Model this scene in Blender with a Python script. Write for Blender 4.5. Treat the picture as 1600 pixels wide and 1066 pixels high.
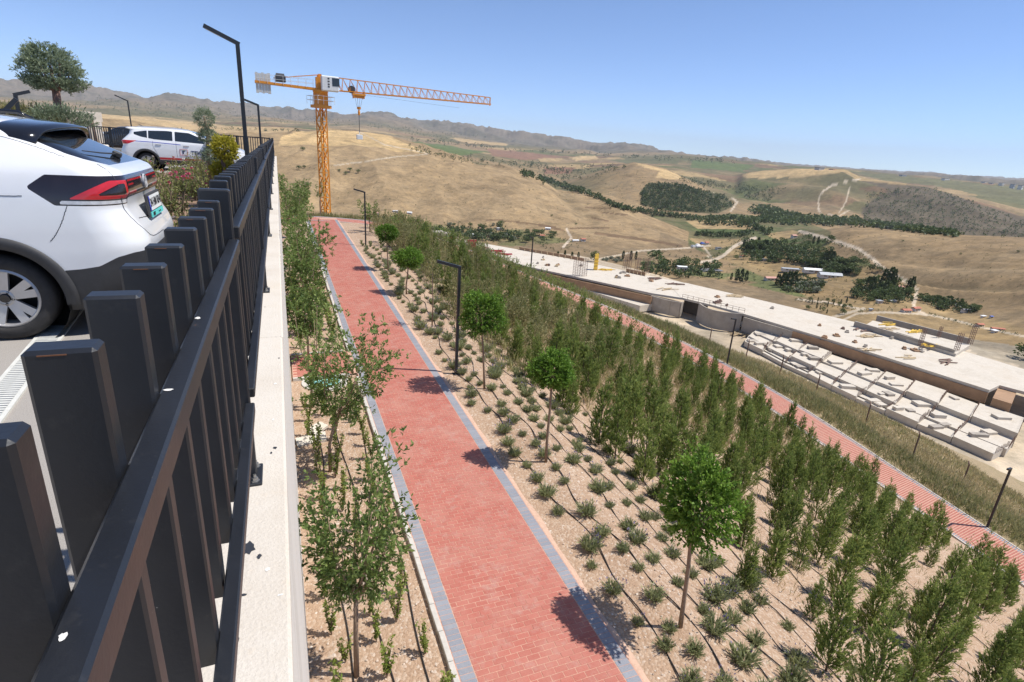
import bpy, bmesh, math, random
import numpy as np
from mathutils import Matrix, Vector, noise as mnoise

# ------------------------------------------------------------------ scene
for o in list(bpy.data.objects):
    bpy.data.objects.remove(o)
SC = bpy.context.scene
COL = SC.collection
rad = math.radians

# ------------------------------------------------------------------ camera
# Origin = camera. X = right (downhill), Y = along the fence, Z = up. Metres.
PW, PH, FPX = 1600, 1066, 870.0
CX, CY = 800.0, 533.0
_nad = np.array([629 - CX, 3072 - CY, FPX]); _nad /= np.linalg.norm(_nad)
_up = -_nad
_x = 431 - CX
_y = -(_up[0] * _x + _up[2] * FPX) / _up[1]
_Y = np.array([_x, _y, FPX]); _Y /= np.linalg.norm(_Y)
_X = np.cross(_Y, _up)
CM = np.array([_X, _Y, _up])          # image axes (right, down, forward) -> world


def ray(px, py):
    return CM @ np.array([px - CX, py - CY, FPX])


def onz(px, py, z):
    w = ray(px, py)
    return Vector(w * (z / w[2]))


def ony(px, py, Y):
    w = ray(px, py)
    return Vector(w * (Y / w[1]))


def onr(px, py, r):
    w = ray(px, py)
    return Vector(w * (r / math.hypot(w[0], w[1])))


def proj(P):
    c = CM.T @ np.array(P, float)
    return CX + FPX * c[0] / c[2], CY + FPX * c[1] / c[2], c[2]


cam_data = bpy.data.cameras.new('camera')
cam = bpy.data.objects.new('camera', cam_data)
COL.objects.link(cam)
R_ = CM @ np.array([1, 0, 0]); U_ = CM @ np.array([0, -1, 0]); B_ = CM @ np.array([0, 0, -1])
cam.matrix_world = Matrix(((R_[0], U_[0], B_[0], 0), (R_[1], U_[1], B_[1], 0), (R_[2], U_[2], B_[2], 0), (0, 0, 0, 1)))
cam_data.sensor_width = 36
cam_data.lens = FPX / PW * 36
cam_data.clip_start = 0.05
cam_data.clip_end = 40000
SC.camera = cam
SC.render.resolution_x, SC.render.resolution_y = 1024, 682

# ------------------------------------------------------------------ sky, sun, exposure
SUN_EL, SUN_AZ = rad(60), math.atan2(0.93, -0.34)     # azimuth from +Y towards +X
world = bpy.data.worlds.new('World')
SC.world = world
world.use_nodes = True
wn = world.node_tree
wn.nodes.clear()
sky = wn.nodes.new('ShaderNodeTexSky')
sky.sky_type = 'NISHITA'
sky.sun_disc = False
sky.sun_elevation = SUN_EL
sky.sun_rotation = SUN_AZ
sky.altitude = 3000
sky.air_density = 0.75
sky.dust_density = 0.0
sky.ozone_density = 6.0
bg = wn.nodes.new('ShaderNodeBackground')
bg.inputs['Strength'].default_value = 0.148
wo = wn.nodes.new('ShaderNodeOutputWorld')
wn.links.new(sky.outputs[0], bg.inputs[0])
wn.links.new(bg.outputs[0], wo.inputs[0])

sd = bpy.data.lights.new('sun', 'SUN')
sd.energy = 4.4
sd.angle = rad(0.53)
sd.color = (1.0, 0.955, 0.89)
sun = bpy.data.objects.new('sun', sd)
COL.objects.link(sun)
_sv = Vector((math.sin(SUN_AZ) * math.cos(SUN_EL), math.cos(SUN_AZ) * math.cos(SUN_EL), math.sin(SUN_EL)))
sun.rotation_euler = _sv.to_track_quat('Z', 'Y').to_euler()
sun.location = (20, -10, 60)
SC.view_settings.view_transform = 'Standard'
SC.view_settings.look = 'None'
SC.view_settings.exposure = 0.42
SC.view_settings.gamma = 1.0
SC.view_settings.use_curve_mapping = False
SC.render.engine = 'CYCLES'
SC.cycles.max_bounces = 6
SC.cycles.transparent_max_bounces = 6
SC.cycles.volume_bounces = 0

# ------------------------------------------------------------------ helpers
rng = np.random.default_rng(7)
random.seed(7)


def tag(o, label=None, cat=None, group=None, kind=None):
    if label: o['label'] = label
    if cat: o['category'] = cat
    if group: o['group'] = group
    if kind: o['kind'] = kind
    return o


def empty(name, loc=(0, 0, 0), rz=0.0, label=None, cat=None, group=None):
    o = bpy.data.objects.new(name, None)
    o.empty_display_size = 0.2
    COL.objects.link(o)
    o.location = loc
    o.rotation_euler = (0, 0, rz)
    return tag(o, label, cat, group)


def link(name, me, parent=None, loc=(0, 0, 0)):
    o = bpy.data.objects.new(name, me)
    COL.objects.link(o)
    o.location = loc
    if parent is not None:
        o.parent = parent
    return o


def np_mesh(name, V, F, mats, smooth=False, attr=None, matidx=None, col=None):
    """V (n,3); F (m,k) array of equal-sized faces; attr = per-vertex float 'v'."""
    me = bpy.data.meshes.new(name)
    V = np.asarray(V, dtype=np.float32); F = np.asarray(F, dtype=np.int32)
    m, k = F.shape
    me.vertices.add(len(V)); me.vertices.foreach_set('co', V.ravel())
    me.loops.add(m * k); me.loops.foreach_set('vertex_index', F.ravel())
    me.polygons.add(m)
    me.polygons.foreach_set('loop_start', np.arange(0, m * k, k, dtype=np.int32))
    me.polygons.foreach_set('loop_total', np.full(m, k, dtype=np.int32))
    if matidx is not None:
        me.polygons.foreach_set('material_index', np.asarray(matidx, dtype=np.int32))
    me.polygons.foreach_set('use_smooth', np.full(m, smooth, dtype=bool))
    for mt in (mats if isinstance(mats, (list, tuple)) else [mats]):
        me.materials.append(mt)
    if attr is not None:
        a = me.attributes.new('v', 'FLOAT', 'POINT')
        a.data.foreach_set('value', np.asarray(attr, dtype=np.float32))
    if col is not None:
        a = me.attributes.new('Col', 'FLOAT_COLOR', 'POINT')
        a.data.foreach_set('color', np.asarray(col, dtype=np.float32).ravel())
    me.update(calc_edges=True)
    return me


class MB:
    """collects solids, then builds ONE mesh object"""
    def __init__(s):
        s.v = []; s.f = []; s.mi = []; s.cur = 0

    def face(s, *pts):
        b = len(s.v); s.v += [tuple(p) for p in pts]
        s.f.append(tuple(range(b, b + len(pts)))); s.mi.append(s.cur)

    def box(s, c, d, rz=0.0, mat=None, bev=0.0):
        """centre c, full size d; optional rotation about z or a 3x3/4x4 matrix"""
        x, y, z = d[0] / 2, d[1] / 2, d[2] / 2
        b = len(s.v)
        if mat is None:
            cs, sn = math.cos(rz), math.sin(rz)
            T = lambda p: (c[0] + p[0] * cs - p[1] * sn, c[1] + p[0] * sn + p[1] * cs, c[2] + p[2])
        else:
            T = lambda p: tuple(Vector(c) + mat @ Vector(p))
        if bev <= 0:
            P = [(-x, -y, -z), (x, -y, -z), (x, y, -z), (-x, y, -z), (-x, -y, z), (x, -y, z), (x, y, z), (-x, y, z)]
            F = [(0, 3, 2, 1), (4, 5, 6, 7), (0, 1, 5, 4), (1, 2, 6, 5), (2, 3, 7, 6), (3, 0, 4, 7)]
        else:   # bevelled box: 24 verts
            P = []; 
            idx = {}
            for sx in (-1, 1):
                for sy in (-1, 1):
                    for sz in (-1, 1):
                        for ax in range(3):
                            q = [sx * (x - bev), sy * (y - bev), sz * (z - bev)]
                            q[ax] = (sx * x, sy * y, sz * z)[ax]
                            idx[(sx, sy, sz, ax)] = len(P); P.append(tuple(q))
            F = []
            for ax in range(3):
                o1, o2 = (ax + 1) % 3, (ax + 2) % 3
                for sg in (-1, 1):
                    loop = []
                    for a_, b_ in ((-1, -1), (1, -1), (1, 1), (-1, 1)):
                        k = [0, 0, 0]; k[ax] = sg; k[o1] = a_; k[o2] = b_
                        loop.append(idx[(k[0], k[1], k[2], ax)])
                    F.append(tuple(loop if sg > 0 else loop[::-1]))
            for ax in range(3):             # edges parallel to ax
                o1, o2 = (ax + 1) % 3, (ax + 2) % 3
                for a_ in (-1, 1):
                    for b_ in (-1, 1):
                        def K(t, which):
                            k = [0, 0, 0]; k[ax] = t; k[o1] = a_; k[o2] = b_
                            return idx[(k[0], k[1], k[2], which)]
                        q = (K(-1, o1), K(1, o1), K(1, o2), K(-1, o2))
                        F.append(q if a_ * b_ < 0 else q[::-1])
            for sx in (-1, 1):
                for sy in (-1, 1):
                    for sz in (-1, 1):
                        q = tuple(idx[(sx, sy, sz, a)] for a in range(3))
                        F.append(q if sx * sy * sz > 0 else q[::-1])
        s.v += [T(p) for p in P]
        for f in F:
            s.f.append(tuple(b + i for i in f)); s.mi.append(s.cur)

    def bar(s, a, b_, w, h=None, up=(0, 0, 1)):
        """square bar from a to b_"""
        a, b_ = Vector(a), Vector(b_)
        h = h or w
        d = b_ - a
        L = d.length
        if L < 1e-6: return
        d.normalize()
        u = Vector(up)
        if abs(d.dot(u)) > .98: u = Vector((1, 0, 0))
        sx = d.cross(u).normalized(); sz = sx.cross(d).normalized()
        s.box((a + b_) / 2, (w, L, h), mat=Matrix((sx, d, sz)).transposed())

    def tube(s, pts, r, n=8, cap=True):
        pts = [Vector(p) for p in pts]
        rr = r if isinstance(r, (list, tuple)) else [r] * len(pts)
        base = len(s.v)
        prev = None
        for i, p in enumerate(pts):
            d = (pts[min(i + 1, len(pts) - 1)] - pts[max(i - 1, 0)])
            if d.length < 1e-9: d = Vector((0, 0, 1))
            d.normalize()
            if prev is None:
                u = Vector((0, 0, 1)) if abs(d.z) < .9 else Vector((1, 0, 0))
                sx = d.cross(u).normalized()
            else:
                sx = (prev - d * prev.dot(d)).normalized()
            prev = sx
            sy = d.cross(sx)
            for k in range(n):
                a = 2 * math.pi * k / n
                s.v.append(tuple(p + (sx * math.cos(a) + sy * math.sin(a)) * rr[i]))
        for i in range(len(pts) - 1):
            for k in range(n):
                a, b = base + i * n + k, base + i * n + (k + 1) % n
                s.f.append((a, b, b + n, a + n)); s.mi.append(s.cur)
        if cap:
            s.f.append(tuple(base + k for k in range(n - 1, -1, -1))); s.mi.append(s.cur)
            e = base + (len(pts) - 1) * n
            s.f.append(tuple(e + k for k in range(n))); s.mi.append(s.cur)

    def lathe(s, prof, c=(0, 0, 0), n=24, axis='z', cap=False):
        """prof: list of (radius, height)"""
        b = len(s.v)
        for r, h in prof:
            for k in range(n):
                a = 2 * math.pi * k / n
                p = (r * math.cos(a), r * math.sin(a), h)
                if axis == 'y': p = (p[0], p[2], -p[1])
                if axis == 'x': p = (p[2], p[0], p[1])
                s.v.append((c[0] + p[0], c[1] + p[1], c[2] + p[2]))
        for i in range(len(prof) - 1):
            for k in range(n):
                q = (b + i * n + k, b + i * n + (k + 1) % n, b + (i + 1) * n + (k + 1) % n, b + (i + 1) * n + k)
                s.f.append(q); s.mi.append(s.cur)
        if cap:
            s.f.append(tuple(b + k for k in range(n - 1, -1, -1))); s.mi.append(s.cur)
            e = b + (len(prof) - 1) * n
            s.f.append(tuple(e + k for k in range(n))); s.mi.append(s.cur)

    def prism(s, poly, z0, z1):
        """vertical prism over an xy polygon (z1 may be a list of heights)"""
        n = len(poly)
        ar = sum(poly[i][0] * poly[(i + 1) % n][1] - poly[(i + 1) % n][0] * poly[i][1] for i in range(n))
        if ar < 0: poly = poly[::-1]
        b = len(s.v)
        s.v += [(p[0], p[1], z0) for p in poly] + [(p[0], p[1], z1) for p in poly]
        s.f.append(tuple(b + i for i in range(n - 1, -1, -1))); s.mi.append(s.cur)
        s.f.append(tuple(b + n + i for i in range(n))); s.mi.append(s.cur)
        for i in range(n):
            j = (i + 1) % n
            s.f.append((b + i, b + j, b + n + j, b + n + i)); s.mi.append(s.cur)

    def mesh(s, name, mats, smooth=False):
        me = bpy.data.meshes.new(name)
        me.from_pydata(s.v, [], s.f)
        for m in (mats if isinstance(mats, (list, tuple)) else [mats]):
            me.materials.append(m)
        me.polygons.foreach_set('material_index', s.mi)
        if smooth:
            me.polygons.foreach_set('use_smooth', [True] * len(s.f))
        me.update()
        return me

    def build(s, name, mats, parent=None, loc=(0, 0, 0), smooth=False):
        return link(name, s.mesh(name, mats, smooth), parent, loc)


def copy_tree(o, parent=None):
    c = o.copy()
    COL.objects.link(c)
    c.parent = parent
    for ch in list(o.children):
        copy_tree(ch, c)
    return c


# ------------------------------------------------------------------ materials
class NT:
    def __init__(s, name):
        s.m = bpy.data.materials.new(name); s.m.use_nodes = True
        s.t = s.m.node_tree; s.t.nodes.clear()
        s.out = s.t.nodes.new('ShaderNodeOutputMaterial')

    def n(s, kind, **kw):
        nd = s.t.nodes.new('ShaderNode' + kind)
        for k, v in kw.items():
            if k in nd.inputs: nd.inputs[k].default_value = v
            else: setattr(nd, k, v)
        return nd

    def l(s, a, b): s.t.links.new(a, b)

    def ramp(s, fac, stops):
        r = s.n('ValToRGB')
        e = r.color_ramp.elements
        while len(e) < len(stops): e.new(.5)
        for i, (p, c) in enumerate(stops):
            e[i].position = p; e[i].color = (*c, 1) if len(c) == 3 else c
        s.l(fac, r.inputs[0])
        return r.outputs[0]

    def noise(s, scale, detail=6, rough=.6, vec=None, dist=0.0):
        nd = s.n('TexNoise'); nd.inputs['Scale'].default_value = scale
        nd.inputs['Detail'].default_value = detail; nd.inputs['Roughness'].default_value = rough
        nd.inputs['Distortion'].default_value = dist
        if vec is not None: s.l(vec, nd.inputs['Vector'])
        return nd.outputs['Fac']

    def mix(s, fac, a, b, mode='MIX'):
        nd = s.n('Mix', data_type='RGBA', blend_type=mode)
        for i, val in ((0, fac), (6, a), (7, b)):
            if hasattr(val, 'node'): s.l(val, nd.inputs[i])
            elif i == 0: nd.inputs[0].default_value = val
            else: nd.inputs[i].default_value = (*val, 1)
        return nd.outputs[2]

    def math(s, op, a, b=0.0):
        nd = s.n('Math', operation=op)
        for i, val in ((0, a), (1, b)):
            if hasattr(val, 'node'): s.l(val, nd.inputs[i])
            else: nd.inputs[i].default_value = val
        return nd.outputs[0]

    def pos(s, kind='world'):
        if kind == 'world':
            return s.n('NewGeometry').outputs['Position']
        return s.n('TexCoord').outputs['Object']

    def bump(s, h, strength=.4, dist=.01):
        b = s.n('Bump'); b.inputs['Strength'].default_value = strength; b.inputs['Distance'].default_value = dist
        s.l(h, b.inputs['Height'])
        return b.outputs[0]

    def bsdf(s, col, rough=.7, bump=None, **kw):
        b = s.n('BsdfPrincipled')
        for k, v in (('Base Color', col), ('Roughness', rough)):
            if hasattr(v, 'node'): s.l(v, b.inputs[k])
            else: b.inputs[k].default_value = (*v, 1) if k == 'Base Color' else v
        for k, v in kw.items():
            k = k.replace('_', ' ')
            if hasattr(v, 'node'): s.l(v, b.inputs[k])
            else: b.inputs[k].default_value = (*v, 1) if isinstance(v, tuple) and len(v) == 3 else v
        if bump is not None: s.l(bump, b.inputs['Normal'])
        s.l(b.outputs[0], s.out.inputs[0])
        return s.m


def plain(name, col, rough=.6, var=.12, scale=6.0, bump=.0, **kw):
    """one colour with slight mottling so that no surface is perfectly flat"""
    t = NT(name)
    f = t.noise(scale, 5, .65, t.pos('object'))
    lo = tuple(c * (1 - var) for c in col); hi = tuple(min(1, c * (1 + var)) for c in col)
    c = t.ramp(f, [(.3, lo), (.7, hi)])
    bm = t.bump(f, bump, .01) if bump else None
    return t.bsdf(c, rough, bm, **kw)


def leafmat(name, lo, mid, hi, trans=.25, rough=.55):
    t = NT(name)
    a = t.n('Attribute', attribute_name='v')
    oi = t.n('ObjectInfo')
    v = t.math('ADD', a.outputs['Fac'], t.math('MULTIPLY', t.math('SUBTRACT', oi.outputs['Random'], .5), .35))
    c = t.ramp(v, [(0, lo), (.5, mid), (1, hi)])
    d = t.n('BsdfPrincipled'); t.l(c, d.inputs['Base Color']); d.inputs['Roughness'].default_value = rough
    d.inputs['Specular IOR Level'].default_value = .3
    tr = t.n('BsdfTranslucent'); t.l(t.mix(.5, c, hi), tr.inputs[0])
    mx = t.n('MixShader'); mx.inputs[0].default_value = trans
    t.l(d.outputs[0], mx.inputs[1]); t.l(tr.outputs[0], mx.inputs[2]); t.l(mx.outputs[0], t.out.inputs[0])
    return t.m


M = {}
# ================================================================== GROUND
def ss(a, b, x):
    t = np.clip((x - a) / (b - a), 0, 1)
    return t * t * (3 - 2 * t)


def vnoise(x, y, seed=0):
    """smooth value noise, numpy arrays"""
    xi, yi = np.floor(x).astype(np.int64), np.floor(y).astype(np.int64)
    fx, fy = x - xi, y - yi
    fx = fx * fx * (3 - 2 * fx); fy = fy * fy * (3 - 2 * fy)

    def h(a, b):
        n = (a * 374761393 + b * 668265263 + seed * 1442695041) & 0xFFFFFFFF
        n = ((n ^ (n >> 13)) * 1274126177) & 0xFFFFFFFF
        return ((n ^ (n >> 16)) & 0xFFFF) / 65535.0
    return (h(xi, yi) * (1 - fx) + h(xi + 1, yi) * fx) * (1 - fy) + (h(xi, yi + 1) * (1 - fx) + h(xi + 1, yi + 1) * fx) * fy


def fbm(x, y, oct=5, seed=0, gain=.5):
    s = 0; a = 1; t = 0
    for i in range(oct):
        s = s + a * vnoise(x, y, seed + i * 17); t += a
        x, y = x * 2.03 + 5.1, y * 2.03 + 1.7; a *= gain
    return s / t - .5


Z_PARK = -1.66


def zu(Y):
    return -6.4 + .012 * (np.clip(Y, -10, 50) - 5)


# lower path centre line (x, y, z)
LP = np.array([(31.0, -14, -19.4), (29.6, -8, -18.4), (29.1, 0, -17.0), (28.5, 6, -15.95), (28.05, 11.3, -15.1), (27.5, 15, -14.4), (26.9, 19.4, -13.6),
               (26.5, 22.3, -13.15), (26.0, 26.3, -12.75), (25.1, 31, -12.3), (22.6, 36, -11.3), (18.2, 40.3, -9.8), (13.5, 43.2, -8.0), (8.5, 44.9, -6.5), (3.5, 45.4, -5.95), (-3, 45.2, -5.9), (-20, 44, -5.9)])


def resample(P, n):
    P = np.asarray(P, float)
    # Catmull-Rom through the points
    out = []
    for i in range(len(P) - 1):
        p0, p1, p2, p3 = P[max(i - 1, 0)], P[i], P[i + 1], P[min(i + 2, len(P) - 1)]
        for t in np.linspace(0, 1, 12, endpoint=False):
            out.append(.5 * (2 * p1 + (p2 - p0) * t + (2 * p0 - 5 * p1 + 4 * p2 - p3) * t * t + (3 * p1 - p0 - 3 * p2 + p3) * t ** 3))
    out.append(P[-1]); out = np.array(out)
    d = np.r_[0, np.cumsum(np.linalg.norm(np.diff(out[:, :2], axis=0), axis=1))]
    s = np.linspace(0, d[-1], n)
    return np.stack([np.interp(s, d, out[:, k]) for k in range(out.shape[1])], 1)


LPS = resample(LP, 400)
LPT = np.gradient(LPS[:, :2], axis=0); LPT /= np.linalg.norm(LPT, axis=1)[:, None]


def near_path(X, Y):
    """distance to the lower path, signed (+ = outer, downhill side), and path height there"""
    X = np.asarray(X, float); Y = np.asarray(Y, float)
    sh = X.shape
    x, y = X.ravel(), Y.ravel()
    D = np.empty(len(x)); Z = np.empty(len(x))
    for i in range(0, len(x), 20000):
        dx = x[i:i + 20000, None] - LPS[None, :, 0]; dy = y[i:i + 20000, None] - LPS[None, :, 1]
        k = np.argmin(dx * dx + dy * dy, 1); j = np.arange(len(k))
        ddx, ddy = dx[j, k], dy[j, k]
        sg = LPT[k, 0] * ddy - LPT[k, 1] * ddx       # >0 = left of travel direction (+Y)
        D[i:i + 20000] = np.sqrt(ddx ** 2 + ddy ** 2) * np.where(sg > 0, -1, 1)
        Z[i:i + 20000] = LPS[k, 2]
    return D.reshape(sh), Z.reshape(sh)


def hN(X, Y, fine=True):
    X = np.asarray(X, float); Y = np.asarray(Y, float)
    d, zp = near_path(X, Y)
    du = np.maximum(X - 5.3, 0)
    dl = np.maximum(-d - 1.25, 0)
    up = zu(Y)
    zin = np.where(du + dl > 1e-6, (up * dl + zp * du) / np.maximum(du + dl, 1e-6), up)
    zin = np.where(d > -1.25, zp, zin)
    o = np.maximum(d - 1.25, 0)
    zout = zp - .22 * o - .14 * np.maximum(o - 2.5, 0) - .05 * np.maximum(o - 14, 0)
    z = np.where(d > 0, zout, zin)
    z = np.maximum(z, -36.9)
    if fine:
        amp = ss(1.2, 2.2, np.abs(d)) * ss(4.0, 5.5, X) + ss(8, 10, d)
        z = z + amp * (.16 * fbm(X * .55, Y * .55, 4, 3) + .05 * fbm(X * 2.5, Y * 2.5, 3, 9))
        z = z + ss(3, 14, d) * .9 * fbm(X * .12, Y * .12, 4, 5)
    return z


# ---------------------------------------------------------------- far terrain: rings around the camera
LAYERS = [  # (px, py, range) lines seen in the photograph, near to far
    [(-300, None, 60, -36.2), (2000, None, 60, -36.2)],
    [(-300, None, 120, -36.4), (2000, None, 120, -36.4)],
    [(-300, None, 185, -37.0), (900, None, 230, -39.0), (1100, None, 185, -38), (1300, None, 165, -37.0), (2000, None, 165, -36.6)],
    [(-300, None, 270, -56), (900, None, 290, -58), (1300, None, 240, -56), (1600, None, 215, -52), (2000, None, 215, -52)],
    [(-300, None, 420, -72), (560, 350, 430), (650, 365, 420), (720, 377, 420), (800, 388, 400), (880, 396, 390), (960, 401, 390), (1060, 395, 430), (1110, 385, 480),
     (1180, 376, 520), (1250, 385, 480), (1310, 408, 420), (1380, 432, 370), (1430, 456, 340), (1480, 492, 300), (1600, 525, 262), (1900, 570, 250)],
    [(-300, 150, 900), (0, 178, 900), (300, 205, 920), (380, 213, 920), (440, 209, 930), (520, 205, 950), (600, 213, 920), (640, 224, 900), (680, 239, 860), (750, 262, 800), (850, 281, 740),
     (930, 306, 680), (1000, 336, 620), (1050, 352, 580), (1072, 364, 560), (1110, 368, 600), (1180, 362, 640), (1240, 362, 620), (1275, 361, 540), (1330, 352, 520), (1400, 360, 500), (1480, 369, 490), (1600, 372, 470), (1900, 380, 460)],
    [(-300, 165, 1060), (0, 190, 1060), (300, 218, 1060), (440, 222, 1060), (600, 232, 1060), (700, 257, 1060), (760, 272, 1040), (830, 290, 1000), (900, 306, 960), (960, 324, 900), (1010, 338, 850), (1068, 345, 820), (1150, 342, 860),
     (1220, 348, 860), (1275, 364, 700), (1330, 366, 700), (1400, 372, 700), (1480, 380, 680), (1600, 385, 660), (1900, 390, 660)],
    [(-300, 160, 1400), (0, 184, 1400), (300, 212, 1400), (440, 214, 1400), (600, 225, 1400), (700, 242, 1450), (760, 254, 1450), (830, 270, 1450), (880, 287, 1400), (940, 267, 1400), (990, 253, 1420), (1040, 262, 1380), (1065, 275, 1330), (1110, 300, 1250),
     (1150, 322, 1180), (1200, 338, 1100), (1300, 342, 1100), (1350, 350, 1100), (1400, 357, 1100), (1480, 370, 1050), (1600, 376, 1050), (1900, 380, 1050)],
    [(-300, 160, 1700), (0, 183, 1700), (300, 211, 1700), (440, 213, 1700), (600, 222, 1750), (700, 238, 1750), (760, 249, 1750), (830, 263, 1750), (880, 277, 1700), (940, 278, 1700), (990, 268, 1700), (1040, 275, 1680), (1065, 283, 1650), (1110, 300, 1600),
     (1150, 310, 1550), (1200, 318, 1500), (1300, 320, 1450), (1350, 330, 1450), (1400, 340, 1400), (1480, 352, 1400), (1600, 366, 1350), (1900, 372, 1350)],
    [(-300, 142, 2200), (0, 166, 2200), (150, 181, 2200), (300, 198, 2200), (430, 200, 2200), (560, 205, 2300), (640, 222, 2300), (700, 231, 2300), (760, 240, 2300), (830, 251, 2300), (880, 256, 2300), (960, 256, 2300), (1060, 262, 2250), (1110, 274, 2200),
     (1150, 281, 2200), (1166, 271, 2150), (1200, 267, 2150), (1250, 264, 2150), (1320, 266, 2100), (1345, 281, 2000), (1445, 291, 1950), (1530, 316, 1850), (1600, 348, 1750), (1900, 365, 1700)],
    [(-300, 145, 2600), (0, 168, 2600), (150, 181, 2600), (300, 196, 2600), (430, 199, 2600), (560, 206, 2600), (640, 223, 2700), (700, 231, 2700), (760, 239, 2700), (830, 248, 2700), (880, 253, 2700), (960, 255, 2700), (1060, 259, 2700), (1110, 266, 2650),
     (1150, 272, 2650), (1200, 274, 2650), (1320, 276, 2600), (1345, 288, 2500), (1445, 300, 2400), (1530, 312, 2300), (1600, 330, 2200), (1900, 345, 2200)],
    [(-300, 135, 3600), (0, 160, 3600), (150, 174, 3600), (300, 187, 3600), (430, 191, 3600), (560, 198, 3700), (640, 210, 3800), (760, 226, 3800), (880, 239, 3800), (940, 243, 3800), (1060, 243, 3800), (1150, 250.6, 3800), (1220, 257.7, 3800), (1319, 266, 3700),
     (1403, 274.6, 3600), (1488, 281.6, 3500), (1600, 294, 3400), (1900, 315, 3400)],
    [(-300, 95, 7000), (0, 122, 7000), (42, 128, 7000), (130, 135, 7000), (175, 142, 7000), (228, 152, 7000), (270, 149, 7000), (310, 156, 7000), (350, 162.5, 7000), (434, 170, 7000), (507, 178, 7200), (533, 182, 7200), (575, 180, 7200), (603, 182, 7200),
     (631, 186.5, 7200), (688, 193.5, 7400), (750, 201.5, 7600), (862, 214.7, 7800), (944, 226.6, 8000), (995, 227, 8200), (1020, 234, 8500), (1060, 243.5, 9000), (1200, 256, 9000), (1347, 268, 9000), (1450, 276, 9000), (1600, 287, 9000), (1900, 307, 9000)],
    [(-300, 110, 14000), (600, 200, 14000), (1060, 243, 14000), (1200, 255, 14000), (1347, 265.5, 14000), (1450, 271, 14000), (1520, 276, 14000), (1600, 281, 14000), (1900, 300, 14000)],
    [(-300, 125, 16000), (600, 215, 16000), (1200, 268, 16000), (1600, 294, 16000), (1900, 315, 16000)],
]
AZ = np.concatenate([np.radians(np.linspace(-70, -32, 40, endpoint=False)), np.radians(np.arange(-32, 76, .1)), np.radians(np.linspace(76, 120, 45))])


def build_layers():
    RR = []; ZZ = []
    for L in LAYERS:
        a = []; r = []; z = []
        for p in L:
            px, py, R = p[:3]
            w = ray(px, py if py is not None else 330)
            a.append(math.atan2(w[0], w[1])); r.append(R)
            z.append(p[3] if py is None else R * w[2] / math.hypot(w[0], w[1]))
        RR.append(np.interp(AZ, a, r)); ZZ.append(np.interp(AZ, a, z))
    return np.array(RR), np.array(ZZ)


LR, LZ = build_layers()
RINGS = np.exp(np.concatenate([np.arange(math.log(60), math.log(200), .015), np.arange(math.log(200), math.log(1200), .0065), np.arange(math.log(1200), math.log(16000), .0125)]))


def smooth_az(A, k=7):
    K = np.hanning(k + 2)[1:-1]; K /= K.sum()
    return np.apply_along_axis(lambda v: np.convolve(np.pad(v, k // 2, 'edge'), K, 'valid'), 1, A)


def pchip_col(x, y, xq):
    h = np.diff(x); d = np.diff(y) / h
    m = np.zeros_like(y)
    for i in range(1, len(x) - 1):
        if d[i - 1] * d[i] > 0:
            w1, w2 = 2 * h[i] + h[i - 1], h[i] + 2 * h[i - 1]
            m[i] = (w1 + w2) / (w1 / d[i - 1] + w2 / d[i])
    m[0], m[-1] = d[0], d[-1]
    k = np.clip(np.searchsorted(x, xq) - 1, 0, len(x) - 2)
    t = (xq - x[k]) / h[k]
    return ((2 * t ** 3 - 3 * t ** 2 + 1) * y[k] + (t ** 3 - 2 * t ** 2 + t) * h[k] * m[k] + (-2 * t ** 3 + 3 * t ** 2) * y[k + 1] + (t ** 3 - t ** 2) * h[k] * m[k + 1])


LR = np.log(smooth_az(LR, 9)); LZ = smooth_az(LZ, 9)
LQ = np.log(RINGS)
TZ = np.empty((len(RINGS), len(AZ)))
for j in range(len(AZ)):
    TZ[:, j] = pchip_col(LR[:, j], LZ[:, j], LQ)
TX = RINGS[:, None] * np.sin(AZ)[None, :]; TY = RINGS[:, None] * np.cos(AZ)[None, :]
_R2 = RINGS[:, None]
_rel = ss(260, 600, _R2)
TZ = TZ + _rel * _R2 * (.0075 * fbm(TX / 160, TY / 160, 5, 21) + .0035 * fbm(TX / 45, TY / 45, 4, 33) * ss(3000, 1200, _R2)) \
    + ss(200, 300, _R2) * ss(900, 500, _R2) * 1.2 * fbm(TX / 25, TY / 25, 4, 40)
# gullies running down the faces of the far ridge
TZ = TZ - ss(4200, 6200, _R2) * ss(9500, 7200, _R2) * 60 * np.abs(fbm(AZ[None, :] * 60 + 0 * _R2, _R2 / 2600 + 0 * AZ[None, :], 4, 60))
# gullies on the front hills
TZ = TZ - ss(450, 520, _R2) * ss(900, 760, _R2) * 7 * np.abs(fbm(TX / 120 + TY / 400, TY / 160 - TX / 500, 4, 71))


# spurs and gullies running downhill on the front hills
_tan = AZ[None, :] * _R2
_wp = 60 * fbm(TX / 170, TY / 170, 3, 77)


def ridged(u, v, seed):
    return 1 - 2 * np.abs(fbm(u, v, 4, seed, .45)) * 2


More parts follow.
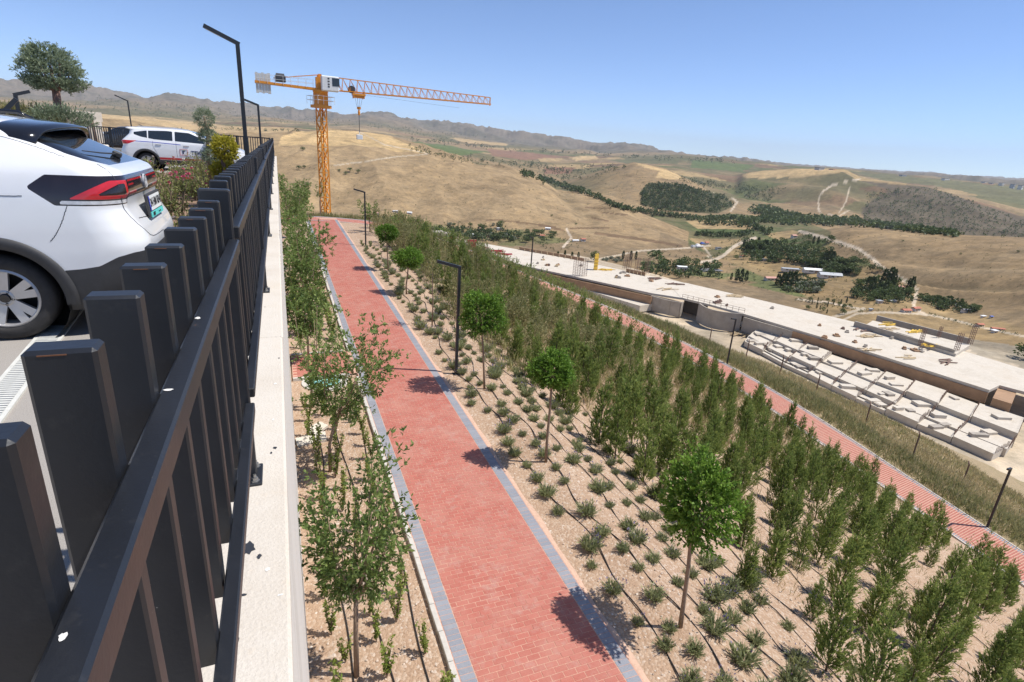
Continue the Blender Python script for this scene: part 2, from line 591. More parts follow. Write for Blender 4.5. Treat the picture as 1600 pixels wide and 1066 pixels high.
_az = np.degrees(AZ)[None, :]
mF = ss(265, 400, _R2) * ss(455, 370, _R2) * ss(44, 50, _az)
TZ = TZ + mF * 7.5 * (ridged((_tan + _wp + (_R2 - 400) * .55) / 70, _R2 / 420, 81) - .6)
mB = ss(430, 560, _R2) * ss(940, 800, _R2) * ss(38, 30, _az)
TZ = TZ + mB * 22 * (ridged((_tan + _wp - (_R2 - 600) * .25) / 150, _R2 / 700, 85) - .6)
mD = ss(1000, 1250, _R2) * ss(2300, 1900, _R2)
TZ = TZ + mD * 11 * (ridged((_tan + 2 * _wp) / 260, _R2 / 900, 89) - .6) * ss(30, 45, _az)
mR = ss(3900, 5200, _R2) * ss(7400, 6600, _R2)
TZ = TZ + mR * 95 * (ridged((_tan + 4 * _wp) / 700, _R2 / 2500, 93) - .65)
GUL = np.clip(mF * (.6 - ridged((_tan + _wp + (_R2 - 400) * .55) / 70, _R2 / 420, 81)) + mB * (.6 - ridged((_tan + _wp - (_R2 - 600) * .25) / 150, _R2 / 700, 85)) + mR * (.6 - ridged((_tan + 4 * _wp) / 700, _R2 / 2500, 93)), 0, 1)


def ground_hit(px, py, rmin=90):
    """where the sight line through a pixel meets the far terrain"""
    w = ray(px, py); h = math.hypot(w[0], w[1]); az = math.atan2(w[0], w[1])
    j = np.clip(np.interp(az, AZ, np.arange(len(AZ))), 0, len(AZ) - 1.001); j0 = int(j); fj = j - j0
    col = TZ[:, j0] * (1 - fj) + TZ[:, j0 + 1] * fj
    los = RINGS * w[2] / h
    ok = np.nonzero((los < col) & (RINGS > rmin))[0]
    if len(ok) == 0: return None
    i = max(ok[0], 1)
    a0, a1 = los[i - 1] - col[i - 1], los[i] - col[i]
    t = a0 / (a0 - a1) if a0 > 0 else 0
    r = RINGS[i - 1] + (RINGS[i] - RINGS[i - 1]) * t
    return Vector((w[0] / h * r, w[1] / h * r, col[i - 1] + (col[i] - col[i - 1]) * t))


def tz_at(x, y):
    r = math.hypot(x, y); az = math.atan2(x, y)
    j = np.clip(np.interp(az, AZ, np.arange(len(AZ))), 0, len(AZ) - 1.001); j0 = int(j); fj = j - j0
    return float(np.interp(r, RINGS, TZ[:, j0] * (1 - fj) + TZ[:, j0 + 1] * fj))


def inpoly(px, py, poly):
    ins = np.zeros(px.shape, bool)
    n = len(poly)
    for i in range(n):
        x0, y0 = poly[i]; x1, y1 = poly[(i + 1) % n]
        if y0 == y1: continue
        c = ((y0 > py) != (y1 > py)) & (px < (x1 - x0) * (py - y0) / (y1 - y0) + x0)
        ins ^= c
    return ins


def near_line(px, py, pts, w):
    best = np.full(px.shape, 1e9)
    for (x0, y0), (x1, y1) in zip(pts[:-1], pts[1:]):
        dx, dy = x1 - x0, y1 - y0
        t = np.clip(((px - x0) * dx + (py - y0) * dy) / (dx * dx + dy * dy), 0, 1)
        best = np.minimum(best, np.hypot(px - x0 - t * dx, (py - y0 - t * dy)))
    return best < w


# land colours (what grows there), linear
DRY = np.array((.30, .215, .122)); DRY2 = np.array((.225, .165, .10)); OLIVE = np.array((.125, .125, .062)); WHEAT = np.array((.50, .36, .19))
GREEN = np.array((.085, .115, .04)); SCRUB = np.array((.135, .112, .078)); RED = np.array((.24, .135, .09)); TRACK = np.array((.50, .42, .32)); PALE = np.array((.55, .46, .36))
EARTH = np.array((.16, .105, .065))
_c = CM.T @ np.stack([TX.ravel(), TY.ravel(), TZ.ravel()])
PXT = (CX + FPX * _c[0] / np.maximum(_c[2], 1)).reshape(TX.shape); PYT = (CY + FPX * _c[1] / np.maximum(_c[2], 1)).reshape(TX.shape)
nz = fbm(TX / 90, TY / 90, 5, 101); nz2 = fbm(TX / 22, TY / 22, 4, 111); nz3 = fbm(TX / 700, TY / 700, 4, 121)
TC = DRY[None, None] * np.ones((*TX.shape, 1))


def blend(mask, col, a=1.0):
    global TC
    m = (np.asarray(mask, float) * a)[..., None]
    TC = TC * (1 - m) + np.asarray(col) * m


blend(ss(-.05, .16, nz), DRY2, .8)
blend(ss(.02, .2, nz2), SCRUB, .35)
blend(ss(400, 480, _R2) * ss(1000, 940, _R2) * (np.degrees(AZ)[None, :] < 37), (.345, .25, .145), .6)
blend(ss(.15, .7, GUL), (.15, .125, .075), .7)
blend(ss(960, 1040, _R2) * ss(1420, 1250, _R2) * ss(34, 26, np.degrees(AZ)[None, :]), OLIVE * .85, .8)
blend(ss(1250, 1700, _R2) * ss(-.14, .1, nz3 + .3 * nz), OLIVE * .9, .8)
fl = fbm(TX / 260 + 3, TY / 260, 2, 141); fl2 = vnoise(np.floor(TX / 190 + fl * 2), np.floor(TY / 150 + fl), 143)
blend(ss(1350, 1700, _R2) * (fl2 > .86) * ss(4000, 3400, _R2), WHEAT * .8, .8)
blend(ss(1350, 1700, _R2) * ((fl2 < .16)) * ss(4000, 3400, _R2), RED * .8, .6)
blend(ss(1350, 1700, _R2) * ((fl2 > .3) & (fl2 < .42)) * ss(4000, 3400, _R2), GREEN, .6)
# green valley floor
vg = inpoly(PXT, PYT, [(1010, 336), (1075, 338), (1150, 334), (1250, 345), (1300, 362), (1290, 380), (1200, 396), (1120, 404), (1075, 384), (1076, 362), (1040, 348)]) & (_R2 > 380) & (_R2 < 1150)
blend(vg, OLIVE * .95, .75)
blend(vg * ss(-.04, .1, nz2 + .5 * nz), GREEN * .9, .6)
vf = inpoly(PXT, PYT, [(1000, 408), (1100, 404), (1150, 385), (1200, 372), (1290, 378), (1350, 408), (1420, 440), (1440, 480), (1340, 484), (1240, 462), (1130, 436), (1010, 424)]) & (_R2 > 190) & (_R2 < 620)
blend(vf * ss(-.05, .12, nz2 + .6 * nz), GREEN * 1.1, .75)
vl = inpoly(PXT, PYT, [(560, 345), (700, 352), (820, 360), (900, 378), (800, 385), (640, 372)]) & (_R2 > 250) & (_R2 < 620)
blend(vl * ss(.0, .15, nz2 + .5 * nz), GREEN, .6)
blend(ss(3800, 5200, _R2) * np.ones_like(nz), (.175, .15, .125), .85)  # grey of the haze put into the far ridge's own colour
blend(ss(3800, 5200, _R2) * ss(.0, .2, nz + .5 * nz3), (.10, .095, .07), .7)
FIELDS = [  # (pixel polygon, near range, far range, colour)
    ([(432, 238), (440, 212), (480, 203), (560, 205), (610, 213), (650, 232), (668, 240), (640, 240), (600, 238), (560, 236), (500, 234)], 700, 1000, WHEAT),
    ([(230, 175), (300, 190), (430, 205), (440, 216), (380, 222), (300, 215), (200, 200), (100, 185), (-50, 178), (-50, 158), (60, 160), (150, 172)], 1200, 3300, WHEAT),
    ([(330, 196), (430, 199), (470, 206), (400, 214), (330, 210)], 1200, 3300, WHEAT * .85),
    ([(990, 254), (1005, 256), (1030, 262), (1058, 272), (1066, 279), (1040, 281), (1025, 278), (1030, 268), (1010, 263)], 1150, 1600, WHEAT),
    ([(1160, 272), (1200, 266), (1260, 264), (1322, 267), (1300, 271), (1240, 277), (1190, 280), (1160, 277)], 1700, 2400, WHEAT * .95),
    ([(700, 215), (740, 217), (800, 222), (790, 228), (730, 224)], 2400, 4200, WHEAT * .9),
    ([(640, 221), (690, 226), (760, 238), (720, 243), (690, 238)], 1500, 3600, GREEN * 1.3),
    ([(760, 232), (840, 240), (880, 248), (820, 250), (770, 244)], 1500, 3600, RED),
    ([(890, 246), (930, 243), (935, 248), (900, 252)], 1700, 4200, WHEAT),
    ([(840, 248), (880, 247), (875, 252), (845, 253)], 1700, 4200, WHEAT * .8),
    ([(850, 262), (900, 262), (890, 272), (850, 272)], 1300, 3000, RED * .9),
    ([(950, 250), (1060, 247), (1060, 256), (980, 256)], 1700, 4200, OLIVE),
    ([(1080, 250), (1180, 258), (1160, 268), (1080, 262)], 1700, 4200, GREEN * 1.2),
    ([(1072, 345), (1150, 344), (1188, 352), (1172, 359), (1090, 358)], 420, 1150, WHEAT * .8), ([(1192, 366), (1240, 360), (1262, 366), (1215, 376)], 400, 1000, WHEAT * .7),
    ([(1085, 358), (1170, 359), (1185, 363), (1100, 365)], 520, 900, GREEN * .9),
    ([(1075, 372), (1165, 374), (1130, 388), (1100, 392)], 350, 700, WHEAT * .62),
    ([(1330, 268), (1400, 274), (1500, 283), (1650, 298), (1650, 330), (1560, 312), (1470, 292), (1380, 282)], 2000, 4200, OLIVE * 1.15),
    ([(1345, 283), (1450, 292), (1530, 318), (1640, 352), (1640, 385), (1480, 372), (1350, 352), (1345, 325), (1390, 296)], 900, 2300, SCRUB * .85),
    ([(1015, 285), (1060, 288), (1130, 305), (1148, 322), (1120, 334), (1040, 330), (1000, 320), (1000, 300)], 800, 1500, OLIVE * .62),
    ([(1130, 405), (1300, 480), (1380, 500), (1450, 470), (1400, 440), (1290, 395), (1200, 380), (1150, 384)], 180, 560, WHEAT * .55),
    ([(1250, 478), (1330, 505), (1500, 540), (1600, 560), (1620, 520), (1560, 500), (1440, 475), (1350, 470)], 150, 420, WHEAT * .6),
]
for poly, r0, r1, c in FIELDS:
    jx = PXT + 5 * fbm(TX / 60, TY / 60, 3, 200) * np.clip(900 / _R2, .3, 1.6); jy = PYT + 2.5 * fbm(TX / 60, TY / 60, 3, 205)
    blend(inpoly(jx, jy, poly) & (_R2 > r0) & (_R2 < r1), np.asarray(c), .92)
TRACKS = [
    ([(1250, 362), (1290, 372), (1340, 388), (1362, 404), (1378, 418), (1392, 428), (1415, 440), (1434, 452), (1430, 466), (1427, 478), (1436, 487), (1446, 492)], 2.6, 230, 900, PALE),
    ([(1446, 491), (1380, 488), (1340, 490), (1318, 500), (1290, 510)], 1.6, 150, 500, TRACK),
    ([(1446, 491), (1490, 500), (1540, 513), (1620, 530)], 1.6, 180, 420, TRACK),
    ([(1096, 410), (1112, 408), (1130, 400), (1146, 386), (1160, 378), (1180, 372)], 2.4, 260, 800, PALE),
    ([(1105, 400), (1118, 410), (1098, 384)], 1.2, 260, 700, TRACK),
    ([(1285, 337), (1279, 328), (1279, 310), (1284, 300), (1300, 290), (1320, 284), (1344, 280)], 1.3, 1000, 2400, TRACK),
    ([(1312, 332), (1322, 315), (1327, 295)], .9, 1000, 2400, TRACK), ([(1295, 335), (1310, 338), (1326, 329)], .9, 1000, 2400, TRACK),
    ([(880, 386), (893, 372), (885, 358)], 1.8, 300, 640, PALE),
    ([(660, 366), (720, 372), (790, 390), (850, 398), (935, 405), (1000, 392), (1070, 388), (1110, 384)], 1.2, 290, 620, TRACK),
    ([(1115, 300), (1140, 306), (1152, 316), (1142, 330)], 1.5, 800, 1500, TRACK),
    ([(560, 205), (600, 226), (668, 240)], .7, 700, 1000, TRACK), ([(500, 262), (620, 245), (668, 241)], .8, 600, 950, TRACK * .85),
    ([(1245, 468), (1290, 472), (1350, 484)], 1.3, 150, 420, PALE), ([(1300, 496), (1350, 482)], 2.0, 150, 420, TRACK),
]
for pts, w, r0, r1, c in TRACKS:
    blend(near_line(PXT, PYT, pts, w) & (_R2 > r0) & (_R2 < r1), np.asarray(c), .9)
for pts, w in [([(843, 352), (862, 356), (880, 360)], 1.5), ([(892, 357), (950, 356)], 1.2), ([(930, 365), (990, 372), (1040, 380), (1065, 385)], 2.0), ([(925, 340), (950, 346)], 1.1), ([(760, 343), (800, 346), (868, 354)], 1.2), ([(915, 324), (955, 326)], .9), ([(940, 332), (980, 336)], .9)]:
    blend(near_line(PXT, PYT + 1.2 * nz2, pts, w) & (_R2 > 300) & (_R2 < 760), EARTH, .85)
# building site: pale churned earth
blend((_R2 < 232) & inpoly(PXT, PYT, [(560, 372), (780, 372), (1080, 425), (1300, 488), (1350, 500), (1420, 505), (1620, 575), (1620, 800), (1380, 720), (1000, 520), (560, 420)]), (.50, .42, .32), .9)
blend((_R2 < 300) & inpoly(PXT, PYT, [(1500, 528), (1620, 545), (1620, 580), (1520, 552)]), (.30, .26, .2), .9)
TC = TC * (1 + .55 * nz2[..., None] + .35 * fbm(TX / 7, TY / 7, 3, 131)[..., None])
TC = np.clip(TC, .02, .8)

t = NT('valley_soil')
a = t.n('Attribute', attribute_name='Col')
f1 = t.noise(.35, 6, .7, t.pos()); f2 = t.noise(.03, 7, .75, t.pos()); f3 = t.noise(.11, 7, .75, t.pos())
c = t.mix(1.0, a.outputs['Color'], t.ramp(f1, [(.25, (.72, .72, .70)), (.75, (1.22, 1.2, 1.18))]), 'MULTIPLY')
c = t.mix(1.0, c, t.ramp(f2, [(.3, (.76, .77, .78)), (.7, (1.18, 1.16, 1.12))]), 'MULTIPLY')
c = t.mix(1.0, c, t.ramp(f3, [(.34, (.70, .72, .72)), (.5, (1, 1, 1)), (.68, (1.2, 1.17, 1.1))]), 'MULTIPLY')
M['valley'] = t.bsdf(c, .95, t.bump(f1, .5, .5), Specular_IOR_Level=.1)

na, nr = len(AZ), len(RINGS)
V = np.stack([TX.ravel(), TY.ravel(), TZ.ravel()], 1)
ii, jj = np.meshgrid(np.arange(nr - 1), np.arange(na - 1), indexing='ij')
q = (ii * na + jj).ravel()
F = np.stack([q, q + na, q + na + 1, q + 1], 1)
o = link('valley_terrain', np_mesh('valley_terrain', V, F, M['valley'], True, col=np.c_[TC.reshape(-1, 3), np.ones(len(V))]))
tag(o, 'dry brown valley and hills with wheat fields beyond the building site', 'terrain', kind='structure')

# ---------------------------------------------------------------- near hillside
gx = np.concatenate([np.linspace(-75, -1, 30, endpoint=False), np.arange(-1, 34, .25), np.arange(34, 100, .8)])
gy = np.concatenate([np.arange(-14, 0, .5), np.arange(0, 48, .25), np.arange(48, 110, .8)])
GX, GY = np.meshgrid(gx, gy, indexing='ij')
GD, _gz = near_path(GX, GY)
GZ = hN(GX, GY)
nx_, ny_ = GX.shape
V = np.stack([GX.ravel(), GY.ravel(), GZ.ravel()], 1)
ii, jj = np.meshgrid(np.arange(nx_ - 1), np.arange(ny_ - 1), indexing='ij')
q = (ii * ny_ + jj).ravel()
F = np.stack([q, q + ny_, q + ny_ + 1, q + 1], 1)
fd = GD.ravel()[F].mean(1)
inner = fd < 0


def sub(V, F):
    u, inv = np.unique(F.ravel(), return_inverse=True)
    return V[u], inv.reshape(F.shape)


t = NT('gravel_soil')
p = t.pos()
v1 = t.n('TexVoronoi', feature='F1'); v1.inputs['Scale'].default_value = 26; t.l(p, v1.inputs['Vector'])
v2 = t.n('TexVoronoi', feature='F1'); v2.inputs['Scale'].default_value = 9; t.l(p, v2.inputs['Vector'])
n1 = t.noise(.7, 5, .6, p); n2 = t.noise(60, 3, .6, p)
base = t.ramp(n1, [(.3, (.315, .20, .13)), (.5, (.40, .268, .18)), (.7, (.45, .32, .225))])
st = t.ramp(v1.outputs['Color'], [(.0, (.34, .225, .15)), (.55, (.47, .335, .23)), (.8, (.60, .49, .38)), (.95, (.72, .66, .58))])
c = t.mix(.55, base, st)
c = t.mix(t.ramp(n2, [(.35, (.35, .35, .35)), (.55, (0, 0, 0))]), c, (.24, .155, .1))
big = t.ramp(v2.outputs['Distance'], [(.0, (1, 1, 1)), (.13, (1, 1, 1)), (.16, (0, 0, 0))])
sel = t.ramp(v2.outputs['Color'], [(.78, (0, 0, 0)), (.8, (1, 1, 1))])
c = t.mix(t.math('MULTIPLY', big, sel), c, (.62, .56, .48))
hh = t.math('ADD', t.math('MULTIPLY', v1.outputs['Distance'], -.6), t.math('MULTIPLY', n2, .4))
M['soil'] = t.bsdf(c, .95, t.bump(hh, .8, .03), Specular_IOR_Level=.15)

t = NT('dry_grass_soil')
p = t.pos()
n1 = t.noise(.35, 6, .7, p); n2 = t.noise(5, 5, .7, p); n3 = t.noise(40, 3, .6, p)
c = t.ramp(n1, [(.3, (.30, .235, .135)), (.5, (.36, .27, .165)), (.7, (.20, .19, .09))])
c = t.mix(1.0, c, t.ramp(n2, [(.3, (.7, .7, .7)), (.7, (1.2, 1.2, 1.2))]), 'MULTIPLY')
c = t.mix(.35, c, t.ramp(n3, [(.3, (.14, .11, .06)), (.7, (.48, .38, .25))]))
M['drysoil'] = t.bsdf(c, .95, t.bump(n3, .6, .05), Specular_IOR_Level=.1)

v_, f_ = sub(V, F[inner])
o = link('planting_slope', np_mesh('planting_slope', v_, f_, M['soil'], True))
tag(o, 'tan gravelly planting slope between the two red paths', 'slope', kind='structure')
v_, f_ = sub(V, F[~inner])
o = link('grass_slope', np_mesh('grass_slope', v_, f_, M['drysoil'], True))
tag(o, 'dry weedy slope falling away beyond the lower red path', 'slope', kind='structure')

# ================================================================== PATHS
t = NT('red_paver')
oi = t.n('ObjectInfo'); a = t.n('Attribute', attribute_name='v')
rnd = t.math('FRACT', t.math('ADD', oi.outputs['Random'], a.outputs['Fac']))
p = t.pos()
n1 = t.noise(1.3, 5, .65, p); n2 = t.noise(90, 3, .6, p); n3 = t.noise(5, 5, .7, p)
c = t.ramp(rnd, [(0, (.355, .112, .083)), (.5, (.385, .125, .093)), (1, (.415, .142, .105))])
c = t.mix(t.ramp(n1, [(.42, (0, 0, 0)), (.72, (.75, .75, .75))]), c, (.44, .23, .175))
c = t.mix(t.ramp(n3, [(.52, (0, 0, 0)), (.72, (.7, .7, .7))]), c, (.42, .29, .24))
c = t.mix(.25, c, t.ramp(n2, [(.3, (.33, .09, .07)), (.7, (.56, .23, .18))]))
M['red'] = t.bsdf(c, .85, t.bump(n2, .25, .004), Specular_IOR_Level=.25)
t = NT('grey_paver')
oi = t.n('ObjectInfo'); a = t.n('Attribute', attribute_name='v')
rnd = t.math('FRACT', t.math('ADD', oi.outputs['Random'], a.outputs['Fac']))
p = t.pos(); n2 = t.noise(80, 3, .6, p); n3 = t.noise(4, 5, .7, p)
c = t.ramp(rnd, [(0, (.215, .225, .255)), (1, (.275, .285, .315))])
c = t.mix(.3, c, t.ramp(n2, [(.3, (.16, .165, .19)), (.7, (.36, .37, .39))]))
c = t.mix(t.ramp(n3, [(.55, (0, 0, 0)), (.75, (.5, .5, .5))]), c, (.40, .35, .31))
M['grey'] = t.bsdf(c, .85, t.bump(n2, .25, .004), Specular_IOR_Level=.25)
M['sandjoint'] = plain('joint_sand', (.50, .29, .21), .95, .2, 30)
M['kerb'] = plain('kerb_concrete', (.50, .47, .42), .9, .12, 12, .2)
M['mortar'] = plain('mortar_haunch', (.53, .35, .25), .95, .15, 15, .3)

PX0, PX1 = 1.92, 3.72           # red pavers, x range of the upper path
PTH = 0.06


def brick_mesh(name, lx, ly, mat):
    m = MB(); m.box((0, 0, -.02), (lx, ly, .05), bev=.004)
    return m.mesh(name, mat)


def zpath(y): return zu(y) + PTH


path = empty('upper_path', (0, 0, 0), 0)
tag(path, 'wide red brick path with grey edging running below the retaining wall', 'path', kind='structure')
m = MB()
ys = np.arange(-6, 46.1, 1.0)
for y0, y1 in zip(ys[:-1], ys[1:]):
    z0, z1 = zpath(y0) + .0015, zpath(y1) + .0015
    m.face((PX0 - .22, y0, z0), (PX1 + .22, y0, z0), (PX1 + .22, y1, z1), (PX0 - .22, y1, z1))
m.build('joint_bed', M['sandjoint'], path)
PITCH_X, PITCH_Y = .2, .1
red_me = brick_mesh('red_paver', .1755, .0855, M['red']); half_me = brick_mesh('red_half_paver', .0855, .0855, M['red']); grey_me = brick_mesh('grey_paver', .194, .0855, M['grey'])
tilt = math.atan(.012)
far_red = []; far_grey = []
cnt = 0; cntg = 0
row = 0
y = 1.2
while y < 45.0:
    xs = []
    off = (row % 2) * .09
    if off: xs.append((PX0 + .045, half_me))
    x = PX0 + off + .09
    while x + .09 <= PX1 + .001:
        xs.append((x, red_me)); x += .18
    if PX1 - (x - .09) > .05: xs.append((PX1 - .045, half_me))
    for x, me in xs:
        pxy = proj((x, y, zpath(y)))
        vis = -30 < pxy[0] < 1630 and pxy[1] < 1085 and pxy[2] > 0
        if cnt < 300 and vis:
            b = link('red_brick', me, path, (x, y, zpath(y) + random.uniform(-.002, .002)))
            b.rotation_euler = (tilt + random.uniform(-.01, .01), random.uniform(-.008, .008), random.uniform(-.012, .012)); cnt += 1
        elif me is red_me: far_red.append((x, y, .1755))
        else: far_red.append((x, y, .0855))
    for x in (PX0 - .105, PX1 + .105):
        vis = proj((x, y, zpath(y)))[1] < 1085
        if cntg < 240 and vis:
            b = link('grey_brick', grey_me, path, (x, y, zpath(y) + random.uniform(-.002, .002))); cntg += 1
            b.rotation_euler = (tilt, random.uniform(-.01, .01), random.uniform(-.012, .012))
        else: far_grey.append((x, y, .194))
    y += .09; row += 1


def brick_field(name, L, ly, mat, parent, zf, tmat=None):
    L = np.array(L); n = len(L)
    hx = L[:, 2:3] / 2; hy = ly / 2
    z = zf(L[:, 1])[:, None] + rng.uniform(-.002, .002, (n, 1)) + .005
    o4 = np.array([(-1, -1), (1, -1), (1, 1), (-1, 1)])
    top = np.stack([L[:, 0:1] + o4[:, 0] * (hx - .003), L[:, 1:2] + o4[:, 1] * (hy - .003), z + 0 * hx + .012 * o4[:, 1] * hy], 2)
    bot = np.stack([L[:, 0:1] + o4[:, 0] * hx, L[:, 1:2] + o4[:, 1] * hy, z + 0 * hx - .02 + 0 * o4[:, 1]], 2)
    V = np.concatenate([top, bot], 1).reshape(-1, 3)
    b = np.arange(n)[:, None] * 8
    F = np.concatenate([b + np.array([[0, 1, 2, 3]]), b + np.array([[4, 5, 1, 0]]), b + np.array([[5, 6, 2, 1]]), b + np.array([[6, 7, 3, 2]]), b + np.array([[7, 4, 0, 3]])])
    me = np_mesh(name, V, F, mat, False, attr=np.repeat(rng.random(n), 8))
    o = link(name, me, parent); o['kind'] = 'stuff'
    return o


brick_field('red_paving', far_red, .0855, M['red'], path, zpath)
brick_field('grey_paving', far_grey, .0855, M['grey'], path, zpath)
# concrete kerb on the left, one stone per half metre
kerb_me = MB(); kerb_me.box((0, 0, 0), (.075, .492, .2), bev=.006); kerb_me = kerb_me.mesh('kerb_stone', M['kerb'])
for y in np.arange(1.5, 45, .5):
    if 14.95 < y < 16.9: continue         # side path joins here
    b = link('kerb_stone', kerb_me, path, (PX0 - .255 + random.uniform(-.004, .004), y, zpath(y) - .075)); b.rotation_euler = (tilt, 0, random.uniform(-.01, .01))
# mortar haunch on the right
m = MB()
yy = np.arange(0, 45, .25)
for y0, y1 in zip(yy[:-1], yy[1:]):
    w0, w1 = [.10 + .035 * math.sin(q * 3.1) * math.sin(q * 1.3 + 1) for q in (y0, y1)]
    a0, a1 = PX1 + .207, PX1 + .207
    z0, z1 = zpath(y0), zpath(y1)
    m.face((a0, y0, z0 - .004), (a0 + w0, y0, z0 - .025), (a0 + w1, y1, z1 - .025), (a1, y1, z1 - .004))
    m.face((a0 + w0, y0, z0 - .025), (a0 + w0 + .05, y0, z0 - .12), (a0 + w1 + .05, y1, z1 - .12), (a0 + w1, y1, z1 - .025))
m.build('mortar_haunch', M['mortar'], path)

# side path leading to the wall, with edging and manhole
sp = empty('side_path', (0, 0, 0)); tag(sp, 'short red brick branch path between the main path and the retaining wall', 'path', kind='structure')
L = []; Lg = []
for i, yb in enumerate(np.arange(15.1, 16.75, .1)):
    for xb in np.arange(.12 + (i % 2) * .1, 1.62, .2): L.append((xb, yb, .194))
brick_field('red_paving', L, .094, M['red'], sp, lambda y: zpath(y) - .004)
m = MB(); m.face((.0, 15.03, zpath(15.03) - .004), (1.7, 15.03, zpath(15.03) - .004), (1.7, 16.77, zpath(16.77) - .004), (.0, 16.77, zpath(16.77) - .004)); m.build('joint_bed', M['sandjoint'], sp)
for yb in (14.98, 16.83):
    for xb in np.arange(.25, 1.6, .5):
        m = MB(); m.box((xb, yb, zpath(yb) - .06), (.49, .08, .18), bev=.006); m.build('kerb_stone', M['kerb'], sp)

# lower path, swept along its centre line
lo = empty('lower_path', (0, 0, 0)); tag(lo, 'red brick path with grey edging curving along the foot of the planted slope', 'path', kind='structure')
S = resample(LP, 1000)
d = np.r_[0, np.cumsum(np.linalg.norm(np.diff(S[:, :2], axis=0), axis=1))]
n = int(d[-1] / .1); s_ = np.arange(n) * .1
C3 = np.stack([np.interp(s_, d, S[:, k]) for k in range(3)], 1)
T2 = np.gradient(C3[:, :2], axis=0); T2 /= np.linalg.norm(T2, axis=1)[:, None]; N2 = np.stack([T2[:, 1], -T2[:, 0]], 1)


def swept_bricks(name, lat, i0, i1, mat, parent):
    P = []; 
    for i in range(i0, i1):
        for l_, w_ in lat(i): P.append((i, l_, w_))
    P = np.array(P); k = P[:, 0].astype(int)
    vis = np.ones(len(k), bool)
    n = len(k)
    c = C3[k]; 
    o4 = np.array([(-1, -1), (1, -1), (1, 1), (-1, 1)])
    quads = []
    for top in (1, 0):
        a_ = (P[:, 1:2] + o4[:, 0] * (P[:, 2:3] / 2 - .003 * top)); b_ = o4[:, 1] * (.047 - .003 * top) + np.zeros((n, 4))
        X = c[:, 0:1] + N2[k, 0:1] * a_ + T2[k, 0:1] * b_; Y = c[:, 1:2] + N2[k, 1:2] * a_ + T2[k, 1:2] * b_
        Z = c[:, 2:3] + .06 + (0 if top else -.02) + 0 * a_
        quads.append(np.stack([X, Y, Z], 2))
    V = np.concatenate(quads, 1).reshape(-1, 3)
    b = np.arange(n)[:, None] * 8
    F = np.concatenate([b + np.array([[0, 1, 2, 3]]), b + np.array([[4, 5, 1, 0]]), b + np.array([[5, 6, 2, 1]]), b + np.array([[6, 7, 3, 2]]), b + np.array([[7, 4, 0, 3]])])
    o = link(name, np_mesh(name, V, F, mat, False, attr=np.repeat(rng.random(n), 8)), parent); o['kind'] = 'stuff'


swept_bricks('red_paving', lambda i: [(-.8 + .2 * q + (i % 2) * .1, .194) for q in range(9 - (i % 2))] + ([(-.85, .094), (.85, .094)] if i % 2 else []), 0, n - 1, M['red'], lo)
swept_bricks('grey_paving', lambda i: [(-1.005, .194), (1.005, .194)], 0, n - 1, M['grey'], lo)
m = MB()
for i in range(0, n - 6, 5):
    a, b = C3[i], C3[i + 5]
    m.face((a[0] - N2[i][0] * 1.1, a[1] - N2[i][1] * 1.1, a[2] + .0575), (a[0] + N2[i][0] * 1.1, a[1] + N2[i][1] * 1.1, a[2] + .0575), (b[0] + N2[i + 5][0] * 1.1, b[1] + N2[i + 5][1] * 1.1, b[2] + .0575), (b[0] - N2[i + 5][0] * 1.1, b[1] - N2[i + 5][1] * 1.1, b[2] + .0575))
m.build('joint_bed', M['sandjoint'], lo)
m = MB()
for i in range(0, n - 6, 5):
    for sd_ in (-1, 1):
        a = (C3[i][0] + N2[i][0] * 1.145 * sd_, C3[i][1] + N2[i][1] * 1.145 * sd_, C3[i][2] + .0); b = (C3[i + 5][0] + N2[i + 5][0] * 1.145 * sd_, C3[i + 5][1] + N2[i + 5][1] * 1.145 * sd_, C3[i + 5][2] + .0)
        m.bar(a, b, .07, .16)
o = m.build('kerb_line', M['kerb'], lo)

# ================================================================== RETAINING WALL + CAR PARK
t = NT('wall_concrete')
p = t.pos()
n1 = t.noise(1.2, 6, .7, p); n2 = t.noise(120, 3, .6, p); n3 = t.noise(14, 5, .7, p); v1 = t.n('TexVoronoi', feature='F1'); v1.inputs['Scale'].default_value = 11; t.l(p, v1.inputs['Vector'])
c = t.ramp(n1, [(.3, (.52, .455, .37)), (.55, (.61, .555, .475)), (.75, (.57, .49, .38))])
c = t.mix(t.ramp(n3, [(.58, (0, 0, 0)), (.75, (.45, .45, .45))]), c, (.62, .49, .35))
pit = t.ramp(v1.outputs['Distance'], [(.0, (1, 1, 1)), (.045, (1, 1, 1)), (.07, (0, 0, 0))])
sel = t.ramp(v1.outputs['Color'], [(.70, (0, 0, 0)), (.72, (1, 1, 1))])
c = t.mix(t.math('MULTIPLY', t.math('MULTIPLY', pit, sel), .75), c, (.20, .17, .15))
c = t.mix(.15, c, t.ramp(n2, [(.3, (.45, .40, .34)), (.7, (.78, .74, .68))]))
M['wallc'] = t.bsdf(c, .92, t.bump(t.math('ADD', n2, t.math('MULTIPLY', n3, .6)), .5, .006), Specular_IOR_Level=.2)
t = NT('wall_face_concrete')
p = t.pos()
mp = t.n('Mapping'); t.l(p, mp.inputs[0]); mp.inputs['Scale'].default_value = (1, 1, .12)
n1 = t.noise(3, 6, .7, mp.outputs[0]); n2 = t.noise(70, 3, .6, p)
c = t.ramp(n1, [(.3, (.56, .52, .45)), (.5, (.68, .64, .57)), (.7, (.62, .57, .49))])
c = t.mix(.2, c, t.ramp(n2, [(.3, (.35, .32, .28)), (.7, (.66, .63, .58))]))
M['wallface'] = t.bsdf(c, .92, t.bump(n2, .4, .006), Specular_IOR_Level=.2)

